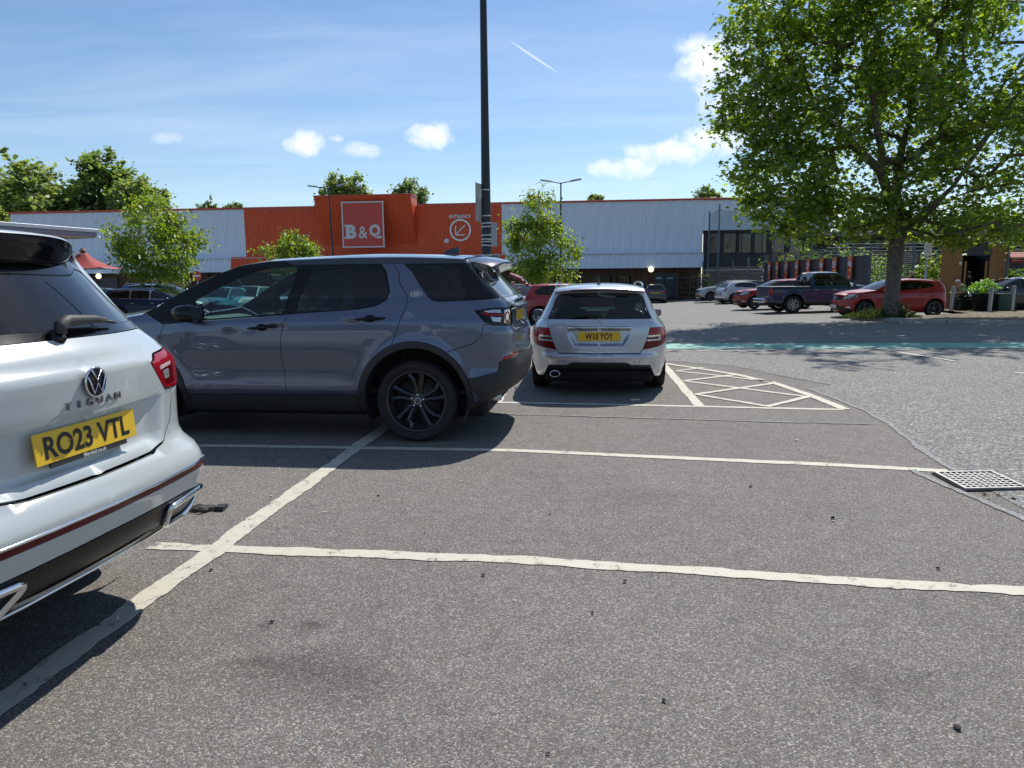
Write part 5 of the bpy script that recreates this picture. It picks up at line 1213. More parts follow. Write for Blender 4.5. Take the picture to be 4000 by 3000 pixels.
# loose stones and bits
def rock(px, py, s, m, name='stone', label='small dark stone lying loose on the asphalt', cat='stone', group='loose stones on the asphalt', flat=.6):
    r = np.random.default_rng(px + py); V, Fc = [], []
    ph = (1 + 5 ** .5) / 2
    I = [(-1, ph, 0), (1, ph, 0), (-1, -ph, 0), (1, -ph, 0), (0, -1, ph), (0, 1, ph), (0, -1, -ph), (0, 1, -ph), (ph, 0, -1), (ph, 0, 1), (-ph, 0, -1), (-ph, 0, 1)]
    Fc = [(0, 11, 5), (0, 5, 1), (0, 1, 7), (0, 7, 10), (0, 10, 11), (1, 5, 9), (5, 11, 4), (11, 10, 2), (10, 7, 6), (7, 1, 8), (3, 9, 4), (3, 4, 2), (3, 2, 6), (3, 6, 8), (3, 8, 9), (4, 9, 5), (2, 4, 11), (6, 2, 10), (8, 6, 7), (9, 8, 1)]
    a = r.uniform(0, 6.28); ex = r.uniform(1.0, 1.7)
    for v in I:
        v = Vector(v).normalized() * s * r.uniform(.75, 1.2); x, y = v.x * ex, v.y; V.append((x * math.cos(a) - y * math.sin(a), x * math.sin(a) + y * math.cos(a), v.z * flat))
    V = [(x * .62, y * .62, z * .62) for x, y, z in V]; z0 = min(v[2] for v in V); g = gz(px, py)
    o = mesh(name, V, Fc, m, loc=(g.x, g.y, .004 - z0)); tag(o, label, cat, group); return o
M_STN = mat('dark_stone', (.025, .023, .022), .8, noise=.4, nscale=60); M_STL = mat('pale_stone', (.42, .38, .30), .8, noise=.3, nscale=60); M_STR = mat('brick_chip', (.22, .07, .04), .85, noise=.3, nscale=60)
for px, py, s in ((1477, 1940, .016), (1771, 1960, .010), (2147, 2013, .011), (1888, 2250, .016), (2440, 2275, .016), (1063, 2433, .014), (825, 2230, .016), (2932, 1903, .017), (3300, 1909, .009), (3252, 2027, .020),
                  (2544, 2062, .008), (3664, 2224, .014), (2315, 2397, .010), (2595, 2742, .012), (3740, 2848, .018), (2140, 2948, .009), (3898, 1938, .018), (3960, 1952, .018), (3862, 1953, .011), (2076, 1850, .007), (1660, 2085, .007), (3120, 1760, .008), (2870, 1655, .008)):
    rock(px, py, s, M_STN)
for px, py, s in ((1801, 1882, .014), (1270, 2003, .016), (1455, 2003, .008), (2008, 2348, .010), (3254, 2037, .018), (2390, 1652, .016), (3112, 1722, .03), (1060, 1940, .018), (690, 2178, .010), (2700, 1880, .008)):
    rock(px, py, s, M_STL, 'leaf_scrap', 'pale dry scrap of litter lying on the asphalt', 'litter', 'pale scraps on the asphalt', .22)
rock(3845, 1935, .022, M_STR, 'brick_chip', 'small reddish brick chip lying beside the drain grate', 'stone', None)
# dropped work glove
gl0 = gz(820, 1992); M_GLV = mat('grey_knit_glove', (.055, .052, .05), .95, noise=.35, nscale=50, bmp=.003, bscale=300)
glv = empty('glove', (gl0.x, gl0.y, .006), R(8)); tag(glv, 'dark grey work glove lying flat on the asphalt beside the white SUV', 'glove')
b = MB(); n = 16
pal = [(-.02 + .052 * math.cos(a) * (1.25 if math.cos(a) > 0 else 1), .048 * math.sin(a)) for a in np.linspace(0, 2 * math.pi, 17)[:-1]]
b.prism(pal, lambda x, y: (x, y, 0), lambda x, y: (x * .86, y * .82, .020)); b.build('palm', M_GLV, glv)
MB().prism([(.045, -.036), (.10, -.044), (.102, .044), (.045, .040)], lambda x, y: (x, y, 0), lambda x, y: (x, y * .85, .024)).build('cuff', M_TRIM, glv)
for k, (y0, an, ln) in enumerate(((-.036, -14, .058), (-.013, -5, .075), (.012, 4, .072), (.034, 12, .056))):
    a = math.pi - R(an); p0 = Vector((-.055, y0, .010)); dr = Vector((math.cos(a), math.sin(a), 0))
    MB().tube([p0, p0 + dr * ln * .5 + Vector((0, 0, .004)), p0 + dr * ln], [.0115, .011, .007], 8).build('finger', M_GLV, glv, True)
MB().tube([(.0, -.04, .01), (-.02, -.066, .012), (-.05, -.078, .009)], [.013, .012, .008], 8).build('thumb', M_GLV, glv, True)
# ------------------------------------------------------------------ the store
WY = 62.7; ZB = zg(0, 62) - .02
def wu(px, py, Y=WY): v = aty(px, py, Y); return v.x, v.z
def cladding(name, base, stain):
    m, n, l, p = _new(name); tcn = n.new('ShaderNodeTexCoord'); mp_ = nd(n, 'ShaderNodeMapping', Scale=(2.2, 2.2, .12)); l.new(tcn.outputs['Object'], mp_.inputs[0])
    t = nd(n, 'ShaderNodeTexNoise', Scale=2.0, Detail=8., Roughness=.65); l.new(mp_.outputs[0], t.inputs['Vector'])
    t2 = nd(n, 'ShaderNodeTexNoise', Scale=.35, Detail=4.); l.new(tcn.outputs['Object'], t2.inputs['Vector'])
    c = ramp(n, l, t.outputs['Fac'], ((.28, tuple(x * (1 - stain) for x in base)), (.55, base), (.9, tuple(min(1, x * 1.06) for x in base))))
    c = mixc(n, l, .5, c, ramp(n, l, t2.outputs['Fac'], ((.3, (.86, .86, .86)), (.7, (1, 1, 1)))), 'MULTIPLY')
    l.new(c, p.inputs['Base Color']); p.inputs['Roughness'].default_value = .5
    return m
M_CW = cladding('white_sheet_cladding', (.68, .77, .87), .18); M_CO = cladding('orange_sheet_cladding', (.66, .088, .022), .16)
M_CAP = mat('red_capping', (.45, .06, .03), .5, noise=.1)
def brickmat(name, c1, c2, mortar, scale=1.):
    m, n, l, p = _new(name); tcn = n.new('ShaderNodeTexCoord'); sp = n.new('ShaderNodeSeparateXYZ'); l.new(tcn.outputs['Object'], sp.inputs[0])
    cb = n.new('ShaderNodeCombineXYZ'); ad = n.new('ShaderNodeMath'); l.new(sp.outputs['X'], ad.inputs[0]); l.new(sp.outputs['Y'], ad.inputs[1])
    l.new(ad.outputs[0], cb.inputs[0]); l.new(sp.outputs['Z'], cb.inputs[1])
    b = nd(n, 'ShaderNodeTexBrick', Scale=1. / scale); b.inputs['Brick Width'].default_value = .225; b.inputs['Row Height'].default_value = .075; b.inputs['Mortar Size'].default_value = .008
    b.inputs['Color1'].default_value = (*c1, 1); b.inputs['Color2'].default_value = (*c2, 1); b.inputs['Mortar'].default_value = (*mortar, 1); l.new(cb.outputs[0], b.inputs['Vector'])
    t = nd(n, 'ShaderNodeTexNoise', Scale=3., Detail=6.); l.new(tcn.outputs['Object'], t.inputs['Vector'])
    l.new(mixc(n, l, .5, b.outputs['Color'], ramp(n, l, t.outputs['Fac'], ((.3, (.7, .7, .7)), (.7, (1.1, 1.1, 1.1)))), 'MULTIPLY'), p.inputs['Base Color'])
    p.inputs['Roughness'].default_value = .9; l.new(bump(n, l, b.outputs['Fac'], -.01), p.inputs['Normal'])
    return m
M_BRICKD = brickmat('dark_brown_brick', (.10, .05, .035), (.15, .075, .05), (.16, .14, .12))
M_WOODP = mat('timber_panel', (.36, .17, .06), .7, noise=.2, nscale=5, bmp=.002, bscale=40)
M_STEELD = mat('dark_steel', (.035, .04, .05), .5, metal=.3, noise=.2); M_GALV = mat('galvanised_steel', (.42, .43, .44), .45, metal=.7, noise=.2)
M_WHITE = mat('white_letter', (.72, .74, .76), .45); M_SIGNR = mat('sign_red', (.50, .045, .03), .4, noise=.06, nscale=2.); M_SIGNG = mat('sign_letter_grey', (.52, .55, .56), .45)
M_LIT = mat('lit_globe', (.9, .8, .5), .4, emit=(1., .82, .45), estr=2.2)
M_DOORB = mat('dark_blue_door', (.05, .06, .085), .55, noise=.2); M_WINDK = mat('dark_window', (.012, .014, .016), .08, coat=1.)
store = empty('store_building', (0, WY, ZB)); tag(store, 'long retail shed with white and orange ribbed cladding behind the car park', 'building')
def sheet_mesh(h, w=1., pitch=.25, dep=.045):
    """one ribbed cladding sheet, origin at its lower left, facing -y"""
    prof = []
    for k in range(int(round(w / pitch))):
        x = k * pitch; prof += [(x, 0), (x + pitch * .55, 0), (x + pitch * .66, -dep), (x + pitch * .89, -dep)]
    prof.append((w, 0)); n = len(prof)
    V = [(x, y, 0) for x, y in prof] + [(x, y, h) for x, y in prof]
    return V, [(i, i + 1, n + i + 1, n + i) for i in range(n - 1)]
_sheets = {}
def clad_run(x0, x1, z0, z1, y, m, tilt=0., name='cladding_sheet', seed=0):
    n = max(1, round(x1 - x0)); w = (x1 - x0) / n; key = (round(z1 - z0, 3), m.name, round(w, 3)); r = random.Random(seed)
    for k in range(n):
        if key not in _sheets:
            V, Fc = sheet_mesh(z1 - z0, w, w / 4); o = mesh(name, V, Fc, m, store); _sheets[key] = o
        else: o = inst(_sheets[key], None, store)
        o.location = (x0 + k * w, y - WY + r.uniform(-.004, .004), z0 - ZB); o.rotation_euler = (tilt, 0, r.uniform(-.002, .002))
        _sheets[key] = o
ztop = 7.9
xl, xo0, xo1, xr_ = wu(40, 838)[0], wu(957, 900)[0], wu(1960, 900)[0], wu(3260, 800)[0]
zc1 = wu(2500, 988)[1]; zc0 = wu(2500, 1047, 61.6)[1]            # canopy band top and bottom
clad_run(xl, xo0, zc1 - .2, ztop, WY, M_CW, seed=1); clad_run(xo0, xo1, zc1 - .2, ztop, WY - .02, M_CO, seed=2)
xend = wu(2745, 900)[0]
clad_run(xo1, xend, zc1 - .2, ztop, WY, M_CW, seed=3)
zgc = wu(2900, 893)[1]
clad_run(xend + .001, xr_, zgc, ztop + .05, WY + .05, M_CW, seed=4)
# canopy band, leaning out slightly, with soffit
xcan0 = wu(898, 1010, 61.6)[0]
clad_run(xl, xcan0, zc0, zc1, 61.6, M_CW, R(-14), 'canopy_sheet', 5); clad_run(xcan0, xo1 + .4, zc0 - .05, zc1 + .1, 61.5, M_CO, R(-14), 'canopy_sheet', 6); clad_run(xo1 + .4, xend, zc0, zc1, 61.6, M_CW, R(-14), 'canopy_sheet', 7)
MB().box(((xl + xend) / 2, -.5, zc1 - ZB - .05), (xend - xl, 1.0, .04)).build('canopy_roof', M_CW, store)
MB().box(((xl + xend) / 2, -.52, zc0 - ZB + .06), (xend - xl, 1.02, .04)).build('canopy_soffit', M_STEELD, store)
for a, b_ in ((xl - .1, wu(1250, 800)[0]), (wu(1632, 800)[0], xr_)):
    MB().box(((a + b_) / 2, .1, ztop - ZB + .10), (b_ - a, .42, .16), bev=.02).build('roof_capping', M_CAP, store)
MB().box(((xl + xr_) / 2, 20.5, ztop - ZB - .3), (xr_ - xl, 40, .2)).build('roof_deck', M_GALV, store)
MB().box((xl + .1, 20.5, (ztop - ZB) / 2 - .2), (.2, 40, ztop - ZB - .4)).build('side_wall', M_CW, store)
# brick base with piers
MB().box(((xl + xend) / 2, .35, (zc0 - ZB) / 2 + .1), (xend - xl, .3, zc0 - ZB + .2)).build('brick_wall', M_BRICKD, store)
for px in (345, 520, 735, 800, 880, 2250, 2395, 2470, 2520, 2650):
    x = wu(px, 1090)[0]; MB().box((x, .14, (zc0 - ZB) / 2), (.5, .14, zc0 - ZB), bev=.01).build('brick_pier', M_BRICKD, store)
# doors, windows
def flat(name, px0, px1, py0, py1, y, m, dep=.06, parent=None):
    x0, z1 = wu(px0, py0); x1, z0 = wu(px1, py1); z0 = max(z0, ZB + .0)
    return MB().box(((x0 + x1) / 2, y - WY, (z0 + z1) / 2 - ZB), (x1 - x0, dep, z1 - z0), bev=.01).build(name, m, parent or store)
for a, b_ in ((2556, 2596), (2600, 2640)):
    d = flat('entrance_door', a, b_, 1066, 1165, 62.78, M_DOORB); flat('door_notice', a + 8, b_ - 10, 1083, 1090, 62.72, mat('pale_blue_notice', (.3, .42, .5), .5), .02, d).location = (-d.location.x, 0, 0)
flat('roller_door', 388, 462, 1085, 1150, 62.78, M_DOORB); flat('shop_window', 2300, 2390, 1078, 1140, 62.80, M_WINDK); flat('shop_window', 2410, 2465, 1078, 1140, 62.80, M_WINDK); flat('shop_window', 560, 720, 1085, 1140, 62.8, M_WINDK)
for px, py in ((385, 1079), (2543, 1052)):
    x, z = wu(px, py, 61.45); MB().lathe([(.001, -.24), (.16, -.18), (.24, 0), (.16, .18), (.001, .24)], 16, None, (x, 61.45 - WY, z - ZB)).build('wall_lamp', M_LIT, store, True)
    MB().box((x, 61.8 - WY, z - ZB), (.12, .6, .1)).build('lamp_bracket', M_STEELD, store)
x, z = wu(1743, 941, WY - .2); MB().lathe([(.22, -.14), (.22, 0), (.16, .08), (.001, .12)], 14, Matrix.Rotation(R(90), 3, 'X'), (x, -.08, z - ZB)).build('alarm_box', M_WHITE, store, True)
# leaning sign tower
xa, xb = wu(1257, 800)[0], wu(1623, 850)[0]; zt = wu(1440, 765, WY - 1.6)[1]; zl = wu(1620, 952)[1]; out_ = 1.7
def tower(x, t): return None
n = round(xb - xa); w = (xb - xa) / n; H_ = zt - zl; ln = math.hypot(H_, out_); tl = math.atan2(out_, H_)
for k in range(n):
    if k == 0: V, Fc = sheet_mesh(ln, w, w / 4); t0 = mesh('tower_sheet', V, Fc, M_CO, store); o = t0
    else: o = inst(t0, None, store)
    o.location = (xa + k * w, -.07, zl - ZB); o.rotation_euler = (tl, 0, 0)
for xx, nm in ((xa, 0), (xb, 1)):
    V = [(xx, -.06, zl - ZB), (xx, -.06 - out_, zt - ZB), (xx, .5, zt - ZB), (xx, .5, zl - ZB)]; V2_ = [(v[0] + (.04 if nm else -.04), v[1], v[2]) for v in V]
    MB().add(V + V2_, [(0, 1, 2, 3), (7, 6, 5, 4), (0, 4, 5, 1), (1, 5, 6, 2), (2, 6, 7, 3), (3, 7, 4, 0)]).build('tower_cheek', M_CO, store)
MB().box(((xa + xb) / 2, -.6, zt - ZB + .05), (xb - xa + .2, 2.3, .12), bev=.02).build('tower_capping', M_CAP, store)
clad_run(xa, xb, zc1 - .2, zl + .1, WY - .05, M_CO, seed=9)
# square sign on the tower face (local frame lies in the leaning plane)
SY = WY - 1.72
sg_ = empty('shop_sign', parent=store); sg_.location = (0, SY - WY, -ZB)
sx0, sz1 = wu(1338, 792, SY); sx1, sz0 = wu(1503, 964, SY); sw, sh = sx1 - sx0, sz1 - sz0; scx, scz = (sx0 + sx1) / 2, (sz0 + sz1) / 2
MB().box((scx, -.12, scz), (sw, .16, sh), bev=.02).build('sign_panel', M_SIGNR, sg_)
for cx_, cz_, ww, hh in ((scx, sz1, sw + .18, .12), (scx, sz0, sw + .18, .12), (sx0, scz, .12, sh - .12), (sx1, scz, .12, sh - .12)):
    MB().box((cx_, -.215, cz_), (ww, .05, hh), bev=.01).build('sign_frame', M_SIGNG, sg_)
MB().box((scx, -.202, sz0 + sh * .555), (sw - .15, .012, .025)).build('sign_joint', M_CAP, sg_)
from itertools import accumulate
def flatletters(txt, w_, h_, m, parent, loc, bold, name='letter', ext=.04):
    Vt, Ft = fit_text(txt, w_, h_, ext, bold=bold)
    o = mesh(name, Vt, Ft, m, parent, loc=loc, rot=(R(90), 0, 0)); return o
for ch, fx, fw, fh in (('B', -.285, .26, .315), ('&', .0, .22, .27), ('Q', .285, .27, .315)):
    flatletters(ch, sw * fw, sh * fh, M_SIGNG, sg_, (scx + sw * fx * 1.02, -.205, sz0 + sh * (.345 if ch != '&' else .325)), .05 if ch != '&' else .012)
for dx_, dz_ in ((-.432, .145), (-.432, -.145)): MB().box((scx + sw * (-.285 * 1.02 + (dx_ + .285) * .92), -.226, sz0 + sh * (.345 + dz_ * .93)), (sw * .075, .04, sh * .045)).build('letter_serif', M_SIGNG, sg_)
MB().box((scx + sw * .40, -.226, sz0 + sh * .215), (sw * .11, .04, sh * .05)).build('letter_tail', M_SIGNG, sg_)
# ENTRANCE with arrow in a ring
ex, ez = wu(1798, 846); flatletters('ENTRANCE', 1.88, .30, M_WHITE, store, (ex, -.13, ez - ZB), .018, 'entrance_lettering')
rx, rz = wu(1799, 899)
ring = MB(); nR = 40; V, Fc = [], []
for k in range(nR):
    a = 2 * math.pi * k / nR
    for r_, y in ((.95, -.12), (.80, -.12), (.80, -.08), (.95, -.08)): V.append((rx + r_ * math.cos(a), y, rz - ZB + r_ * math.sin(a)))
for k in range(nR):
    j = (k + 1) % nR
    for q in range(4): Fc.append((k * 4 + q, k * 4 + (q + 1) % 4, j * 4 + (q + 1) % 4, j * 4 + q))
ring.add(V, Fc).build('arrow_ring', M_WHITE, store)
for (a0, a1), (b0, b1) in (((.42, .42), (-.40, -.40)), ((-.42, .38), (-.42, -.44)), ((-.42, -.42), (.38, -.42))):
    d = Vector((b0 - a0, 0, b1 - a1)); c = Vector((rx + (a0 + b0) / 2, -.10 - .005 * (a1 < b1), rz - ZB + (a1 + b1) / 2))
    an = math.atan2(d.z, d.x); MB().box((0, 0, 0), (d.length, .05, .10), bev=.01).build('arrow_stroke', M_WHITE, store, loc=c, rot=(0, -an, 0))
# right end: dark glazed upper floor behind the yard
xg0 = wu(2752, 950)[0]
MB().box(((xg0 + xr_) / 2, .75, (zgc - ZB) / 2), (xr_ - xg0, .2, zgc - ZB)).build('yard_wall', mat('dark_yard_wall', (.05, .048, .05), .7, noise=.3), store)
MB().box(((xend + xr_) / 2, .1, zgc - ZB), (xr_ - xend, .5, .22), bev=.02).build('gutter', M_CW, store)
for k, px in enumerate((2790, 2850, 2910, 2970, 3040, 3110)):
    x, z = wu(px, 950, WY + .6); MB().box((x, .6, z - ZB), (1.0, .06, 1.6), bev=.02).build('upper_window', M_WINDK, store)
    MB().box((x + .62, .58, z - ZB), (.10, .1, 2.6)).build('mullion', M_STEELD, store)
# ------------------------------------------------------------------ trees
M_BARK = mat('plane_bark', (.13, .105, .08), .9, noise=.45, nscale=7, bmp=.02, bscale=18)
M_BARK2 = mat('young_bark', (.10, .08, .06), .9, noise=.3, nscale=12, bmp=.006, bscale=40)
L_PLANE = leafmat('plane_leaf', (.062, .125, .026), (.255, .335, .070), .60, (2.2, 2.15, .55))
L_YOUNG = leafmat('young_tree_leaf', (.085, .165, .024), (.20, .26, .04), .52, (2.3, 2.2, .55))
L_RUST = leafmat('rusty_new_leaf', (.16, .10, .03), (.22, .15, .04), .4, (1.8, 1.3, .5))
L_FAR = leafmat('far_tree_leaf', (.15, .20, .075), (.28, .33, .13), .45, (1.9, 2., .7))
L_FAR2 = leafmat('far_dark_leaf', (.105, .16, .06), (.21, .27, .10), .45, (1.9, 2., .7))
L_BUSH = leafmat('bush_leaf', (.05, .11, .02), (.14, .2, .04), .4)
def star_leaf():
    """five-lobed leaf, base at the origin, tip along +x, folded a little on its midrib"""
    an = [(-150, .30), (-115, .62), (-85, .42), (-52, .92), (-28, .55), (0, 1.05), (28, .55), (52, .92), (85, .42), (115, .62), (150, .30)]
    V = [(.0, 0, 0)] + [(.12 + .6 * r * math.cos(R(a)), .6 * r * math.sin(R(a)), -.16 * abs(math.sin(R(a))) * r) for a, r in an]
    T = [(0, i, i + 1) for i in range(1, 11)]
    return np.array(V), np.array(T)
def oval_leaf():
    V = [(0, 0, 0), (.3, .2, -.05), (.7, .18, -.05), (1, 0, -.06), (.7, -.18, -.05), (.3, -.2, -.05)]
    return np.array(V), np.array([(0, 1, 2), (0, 2, 3), (0, 3, 4), (0, 4, 5)])
def clump_leaf():
    V = [(-.1, -.5, 0), (.45, -.3, .06), (.5, .35, 0), (-.2, .5, -.06)]
    return np.array(V), np.array([(0, 1, 2), (0, 2, 3)])
def scatter(pts, nrm_bias, size, tmpl, r, droop=.5):
    """copies of a leaf template at points, random turn"""
    V0, T0 = tmpl; n = len(pts); a = r.uniform(0, 2 * math.pi, n)
    zt = r.normal(0, .55, n) - droop; d = np.stack([np.cos(a), np.sin(a), zt], 1); d /= np.linalg.norm(d, axis=1)[:, None]
    up = r.normal(0, .45, (n, 3)) + nrm_bias; s = np.cross(up, d); s /= np.maximum(np.linalg.norm(s, axis=1), 1e-6)[:, None]; u = np.cross(d, s)
    sz = size * r.uniform(.65, 1.25, n)
    P = pts[:, None, :] + sz[:, None, None] * (V0[None, :, 0:1] * d[:, None, :] + V0[None, :, 1:2] * s[:, None, :] + V0[None, :, 2:3] * u[:, None, :])
    T = T0[None] + (np.arange(n) * len(V0))[:, None, None]
    return P.reshape(-1, 3), T.reshape(-1, 3)
def grow(base, limbs, centers, r_tip=.012, expo=.47, seed=0, jit=.12, nseg=3):
    """tree skeleton: limb polylines first, then every leaf cluster joins the nearest existing wood"""
    r = np.random.default_rng(seed); nodes, par = [np.array(base, float)], [-1]
    for lb in limbs:
        lb = [np.array(p, float) for p in lb]; i0 = int(np.argmin([np.linalg.norm(nodes[k] - lb[0]) for k in range(len(nodes))]))
        prev = i0
        for a, b in zip(lb[:-1], lb[1:]):
            k = max(1, int(np.linalg.norm(b - a) / .6))
            for j in range(1, k + 1):
                nodes.append(a + (b - a) * j / k + (r.normal(0, .03, 3) if j < k else 0)); par.append(prev); prev = len(nodes) - 1
    C = np.array(centers); ref = nodes[len(nodes) // 3]
    order = np.argsort(np.linalg.norm(C - np.mean(nodes[-len(nodes) // 2:], axis=0), axis=1)); ends = {}
    for ci in order:
        c = C[ci]; N = np.array(nodes); d = c - N; dist = np.linalg.norm(d, axis=1); cost = dist + .9 * np.maximum(0, -d[:, 2]) + .35 * np.maximum(0, N[:, 2] * 0)
        cost[:3] += 2.; p = int(np.argmin(cost)); prev = p; a = N[p]; k = max(2, min(6, int(dist[p] / .45)))
        sag = np.array([0, 0, -.10 * dist[p]])
        for j in range(1, k + 1):
            t = j / k; q = a + (c - a) * t + sag * (t - t * t) * -1.6 + (r.normal(0, jit * dist[p] * .25, 3) if j < k else 0)
            nodes.append(q); par.append(prev); prev = len(nodes) - 1
        ends[ci] = prev
    cnt = np.zeros(len(nodes))
    for e in ends.values(): cnt[e] += 1
    for i in range(len(nodes) - 1, 0, -1): cnt[par[i]] += cnt[i]
    rad = r_tip * np.maximum(cnt, .5) ** expo
    return np.array(nodes), np.array(par), rad
def wood(name, N, par, rad, m, parent, flare=1.5, z0=0, trunk_r=None):
    V, T = [], []; 
    for i in range(1, len(N)):
        p = par[i]; a, b = N[p], N[i]; ra, rb = min(rad[p], rad[i] * 1.35), rad[i]
        if trunk_r: ra, rb = min(ra, trunk_r), min(rb, trunk_r)
        if p == 0: ra = rb * flare
        n = 9 if rb > .08 else (6 if rb > .03 else 4); t = b - a; L = np.linalg.norm(t)
        if L < 1e-6: continue
        t /= L; u = np.cross(t, [0, 0, 1.] if abs(t[2]) < .9 else [1., 0, 0]); u /= np.linalg.norm(u); w = np.cross(t, u); an = np.arange(n) * 2 * math.pi / n
        ring = np.cos(an)[:, None] * u + np.sin(an)[:, None] * w; o = len(V); a2 = a - t * rb * .25
        V += list(a2 + ring * ra) + list(b + ring * rb + t * rb * .25)
        for k in range(n): j = (k + 1) % n; T += [(o + k, o + j, o + n + j), (o + k, o + n + j, o + n + k)]
    return mesh_np(name, np.array(V), np.array(T), m, parent, True)
def crown_pts(c, rad, n, r, shell=.55, lump=.28, zcut=None, seed=0):
    """cluster centres inside a lumpy ellipsoid, thicker towards its skin"""
    rr = np.random.default_rng(seed + 7); K = rr.normal(0, 1, (9, 3)); K /= np.linalg.norm(K, axis=1)[:, None]; amp = rr.uniform(-lump, lump, 9); out = []
    while len(out) < n:
        d = r.normal(0, 1, 3); d /= np.linalg.norm(d); q = 1 + float((amp * np.exp(-((1 - K @ d) / .28))).sum())
        t = (shell + (1 - shell) * r.uniform()) if r.uniform() < .72 else r.uniform(.15, 1) ** .6
        p = np.array(c) + d * np.array(rad) * q * t
        if zcut is not None and p[2] < zcut: continue
        out.append(p)
    return np.array(out)
def make_tree(label, base, limbs, centers, per, spread, leaf, tmpl, lm, bark, seed, cat='tree', group=None, name='tree', r_tip=.012, expo=.47, trunk_r=None, rust=None, wood_on=True, bias=(0, 0, 1.), droop=.5):
    t = empty(name, (base[0], base[1], base[2])); tag(t, label, cat, group); r = np.random.default_rng(seed); B0 = np.array(base)
    if wood_on:
        N, par, rad = grow(base, limbs, centers, r_tip, expo, seed)
        wood('trunk', N - B0, par, rad, bark, t, trunk_r=trunk_r)
    C = np.repeat(np.array(centers), per, 0); P = C + r.normal(0, 1, C.shape) * np.array(spread)
    if wood_on:                                   # leaves also along the thin branches
        thin = np.where(rad < r_tip * 3.2)[0]; thin = thin[thin > 0]; k = len(P) // 4; pick = r.choice(thin, k); tt = r.uniform(0, 1, k)[:, None]
        P = np.vstack([P[:-k], N[par[pick]] * (1 - tt) + N[pick] * tt + r.normal(0, .12, (k, 3))])
    V, T = scatter(P - B0, np.array(bias), leaf, tmpl, r, droop)
    cr = mesh_np('crown', V, T, lm, t); tag(cr, kind='stuff')
    if rust is not None:
        m = r.uniform(0, 1, len(P)) < .07; q = P[m] + r.normal(0, .1, (m.sum(), 3)); zz = np.percentile(P[:, 2], 45); q = q[q[:, 2] > zz]
        V, T = scatter(q - B0, np.array(bias), leaf * .9, tmpl, r, droop); tag(mesh_np('new_growth', V, T, rust, t), kind='stuff')
    return t
# --- the big plane tree on the island
def plane_tree():
    b = gz(3478, 1240, .10); D = b.length; base = np.array([b.x, b.y, b.z]); dep = (Vector((b.x, b.y, b.z - CAM_H))).dot(Vector(_F0))
    Rv = np.array([math.cos(YAW), math.sin(YAW), 0]); Fv = np.array([-math.sin(YAW), math.cos(YAW), 0]); pm = F_PX / dep
    def P(px, py, f=0.): return base + Rv * ((px - 3478) / pm) + Fv * f + np.array([0, 0, (1240 - py) / pm])
    trunk = [base, P(3478, 1150), P(3480, 1050), P(3482, 960), P(3488, 905)]
    limbs = [trunk, [P(3488, 905), P(3440, 800, -.2), P(3380, 690, -.4), P(3350, 560, -.6), P(3330, 420, -.5), P(3300, 200, -.4), P(3280, -60, 0)],
             [P(3488, 905), P(3500, 780, .6), P(3530, 640, 1.), P(3570, 480, 1.2), P(3580, 300, 1.2), P(3600, 60, 1.), P(3610, -150, 1)],
             [P(3488, 905), P(3550, 850, -.5), P(3620, 760, -.9), P(3680, 640, -1.2), P(3800, 420, -1.6), P(3900, 150, -1.5)],
             [P(3440, 800, -.2), P(3330, 700, -1.2), P(3180, 600, -2.), P(3020, 480, -2.2)],
             [P(3488, 905), P(3470, 830, 1.4), P(3400, 700, 2.6), P(3250, 560, 3.2)],
             [P(3550, 850, -.5), P(3700, 800, 1.), P(3880, 740, 2.), P(4050, 640, 2.4)],
             [P(3380, 690, -.4), P(3200, 480, .4), P(3050, 250, .6), P(2950, 60, .5)]]
    r = np.random.default_rng(42); cs = []
    # envelope: crown lobes seen in the picture, each with its own depth
    lobes = [((3080, 130), (300, 230), 3.2, 105), ((2980, 420), (250, 190), 2.6, 70), ((3060, 690), (230, 190), 2.8, 72), ((3420, 150), (420, 330), 4.4, 150), ((3420, 520), (380, 290), 4.2, 130), ((3200, 840), (230, 110), 2.2, 40), ((3440, 880), (150, 70), 1.6, 12),
             ((3820, 200), (400, 380), 4.6, 130), ((3860, 560), (380, 250), 4.2, 90), ((3760, 860), (250, 90), 3.0, 34), ((3950, 880), (200, 90), 2.4, 24), ((3450, -260), (700, 250), 4.5, 130), ((2900, 200), (120, 120), 1.2, 12), ((4300, 300), (260, 420), 4., 60), ((2870, 700), (60, 60), .6, 4), ((2945, 850), (70, 45), .8, 8), ((3640, 905), (150, 60), 2.0, 22), ((3820, 935), (170, 55), 2.2, 22), ((3080, 860), (180, 70), 1.8, 18), ((3600, 700), (200, 160), 3., 30)]
    for k, ((px, py), (rx, ry), rd, n) in enumerate(lobes):
        c = crown_pts((0, 0, 0), (rx / pm, rd, ry / pm), n, r, .55, .35, seed=k)
        cs.append(P(px, py) + c[:, 0:1] * Rv + c[:, 1:2] * Fv + c[:, 2:3] * np.array([0, 0, 1.]))
    cs = np.vstack(cs); cs = cs[cs[:, 2] > base[2] + 2.3]
    return make_tree('tall broad plane tree growing from the kerbed island', base, limbs, cs, 38, (.31, .31, .25), .225, star_leaf(), L_PLANE, M_BARK, 3, r_tip=.0125, expo=.425, trunk_r=.245, name='plane_tree', bias=(0, -.1, 1.), droop=.35), base
PLANE, PBASE = plane_tree()
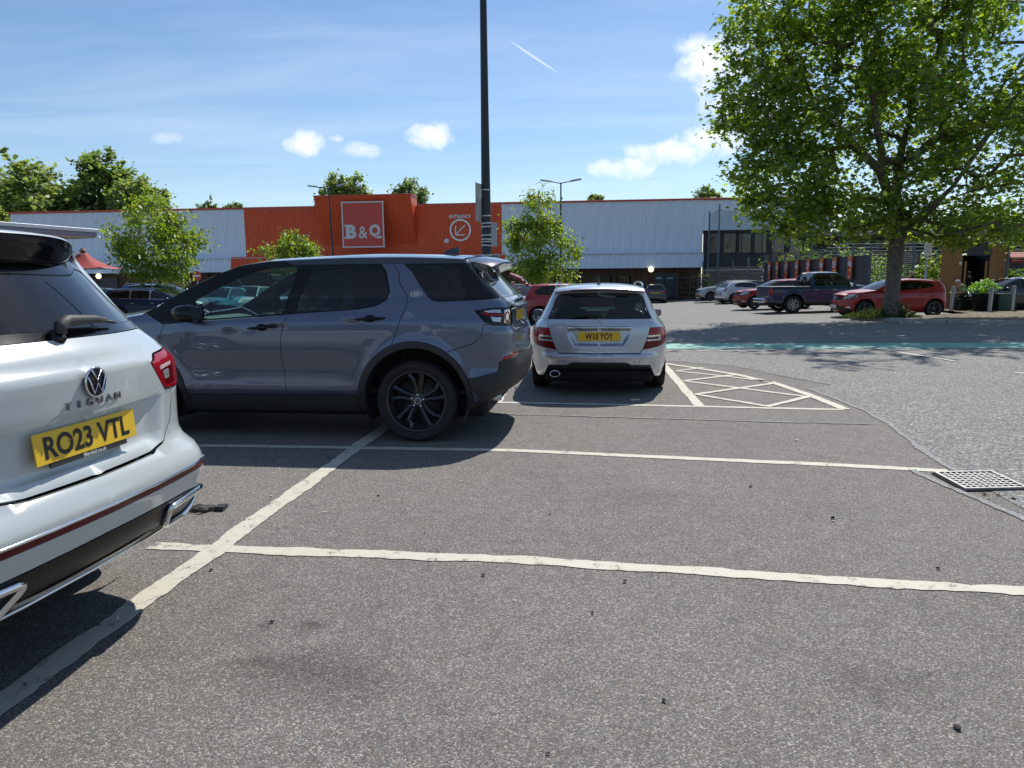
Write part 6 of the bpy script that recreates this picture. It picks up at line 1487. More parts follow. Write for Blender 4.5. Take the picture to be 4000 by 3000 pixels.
# --- three young trees between the parking rows
def young(label, px, depth, pxw, ytop, ybot, seed, n=120, rust=L_RUST):
    b = at_depth(px, depth); k = F_PX / depth; hz = 1091.3 - (px - 2307) * .0086; zt = CAM_H + (hz - ytop) / k; zb = CAM_H + (hz - ybot) / k; w = pxw / k / 2
    r = np.random.default_rng(seed); base = np.array([b.x, b.y, b.z]); cz = (zt + zb) / 2
    c1 = crown_pts((b.x, b.y, zb + (zt - zb) * .40), (w, w * .95, (zt - zb) * .42), int(n * .7), r, .5, .3, seed=seed)
    c2 = crown_pts((b.x, b.y, zb + (zt - zb) * .68), (w * .62, w * .6, (zt - zb) * .33), int(n * .35), r, .5, .35, seed=seed + 1); cs = np.vstack([c1, c2])
    top = [base, base + [0, 0, (zb - b.z) * .6], base + [.05, 0, cz - b.z], base + [0, .05, (zt - b.z) * .93]]
    return make_tree(label, base, [top], cs, 62, (.25, .25, .21), .20, oval_leaf(), L_YOUNG, M_BARK2, seed, group='young trees between the parking rows', r_tip=.008, expo=.42, trunk_r=.075, rust=rust, name='young_tree', droop=.75)
young('young leafy tree with rusty new growth beside the red canopy', 632, 34., 395, 765, 1110, 21, 135)
young('small bright green tree showing above the grey SUV roof', 1165, 41., 235, 885, 1080, 22, 70)
young('young pointed tree in front of the store between lamp posts, behind the red hatchback', 2108, 38., 330, 722, 1110, 23, 125)
# --- trees beyond the store
def far_tree(label, px, depth, pxw, ytop, seed, lm=L_FAR, n=130, per=34, squash=1.15):
    b = at_depth(px, depth); k = F_PX / depth; hz = 1091.3 - (px - 2307) * .0086; zt = CAM_H + (hz - ytop) / k; w = pxw / k / 2 * 1.12; base = np.array([b.x, b.y, -.5]); r = np.random.default_rng(seed)
    hgt = min(zt - 1.5, w * 2.2 * squash); cs = np.vstack([crown_pts((b.x, b.y, zt - hgt * .52), (w, w * .8, hgt * .50), int(n * 1.4), r, .55, .28, seed=seed), crown_pts((b.x + w * .15, b.y, zt - hgt * .35), (w * .65, w * .6, hgt * .36), n // 3, r, .6, .4, seed=seed + 3)])
    return make_tree(label, base, [[base, base + [0, 0, (zt - hgt * .5) * .6], base + [0, 0, zt - hgt * .35]]], cs, int(per * 1.7), (w * .10, w * .10, w * .09), w * .062 + .18, clump_leaf(), lm, M_BARK2, seed, group='trees beyond the store', r_tip=.05, expo=.4, name='background_tree', droop=.2)
far_tree('broad rounded tree rising behind the left end of the store roof', 165, 100, 385, 632, 31, L_FAR, 170)
far_tree('tall dark tree beside the rounded one behind the store roof', 425, 104, 300, 592, 32, L_FAR2, 150)
far_tree('lower sloping tree behind the store roof, beside the tall dark tree', 585, 100, 250, 678, 33, L_FAR, 120)
far_tree('pale low tree past the left end of the store', 0, 88, 150, 790, 34, L_FAR, 80)
far_tree('round tree behind the orange sign tower, next to a lamp post', 1360, 104, 195, 674, 35, L_FAR, 90)
far_tree('feathery tree behind the right edge of the orange sign tower', 1605, 104, 175, 686, 36, L_FAR2, 70, 26)
far_tree('low treetop over the white cladding left of the orange section', 830, 110, 100, 785, 37, L_FAR2, 50)
far_tree('second low treetop over the white cladding, nearer the orange section', 925, 110, 90, 790, 38, L_FAR2, 50)
far_tree('small treetop over the white roof beside the pointed young tree', 2325, 110, 85, 765, 39, L_FAR, 50)
far_tree('small treetop over the white roof close to the plane tree', 2755, 110, 110, 738, 40, L_FAR, 60)
# low green growth at the foot of the plane tree
def tufts(name, label, cat, c, rx, ry, n, hgt, m, seed, kind='stuff', leafy=False, z=None):
    r = np.random.default_rng(seed); a = r.uniform(0, 2 * math.pi, n); q = np.sqrt(r.uniform(0, 1, n)); x = rx * q * np.cos(a); y = ry * q * np.sin(a)
    if leafy:
        zz = np.abs(r.normal(0, 1, n)) * hgt * .35 * (1 - q * .8); P = np.stack([x, y, zz], 1); V, T = scatter(P, np.array((0, 0, 1.)), .13, oval_leaf(), r, .1)
    else:
        hh = hgt * r.uniform(.4, 1.1, n) * (1.15 - q); th = r.uniform(0, 2 * math.pi, n); w = .012 + .01 * r.uniform(0, 1, n); dx = r.normal(0, .3, n) * hh; dy = r.normal(0, .3, n) * hh
        V = np.stack([np.stack([x - w * np.cos(th), y - w * np.sin(th), 0 * x], 1), np.stack([x + w * np.cos(th), y + w * np.sin(th), 0 * x], 1), np.stack([x + dx, y + dy, hh], 1)], 1).reshape(-1, 3); T = np.arange(3 * n).reshape(-1, 3)
    o = mesh_np(name, V, T, m); o.location = c; tag(o, label, cat, kind=kind); return o
tufts('grass', 'shaggy green grass round the foot of the plane tree', 'grass', (PBASE[0] - .3, PBASE[1] + .1, PBASE[2]), 1.4, .6, 2600, .42, leafmat('grass_blade', (.035, .055, .016), (.085, .11, .03), .3), 5)
iv = tufts('ivy', 'dark ivy climbing the foot of the plane tree', 'ivy', (PBASE[0] + .1, PBASE[1] - .1, PBASE[2]), (.6), .4, 520, 1.2, leafmat('ivy_leaf', (.025, .055, .014), (.06, .10, .025), .3), 6, None, True)
tag(iv, kind='stuff')
# ------------------------------------------------------------------ other cars: one parametric builder
def gcar(label, pos, heading, pm, L=4.06, W=1.73, H=1.45, wb=2.59, fo=.80, Rt=.31, belt=(.93, 1.0), cowl=(-.42, .98), wt=-1.30, xrr=-.30, rg=(-.60, 1.02), nose=.72, rimm=None, glassm=None, privacy=None,
         spokes=5, lampm=None, lamp=None, grillem=None, plate_r=None, plate_f=None, boot=False, rails=False, mirrorm=None, roofm=None, cladm=None, group=None, chrome=False, name='parked_car', dlo=None, res=.10, cpillar=.16, cab=None, rdrop=.045):
    """x runs forward from the rear axle; cowl/wt are measured from the front axle, rg is the foot of the rear glass"""
    car = empty(name, pos, heading); tag(car, label, 'car', group)
    ro = L - wb - fo; hw = W / 2; xn = wb + fo; cx = wb + cowl[0]; cz = cowl[1]; wx = wb + wt; ze = H - .055
    B = Body(xr=[(.18, -ro + .22), (.3, -ro + .07), (.42, -ro + .01), (.55, -ro), (.66, -ro + .02), (rg[1] - .22, -ro + .05), (rg[1], rg[0]), (ze, xrr)] if rg[0] > -ro + .05 else [(.18, -ro + .2), (.3, -ro + .06), (.45, -ro), (.62, -ro), (.7, -ro + .03), (rg[1] - .1, -ro + .05), (rg[1], -ro + .08), (ze, xrr)],
             xf=[(.16, xn - .16), (.3, xn - .04), (.45, xn), (.6, xn - .01), (nose, xn - .10), (nose + .12, xn - .26), (nose + .3, xn - .6)],
             W=[(.16, hw * .9), (.3, hw * .955), (.5, hw * .99), (.7, hw), (belt[0] - .08, hw * .985), (belt[0], hw * .95), (belt[0] + .06, hw * .905), (ze - .05, hw * .715), (ze, hw * .66)],
             taper=[(-ro, .93), (-ro + .5, .975), (0, .995), (.6, 1), (wb - .6, 1), (wb, .985), (wb + .4, .94), (xn, .86)],
             X0=-ro + .42, X1=wb + .22, S1r=hw * .62, S1f=hw * .55, bowr=.06, bowf=.14,
             detail=lambda x, z: .010 * gauss(z, .70, .05) + sum(.016 * gauss(np.hypot(x - q, z - Rt), Rt + .08, .06) * sstep(z, .2, .4) for q in (0., wb)))
    roof = [(xrr + .02, ze - rdrop), (xrr + (wx - xrr) * .35, ze + .005 - rdrop * .25), (xrr + (wx - xrr) * .7, ze + .005), (wx, ze - .015)]
    apil = [(wx, ze - .015), (wx + (cx - wx) * .35, ze - .015 - (ze - cz) * .27), (wx + (cx - wx) * .7, cz + (ze - cz) * .34), (cx, cz)]
    bon = [(cx, cz), (cx + (xn - cx) * .35, cz - (cz - nose) * .22), (cx + (xn - cx) * .68, cz - (cz - nose) * .55), (xn - .22, nose + .05)]
    S, Rr, Fr = B.S, B.Rr, B.Fr
    out = [(0., .25)] + Rr([(hw * .6, .24)]) + S([(-ro + .5, .21), (wb * .5, .19), (wb + .3, .20)]) + Fr([(hw * .5, .20), (0, .20), (0, nose + .03)]) + S(bon[::-1]) + S(apil[::-1][1:]) + S(roof[::-1][1:]) + Rr([(hw * .4, ze), (0, ze)])
    cl = []
    def C(nm, poly, m, **kw): cl.append(dict(name=nm, poly=poly, mat=m, **kw))
    for q in (0., wb): C('arch', S(arc(q, Rt + .01, Rt + .055, -40, 220, 20) + [(q - Rt * .8, .0), (q + Rt * .8, .0)]), None, void=True)
    if cladm:
        for q in (0., wb): C('arch_trim', S(arc(q, Rt + .01, Rt + .10, -25, 205, 20)), cladm, off=.006, key='c%.1f' % q)
        C('sill_cladding', S([(0, .1), (0, .36), (wb, .36), (wb, .1)]), cladm, off=.005)
    gm = glassm or G_TINT; pg = privacy or gm
    lamp = lamp or [(-ro + .32, belt[1] - .02), (-ro + .22, belt[1] - .06)]
    C('tail_lamp', rnd(S([(-ro + .34, belt[1] - .05)]) + Rr([(hw * .70, belt[1] - .05), (hw * .66, belt[1] - .26)]) + S([(-ro + .20, belt[1] - .24)]), .02), lampm or M_LAMPRED, off=.002)
    C('rear_glass', rnd(Rr([(0, rg[1] + .02), (hw * .68, rg[1] + .02), (hw * .52, ze - .09), (0, ze - .075)]), .03), pg, off=-.003, thick=0, gap=.001, key='rear_glass')
    dl = dlo or [(cx - .22, belt[0] + .03), (wx + (cx - wx) * .62, cz + (ze - cz) * .36), (wx - .08, ze - .055), (xrr + (wx - xrr) * .5, ze - .045), (xrr + .42, ze - .065 - rdrop * .6), (xrr + .20, belt[1] + (ze - belt[1]) * .42), (xrr + .14, belt[1] + .10), (xrr + .26, belt[1] + .035), (wb * .5, (belt[0] + belt[1]) / 2 + .03)]
    b1, b2 = wb * .46, wb * .46 - .86
    for nm, lo_, hi_, g_ in (('front_door_glass', b1 + .03, 9, gm), ('rear_door_glass', b2 + .03, b1 - .03, pg), ('quarter_glass', -9, b2 - .03, pg)):
        q = clip(clip(dl, 1, .1, lo_ + .1), -1, -.1, -hi_ - .1)
        if len(q) > 2: C(nm, rnd(S(q), .015), g_, off=-.003, thick=0, gap=0)
    C('window_frame', S([(x, z + (.018 if z > (belt[0] + ze) / 2 else -.013)) for x, z in dl]), M_CHROME if chrome == 2 else M_GLOSSBLK, thick=.003, gap=.001)
    C('headlamp', rnd(S([(wb + .26, nose + .10), (wb + .30, nose - .02)]) + Fr([(hw * .52, nose - .11), (hw * .50, nose - .01)]) + S([(xn - .30, nose + .055)]), .02), M_HEAD, off=.002)
    C('grille', rnd(Fr([(0, nose - .02), (hw * .46, nose - .02), (hw * .42, nose - .12), (0, nose - .13)]), .01), grillem or M_GLOSSBLK, off=.001)
    C('lower_grille', rnd(Fr([(0, .42), (hw * .62, .42), (hw * .55, .27), (0, .27)]), .02), M_TRIM, off=-.004)
    C('fog_lamp', rnd(Fr([(hw * .70, .42), (hw * .82, .42), (hw * .82, .34), (hw * .70, .34)]), .02), M_LAMPCLR, off=.002)
    C('rear_apron', rnd(Rr([(0, .36), (hw * .7, .36), (hw * .72, .1), (0, .1)]), .02), M_TRIM, off=.002)
    C('tailgate', Rr([(0, .60), (hw * .60, .60), (hw * .66, belt[1] - .26), (hw * .70, belt[1] - .05), (hw * .74, rg[1]), (hw * .60, ze + .1), (0, ze + .1)]), pm)
    C('rear_bumper', Rr([(0, .1), (0, .59), (hw * .62, .59), (hw * .68, belt[1] - .27)]) + S([(-ro + .18, belt[1] - .27), (-Rt - .02, .55), (-Rt, .1)]), pm)
    C('front_bumper', S([(wb + Rt, .1), (wb + Rt + .02, .50), (wb + .30, nose - .03)]) + Fr([(hw * .5, nose - .12), (0, nose - .13), (0, .1)]), pm)
    C('front_door', S([(b1, ze + .1), (b1 - .02, .8), (b1, .1), (wb - Rt - .06, .1), (wb - Rt - .02, .6), (wb - .34, belt[0]), (cx - .1, belt[0] + .2), (wx, ze + .1)]), pm)
    C('rear_door', S([(b1, ze + .1), (b1 - .02, .8), (b1, .1), (Rt + .06, .1), (Rt + .02, .45), (.15, .75), (b2 - .05, belt[1]), (b2, ze + .1)]), pm)
    C('front_wing', S([(wb - .6, .1), (wb - .6, belt[0] + .1), (cx, cz + .1), (xn, nose + .2), (xn, .1)]) + Fr([(0, nose + .1), (0, .1)]), pm)
    C('quarter_panel', out, pm)
    parts = panelize(car, B, cl, res)
    roof_set(car, B, roof, apil, bon, roofm or pm, gm if gm is not G_PRIV else G_TINT, pm, .05, .09, .045)
    for nm in ('rear_door', 'front_door'):
        if nm in parts:
            surf = lambda x, z: (B.at(B.sx(x, z), z)[0], None)
            handle(car, dict(surf=surf, cup=False), (b1 + .12) if nm == 'front_door' else (b2 + .14), belt[0] - .12, .19, M_CHROME if chrome else pm, parts[nm])
    for q in (0., wb):
        for sg in (1, -1): arch_liner(car, q, Rt + .06, Rt + .01, sg * (hw - .3), sg * (hw - .03))
    underbody(car, -ro + .2, xn - .2, hw - .16, .16, .34)
    mirror_pair(car, cx - .38, hw * .93, belt[0] - .02, mirrorm or pm, .17, .12, .15)
    sp = [[(.2, -10, .02), (.6, -9, .018), (1.02, -14, .022)], [(.2, 10, .02), (.6, 9, .018), (1.02, 14, .022)]] if spokes == 5 else [[(.2, 0, .022), (.6, 0, .018), (1.02, 0, .024)]]
    wheel_set(car, dict(R=Rt, tw=.21, rim=Rt * .69, spokes=spokes, track=hw - .012, wb=wb, wn=28, rimmat=rimm or M_SILVERRIM, spoke=sp))
    MB().prism([(cx - .55, .5), (cx - .52, belt[0] - .10), (cx - .3, belt[0] - .01), (cx + .05, cz - .06), (cx + .1, .5)], lambda x, z: (x, hw * .8, z), lambda x, z: (x, -hw * .8, z)).build('dashboard', M_INT, car)
    for y in (.34, -.34): seat(car, b1 - .02 + .12, y, z=.42); seat(car, b2 + .15, y, z=.44)
    MB().box((wb * .45, 0, .36), (wb * .95, W * .8, .05)).build('cabin_floor', M_INT, car)
    if plate_r: plate(car, plate_r, (-ro + .025, 0, (rg[1] + .58) / 2 if boot is False else .50), -math.pi / 2, R(5))
    if plate_f: plate(car, plate_f, (xn + .006, 0, .40), math.pi / 2, R(0), False)
    if rails:
        for sg in (1, -1): MB().tube([(xrr + .1, sg * hw * .62, H - .02), (xrr + .2, sg * hw * .63, H + .025), (wx - .2, sg * hw * .63, H + .025), (wx - .08, sg * hw * .62, H - .015)], .016, 8).build('roof_rail', rails if rails is not True else M_CHROME, car, True)
    if boot:                                                             # tailgate swung up about its top hinge
        hinge = Vector((xrr + .02, 0, ze - .02)); Rm = Matrix.Rotation(R(boot), 4, 'Y')
        for nm in ('tailgate', 'rear_glass', 'tail_lamp'):
            if nm == 'tail_lamp': continue
            for o in parts.get(nm, []):
                sm = o.modifiers.new('lining', 'SOLIDIFY'); sm.thickness = .075 if nm == 'tailgate' else .012; sm.offset = -1
                o.matrix_local = Matrix.Translation(hinge) @ Rm @ Matrix.Translation(-hinge)
        MB().box((-ro + .55, 0, .62), (.9, W * .72, .04)).build('boot_floor', M_INT, car)
    return car
P_RED = paint('red_paint', (.34, .006, .012), 0., .35, 0., .1, .55); P_RED2 = paint('deep_red_paint', (.27, .005, .010), .0, .35, 0., .1, .6)
P_NAVY = paint('navy_paint', (.010, .028, .085), .2, .35, .1, .1, .6); P_BLACK = paint('black_blue_paint', (.008, .010, .016), .2, .25, 0., .1)
P_SILV = paint('pale_silver_paint', (.47, .50, .54), .5, .3, .1, .15); P_GREY = paint('mid_grey_paint', (.13, .135, .15), .4, .3, .1, .15); P_LGREY = paint('light_grey_paint', (.30, .32, .34), .4, .3, .1, .15)
P_BLUE = paint('bright_blue_paint', (.015, .085, .42), .2, .28, .1, .1); P_TEAL = paint('turquoise_paint', (.02, .24, .36), .2, .28, .1, .1); P_WHT = paint('plain_white_paint', (.7, .71, .7), 0., .3, 0., .15)
def axle(px_near, py, heading_deg, side, hw):
    """rear-axle centre from the near wheel's contact pixel; side +1 if the car's left flank faces the camera"""
    g = gz(px_near, py); a = R(heading_deg); v = Vector((-math.sin(a), math.cos(a), 0)) * (-side * hw)
    p = Vector((g.x, g.y, 0)) + v; return (p.x, p.y, zg(p.x, p.y))
# red hatchback behind the plane tree, nose towards the lane
g = gz(3648, 1239); a_ = 186.5
gcar('glossy red hatchback with white front plate parked behind the plane tree trunk', axle(3648, 1238, a_, 1, .85), R(a_), P_RED, 4.06, 1.73, 1.44, 2.59, .82, .315, (.95, 1.06), (-.38, 1.0), -1.30, -.28, (-.62, 1.10), .78, M_GREYRIM, G_TINT, G_PRIV, plate_f='MK64 OZB', rdrop=.085, dlo=[(1.98, .985), (1.66, 1.19), (1.27, 1.318), (.75, 1.335), (.30, 1.285), (.02, 1.195), (.0, 1.135), (.5, 1.07), (1.3, 1.01)])
# red hatchback with its boot open, tail to the left
gcar('red hatchback with its tailgate raised, behind the silver estate', axle(2108, 1270, 4, -1, .85), R(4), P_RED2, 4.0, 1.74, 1.47, 2.51, .82, .315, (.96, 1.05), (-.40, 1.0), -1.25, -.34, (-.56, 1.08), .78, M_SILVERRIM, G_TINT, G_PRIV, boot=100)
# silver hatch with black wheels, rear quarter towards us
gcar('silver hatchback with black alloy wheels and red wraparound lamps, by the plant racks', axle(2868, 1187, 14, -1, .87), R(14), P_SILV, 4.25, 1.765, 1.44, 2.6, .88, .32, (.96, 1.06), (-.34, 1.0), -1.35, -.10, (-.55, 1.02), .76, M_BLACKRIM, G_TINT, G_PRIV)
gcar('dark grey estate with pale roof parked beyond the silver hatchback', at_depth(2862, 47.5), R(12), P_GREY, 4.5, 1.8, 1.5, 2.65, .9, .32, (1.0, 1.06), (-.34, 1.02), -1.3, -.62, (-.80, 1.05), .8, M_GREYRIM, G_TINT, G_PRIV, roofm=P_LGREY)
gcar('light grey car whose nose shows beside the dark estate, near the plant trolleys', at_depth(2905, 50.5), R(187), P_LGREY, 4.1, 1.72, 1.45, 2.55, .82, .31, (.95, 1.02), rimm=M_GREYRIM)
gcar('red car with black grille facing the lane, tucked behind the pickup', at_depth(3120, 36.6), R(188), P_RED2, 3.95, 1.74, 1.47, 2.56, .78, .31, (.96, 1.03), nose=.80, rimm=M_GREYRIM, grillem=M_TRIM)
gcar('small grey hatchback with yellow plate facing the store doors', at_depth(2562, 54.5), R(90), paint('slate_grey_paint', (.06, .065, .078), .4, .3, .1, .15), 3.96, 1.76, 1.46, 2.54, .80, .31, (.95, 1.04), plate_r='WA13 EYM', rimm=M_GREYRIM)
gcar('dark car facing out in front of the shop windows, behind the silver estate', at_depth(2318, 54.), R(-90), P_NAVY, 4.3, 1.8, 1.5, 2.6, .85, .32, (.98, 1.05))
# cars beyond the grey SUV
gcar('dark blue estate with chrome window line, across the next aisle', axle(470, 1262, 1, -1, .9), R(1), P_NAVY, 4.72, 1.83, 1.43, 2.82, .86, .325, (.93, .98), (-.42, .97), -1.42, -.72, (-1.02, 1.0), .75, M_SILVERRIM, G_TINT, G_TINT, chrome=2)
gcar('black estate parked beyond the dark blue estate', at_depth(300, 31.), R(2), P_BLACK, 4.7, 1.84, 1.46, 2.8, .86, .325, (.95, 1.0), (-.42, .98), -1.42, -.72, (-1.0, 1.02), .76)
gcar('bright blue SUV with white roof rails, beyond the dark blue estate', at_depth(560, 35.), R(3), P_BLUE, 4.4, 1.84, 1.62, 2.65, .86, .34, (1.05, 1.1), (-.38, 1.08), -1.35, -.55, (-.75, 1.12), .86, rails=M_PLATEW, cladm=M_TRIM)
gcar('turquoise hatchback seen through the grey SUV side window', at_depth(905, 33.), R(-86), P_TEAL, 4.1, 1.74, 1.46, 2.56, .8, .31, (.95, 1.02))
gcar('white hatchback beyond the turquoise one, seen through the SUV glass', at_depth(1010, 35.), R(-86), P_WHT, 4.2, 1.78, 1.5, 2.6, .82, .31, (.96, 1.03))
gcar('grey hatchback parked in the far aisle beyond the grey SUV', at_depth(1140, 36.), R(-87), P_LGREY, 4.2, 1.78, 1.5, 2.6, .82, .31, (.96, 1.03))
gcar('dark saloon in the far aisle behind the grey SUV rear door', at_depth(1380, 36.), R(-88), P_GREY, 4.3, 1.8, 1.46, 2.65, .82, .31, (.95, 1.0))
gcar('silver car nose in beside the open red hatchback', at_depth(2035, 29.5), R(-88), P_SILV, 4.2, 1.78, 1.47, 2.6, .82, .31, (.95, 1.02))
gcar('blue hatchback beyond the bald man and the silver car', at_depth(1960, 34.), R(4), P_BLUE, 4.0, 1.74, 1.47, 2.55, .82, .31, (.95, 1.03), rimm=M_GREYRIM)
# cars beyond the pickup and at the kiosk
gcar('red hatchback whose roof shows above the pickup bed', at_depth(3160, 44.), R(180), P_RED, 4.1, 1.74, 1.5, 2.58, .82, .31, (.96, 1.03))
gcar('blue hatchback beyond the pickup next to the fence banners', at_depth(3120, 48.), R(182), P_BLUE, 4.1, 1.74, 1.48, 2.58, .82, .31, (.96, 1.03))
gcar('dark car at the edge of the plaza behind the steel bollards', at_depth(4060, 30.5), R(183), P_BLACK, 4.4, 1.8, 1.46, 2.65, .85, .32, (.95, 1.0))
# ------------------------------------------------------------------ dark pickup with bed cover
def pickup():
    a = 187.; hw = .93; pos = axle(3098, 1224, a - 180, -1, hw) ; car = empty('pickup_truck', pos, R(a - 180)); tag(car, 'dark blue double cab pickup with silver spoked wheels and covered bed', 'pickup')
    pm = P_NAVY; Rt = .385; wb = 3.22; ro = 1.13; xn = wb + .9
    B = Body(xr=[(.3, -ro + .25), (.45, -ro + .12), (.55, -ro + .06), (1.2, -ro + .05), (1.9, -ro + .05)], xf=[(.3, xn - .1), (.5, xn), (.8, xn - .02), (1.0, xn - .12), (1.2, xn - .4)],
             W=[(.3, .87), (.5, .915), (.8, .93), (1.05, .92), (1.15, .90), (1.22, .87), (1.7, .70), (1.78, .64)], taper=[(-ro, .985), (0, 1), (wb, .99), (wb + .5, .95), (xn, .88)], X0=-ro + .22, X1=wb + .2, S1r=.70, S1f=.5, bowr=.02, bowf=.12,
             detail=lambda x, z: .03 * gauss(np.hypot(x, z - Rt), Rt + .10, .08) * sstep(z, .3, .5) + .03 * gauss(np.hypot(x - wb, z - Rt), Rt + .10, .08) * sstep(z, .3, .5) - .012 * gauss(z, .72, .08) * sstep(x, .6, .9))
    xc = .74
    S, Rr, Fr = B.S, B.Rr, B.Fr; zb = 1.16
    roof = [(xc + .20, 1.755), (1.2, 1.775), (1.7, 1.775), (2.0, 1.755)]; apil = [(2.0, 1.755), (2.25, 1.62), (2.5, 1.42), (2.78, 1.20)]; bon = [(2.78, 1.20), (3.2, 1.16), (3.6, 1.10), (3.85, 1.03)]
    out = [(0, .52)] + Rr([(.8, .50)]) + S([(-.6, .45), (.6, .40), (wb, .38), (wb + .3, .38)]) + Fr([(.5, .38), (0, .38), (0, 1.0)]) + S(bon[::-1]) + S(apil[::-1][1:]) + S(roof[::-1][1:]) + S([(xc, 1.45), (xc - .05, zb), (-.6, zb)]) + Rr([(.8, zb), (0, zb)])
    cl = []
    def C(nm, poly, m, **kw): cl.append(dict(name=nm, poly=poly, mat=m, **kw))
    for q in (0., wb): C('arch', S(arc(q, Rt + .02, Rt + .085, -40, 220, 22) + [(q - .3, 0), (q + .3, 0)]), None, void=True)
    C('tail_lamp', rnd(S([(-ro + .22, 1.10)]) + Rr([(.78, 1.10), (.78, .80)]) + S([(-ro + .20, .80)]), .015), M_LAMPRED, off=.003)
    dl = [(2.55, 1.24), (2.3, 1.50), (2.02, 1.69), (1.4, 1.70), (1.0, 1.68), (.92, 1.55), (.95, 1.22)]
    for nm, lo_, hi_ in (('front_door_glass', 1.62, 9), ('rear_door_glass', -9, 1.56)): C(nm, rnd(S(clip(clip(dl, 1, .1, lo_ + .14), -1, -.1, -hi_ - .14)), .02), G_TINT, off=-.003, thick=0, gap=0)
    C('window_frame', S([(x, z + (.02 if z > 1.4 else -.015)) for x, z in dl]), M_GLOSSBLK, thick=.003)
    C('sill_cladding', S([(.3, .3), (.3, .50), (wb, .48), (wb, .3)]), M_TRIM, off=.004)
    C('tailgate', Rr([(0, .62), (.76, .62), (.76, 1.14), (0, 1.14)]), pm); C('headlamp', S([(wb + .3, 1.0), (wb + .3, .9)]) + Fr([(.5, .86), (.5, .98)]), M_HEAD); C('grille', Fr([(0, .98), (.45, .98), (.42, .7), (0, .7)]), M_GLOSSBLK)
    C('front_door', S([(1.66, 1.9), (1.62, 1.0), (1.64, .3), (2.72, .3), (2.75, .9), (2.66, 1.22), (2.2, 1.9)]), pm); C('rear_door', S([(1.66, 1.9), (1.62, 1.0), (1.64, .3), (.95, .3), (.90, .8), (.82, 1.2), (.86, 1.9)]), pm)
    C('bed_side', S([(.72, .2), (.72, 1.3), (-1.0, 1.3)]) + Rr([(.70, 1.3), (.70, .2)]), pm); C('cab_shell', out, pm)
    parts = panelize(car, B, cl, .09); roof_set(car, B, roof, apil, bon, pm, G_TINT, pm, .05, .10, .06)
    # rear cab wall with window, bed cover, rail caps, bumper
    V = [(xc - .03, -.86, .6), (xc - .03, .86, .6), (xc + .02, .86, 1.22), (xc + .20, .66, 1.74), (xc + .20, -.66, 1.74), (xc + .02, -.86, 1.22)]; mesh('cab_back', V, [(0, 1, 2, 3, 4, 5)], pm, car)
    V = [(xc + .005, .62, 1.28), (xc + .12, .56, 1.62), (xc + .12, -.56, 1.62), (xc + .005, -.62, 1.28)]; mesh('cab_back_glass', V, [(0, 1, 2, 3)], G_PRIV, car)
    MB().box((-.17, 0, 1.155), (1.72, 1.66, .05), bev=.02).build('bed_cover', mat('satin_bed_cover', (.07, .075, .08), .3, metal=.6, noise=.1), car)
    for sg in (1, -1): MB().box((-.18, sg * .86, 1.172), (1.78, .085, .03), bev=.01).build('bed_rail', M_GALV, car)
    MB().box((-ro - .03, 0, .56), (.16, 1.5, .18), bev=.03).build('rear_bumper', M_CHROME, car)
    V, F_ = fit_text('7', .06, .09, .0); 
    for q in (0., wb):
        for sg in (1, -1): arch_liner(car, q, Rt + .09, Rt + .02, sg * .6, sg * .9)
    underbody(car, -ro + .1, xn - .2, .74, .34, .55); mirror_pair(car, 2.42, .88, 1.14, M_CHROME, .20, .20, .14)
    surf = lambda x, z: (B.at(B.sx(x, z), z)[0], None)
    handle(car, dict(surf=surf, cup=False), 1.80, 1.03, .2, M_CHROME, parts['front_door']); handle(car, dict(surf=surf, cup=False), 1.0, 1.03, .2, M_CHROME, parts['rear_door'])
    wheel_set(car, dict(R=Rt, tw=.265, rim=.235, spokes=6, track=.925, wb=wb, wn=32, rimmat=M_SILVERRIM, barrelmat=M_DARK, face=.7, spoke=[[(.25, -8, .022), (.6, -9, .017), (1.0, -15, .02)], [(.25, 8, .022), (.6, 9, .017), (1.0, 15, .02)]]))
    for y in (.36, -.36): seat(car, 1.75, y, z=.78); seat(car, 1.1, y, z=.78)
    MB().tube([(-ro + .02, -.25, .50), (-ro - .14, -.25, .46), (-ro - .16, -.22, .50)], .025, 8).build('tow_hook', M_CHROME, car, True)
    return car
pickup()
# ------------------------------------------------------------------ street furniture
def hz(px): return 1091.3 - (px - 2307) * .0086
def zat(px, py, depth): return CAM_H + (hz(px) - py) * depth / F_PX
def ap(px, py, depth): v = at_depth(px, depth); return Vector((v.x, v.y, zat(px, py, depth)))
M_POST = mat('black_post_paint', (.012, .013, .016), .4, noise=.3, nscale=5, bmp=.001, bscale=30); M_SIGNGR = mat('sign_green', (.012, .13, .075), .45); M_SIGNW = mat('sign_white', (.72, .74, .74), .45); M_SIGNK = mat('sign_back_grey', (.36, .38, .40), .5, metal=.3, noise=.1); M_STRAP = mat('steel_strap', (.6, .62, .64), .3, metal=.9)
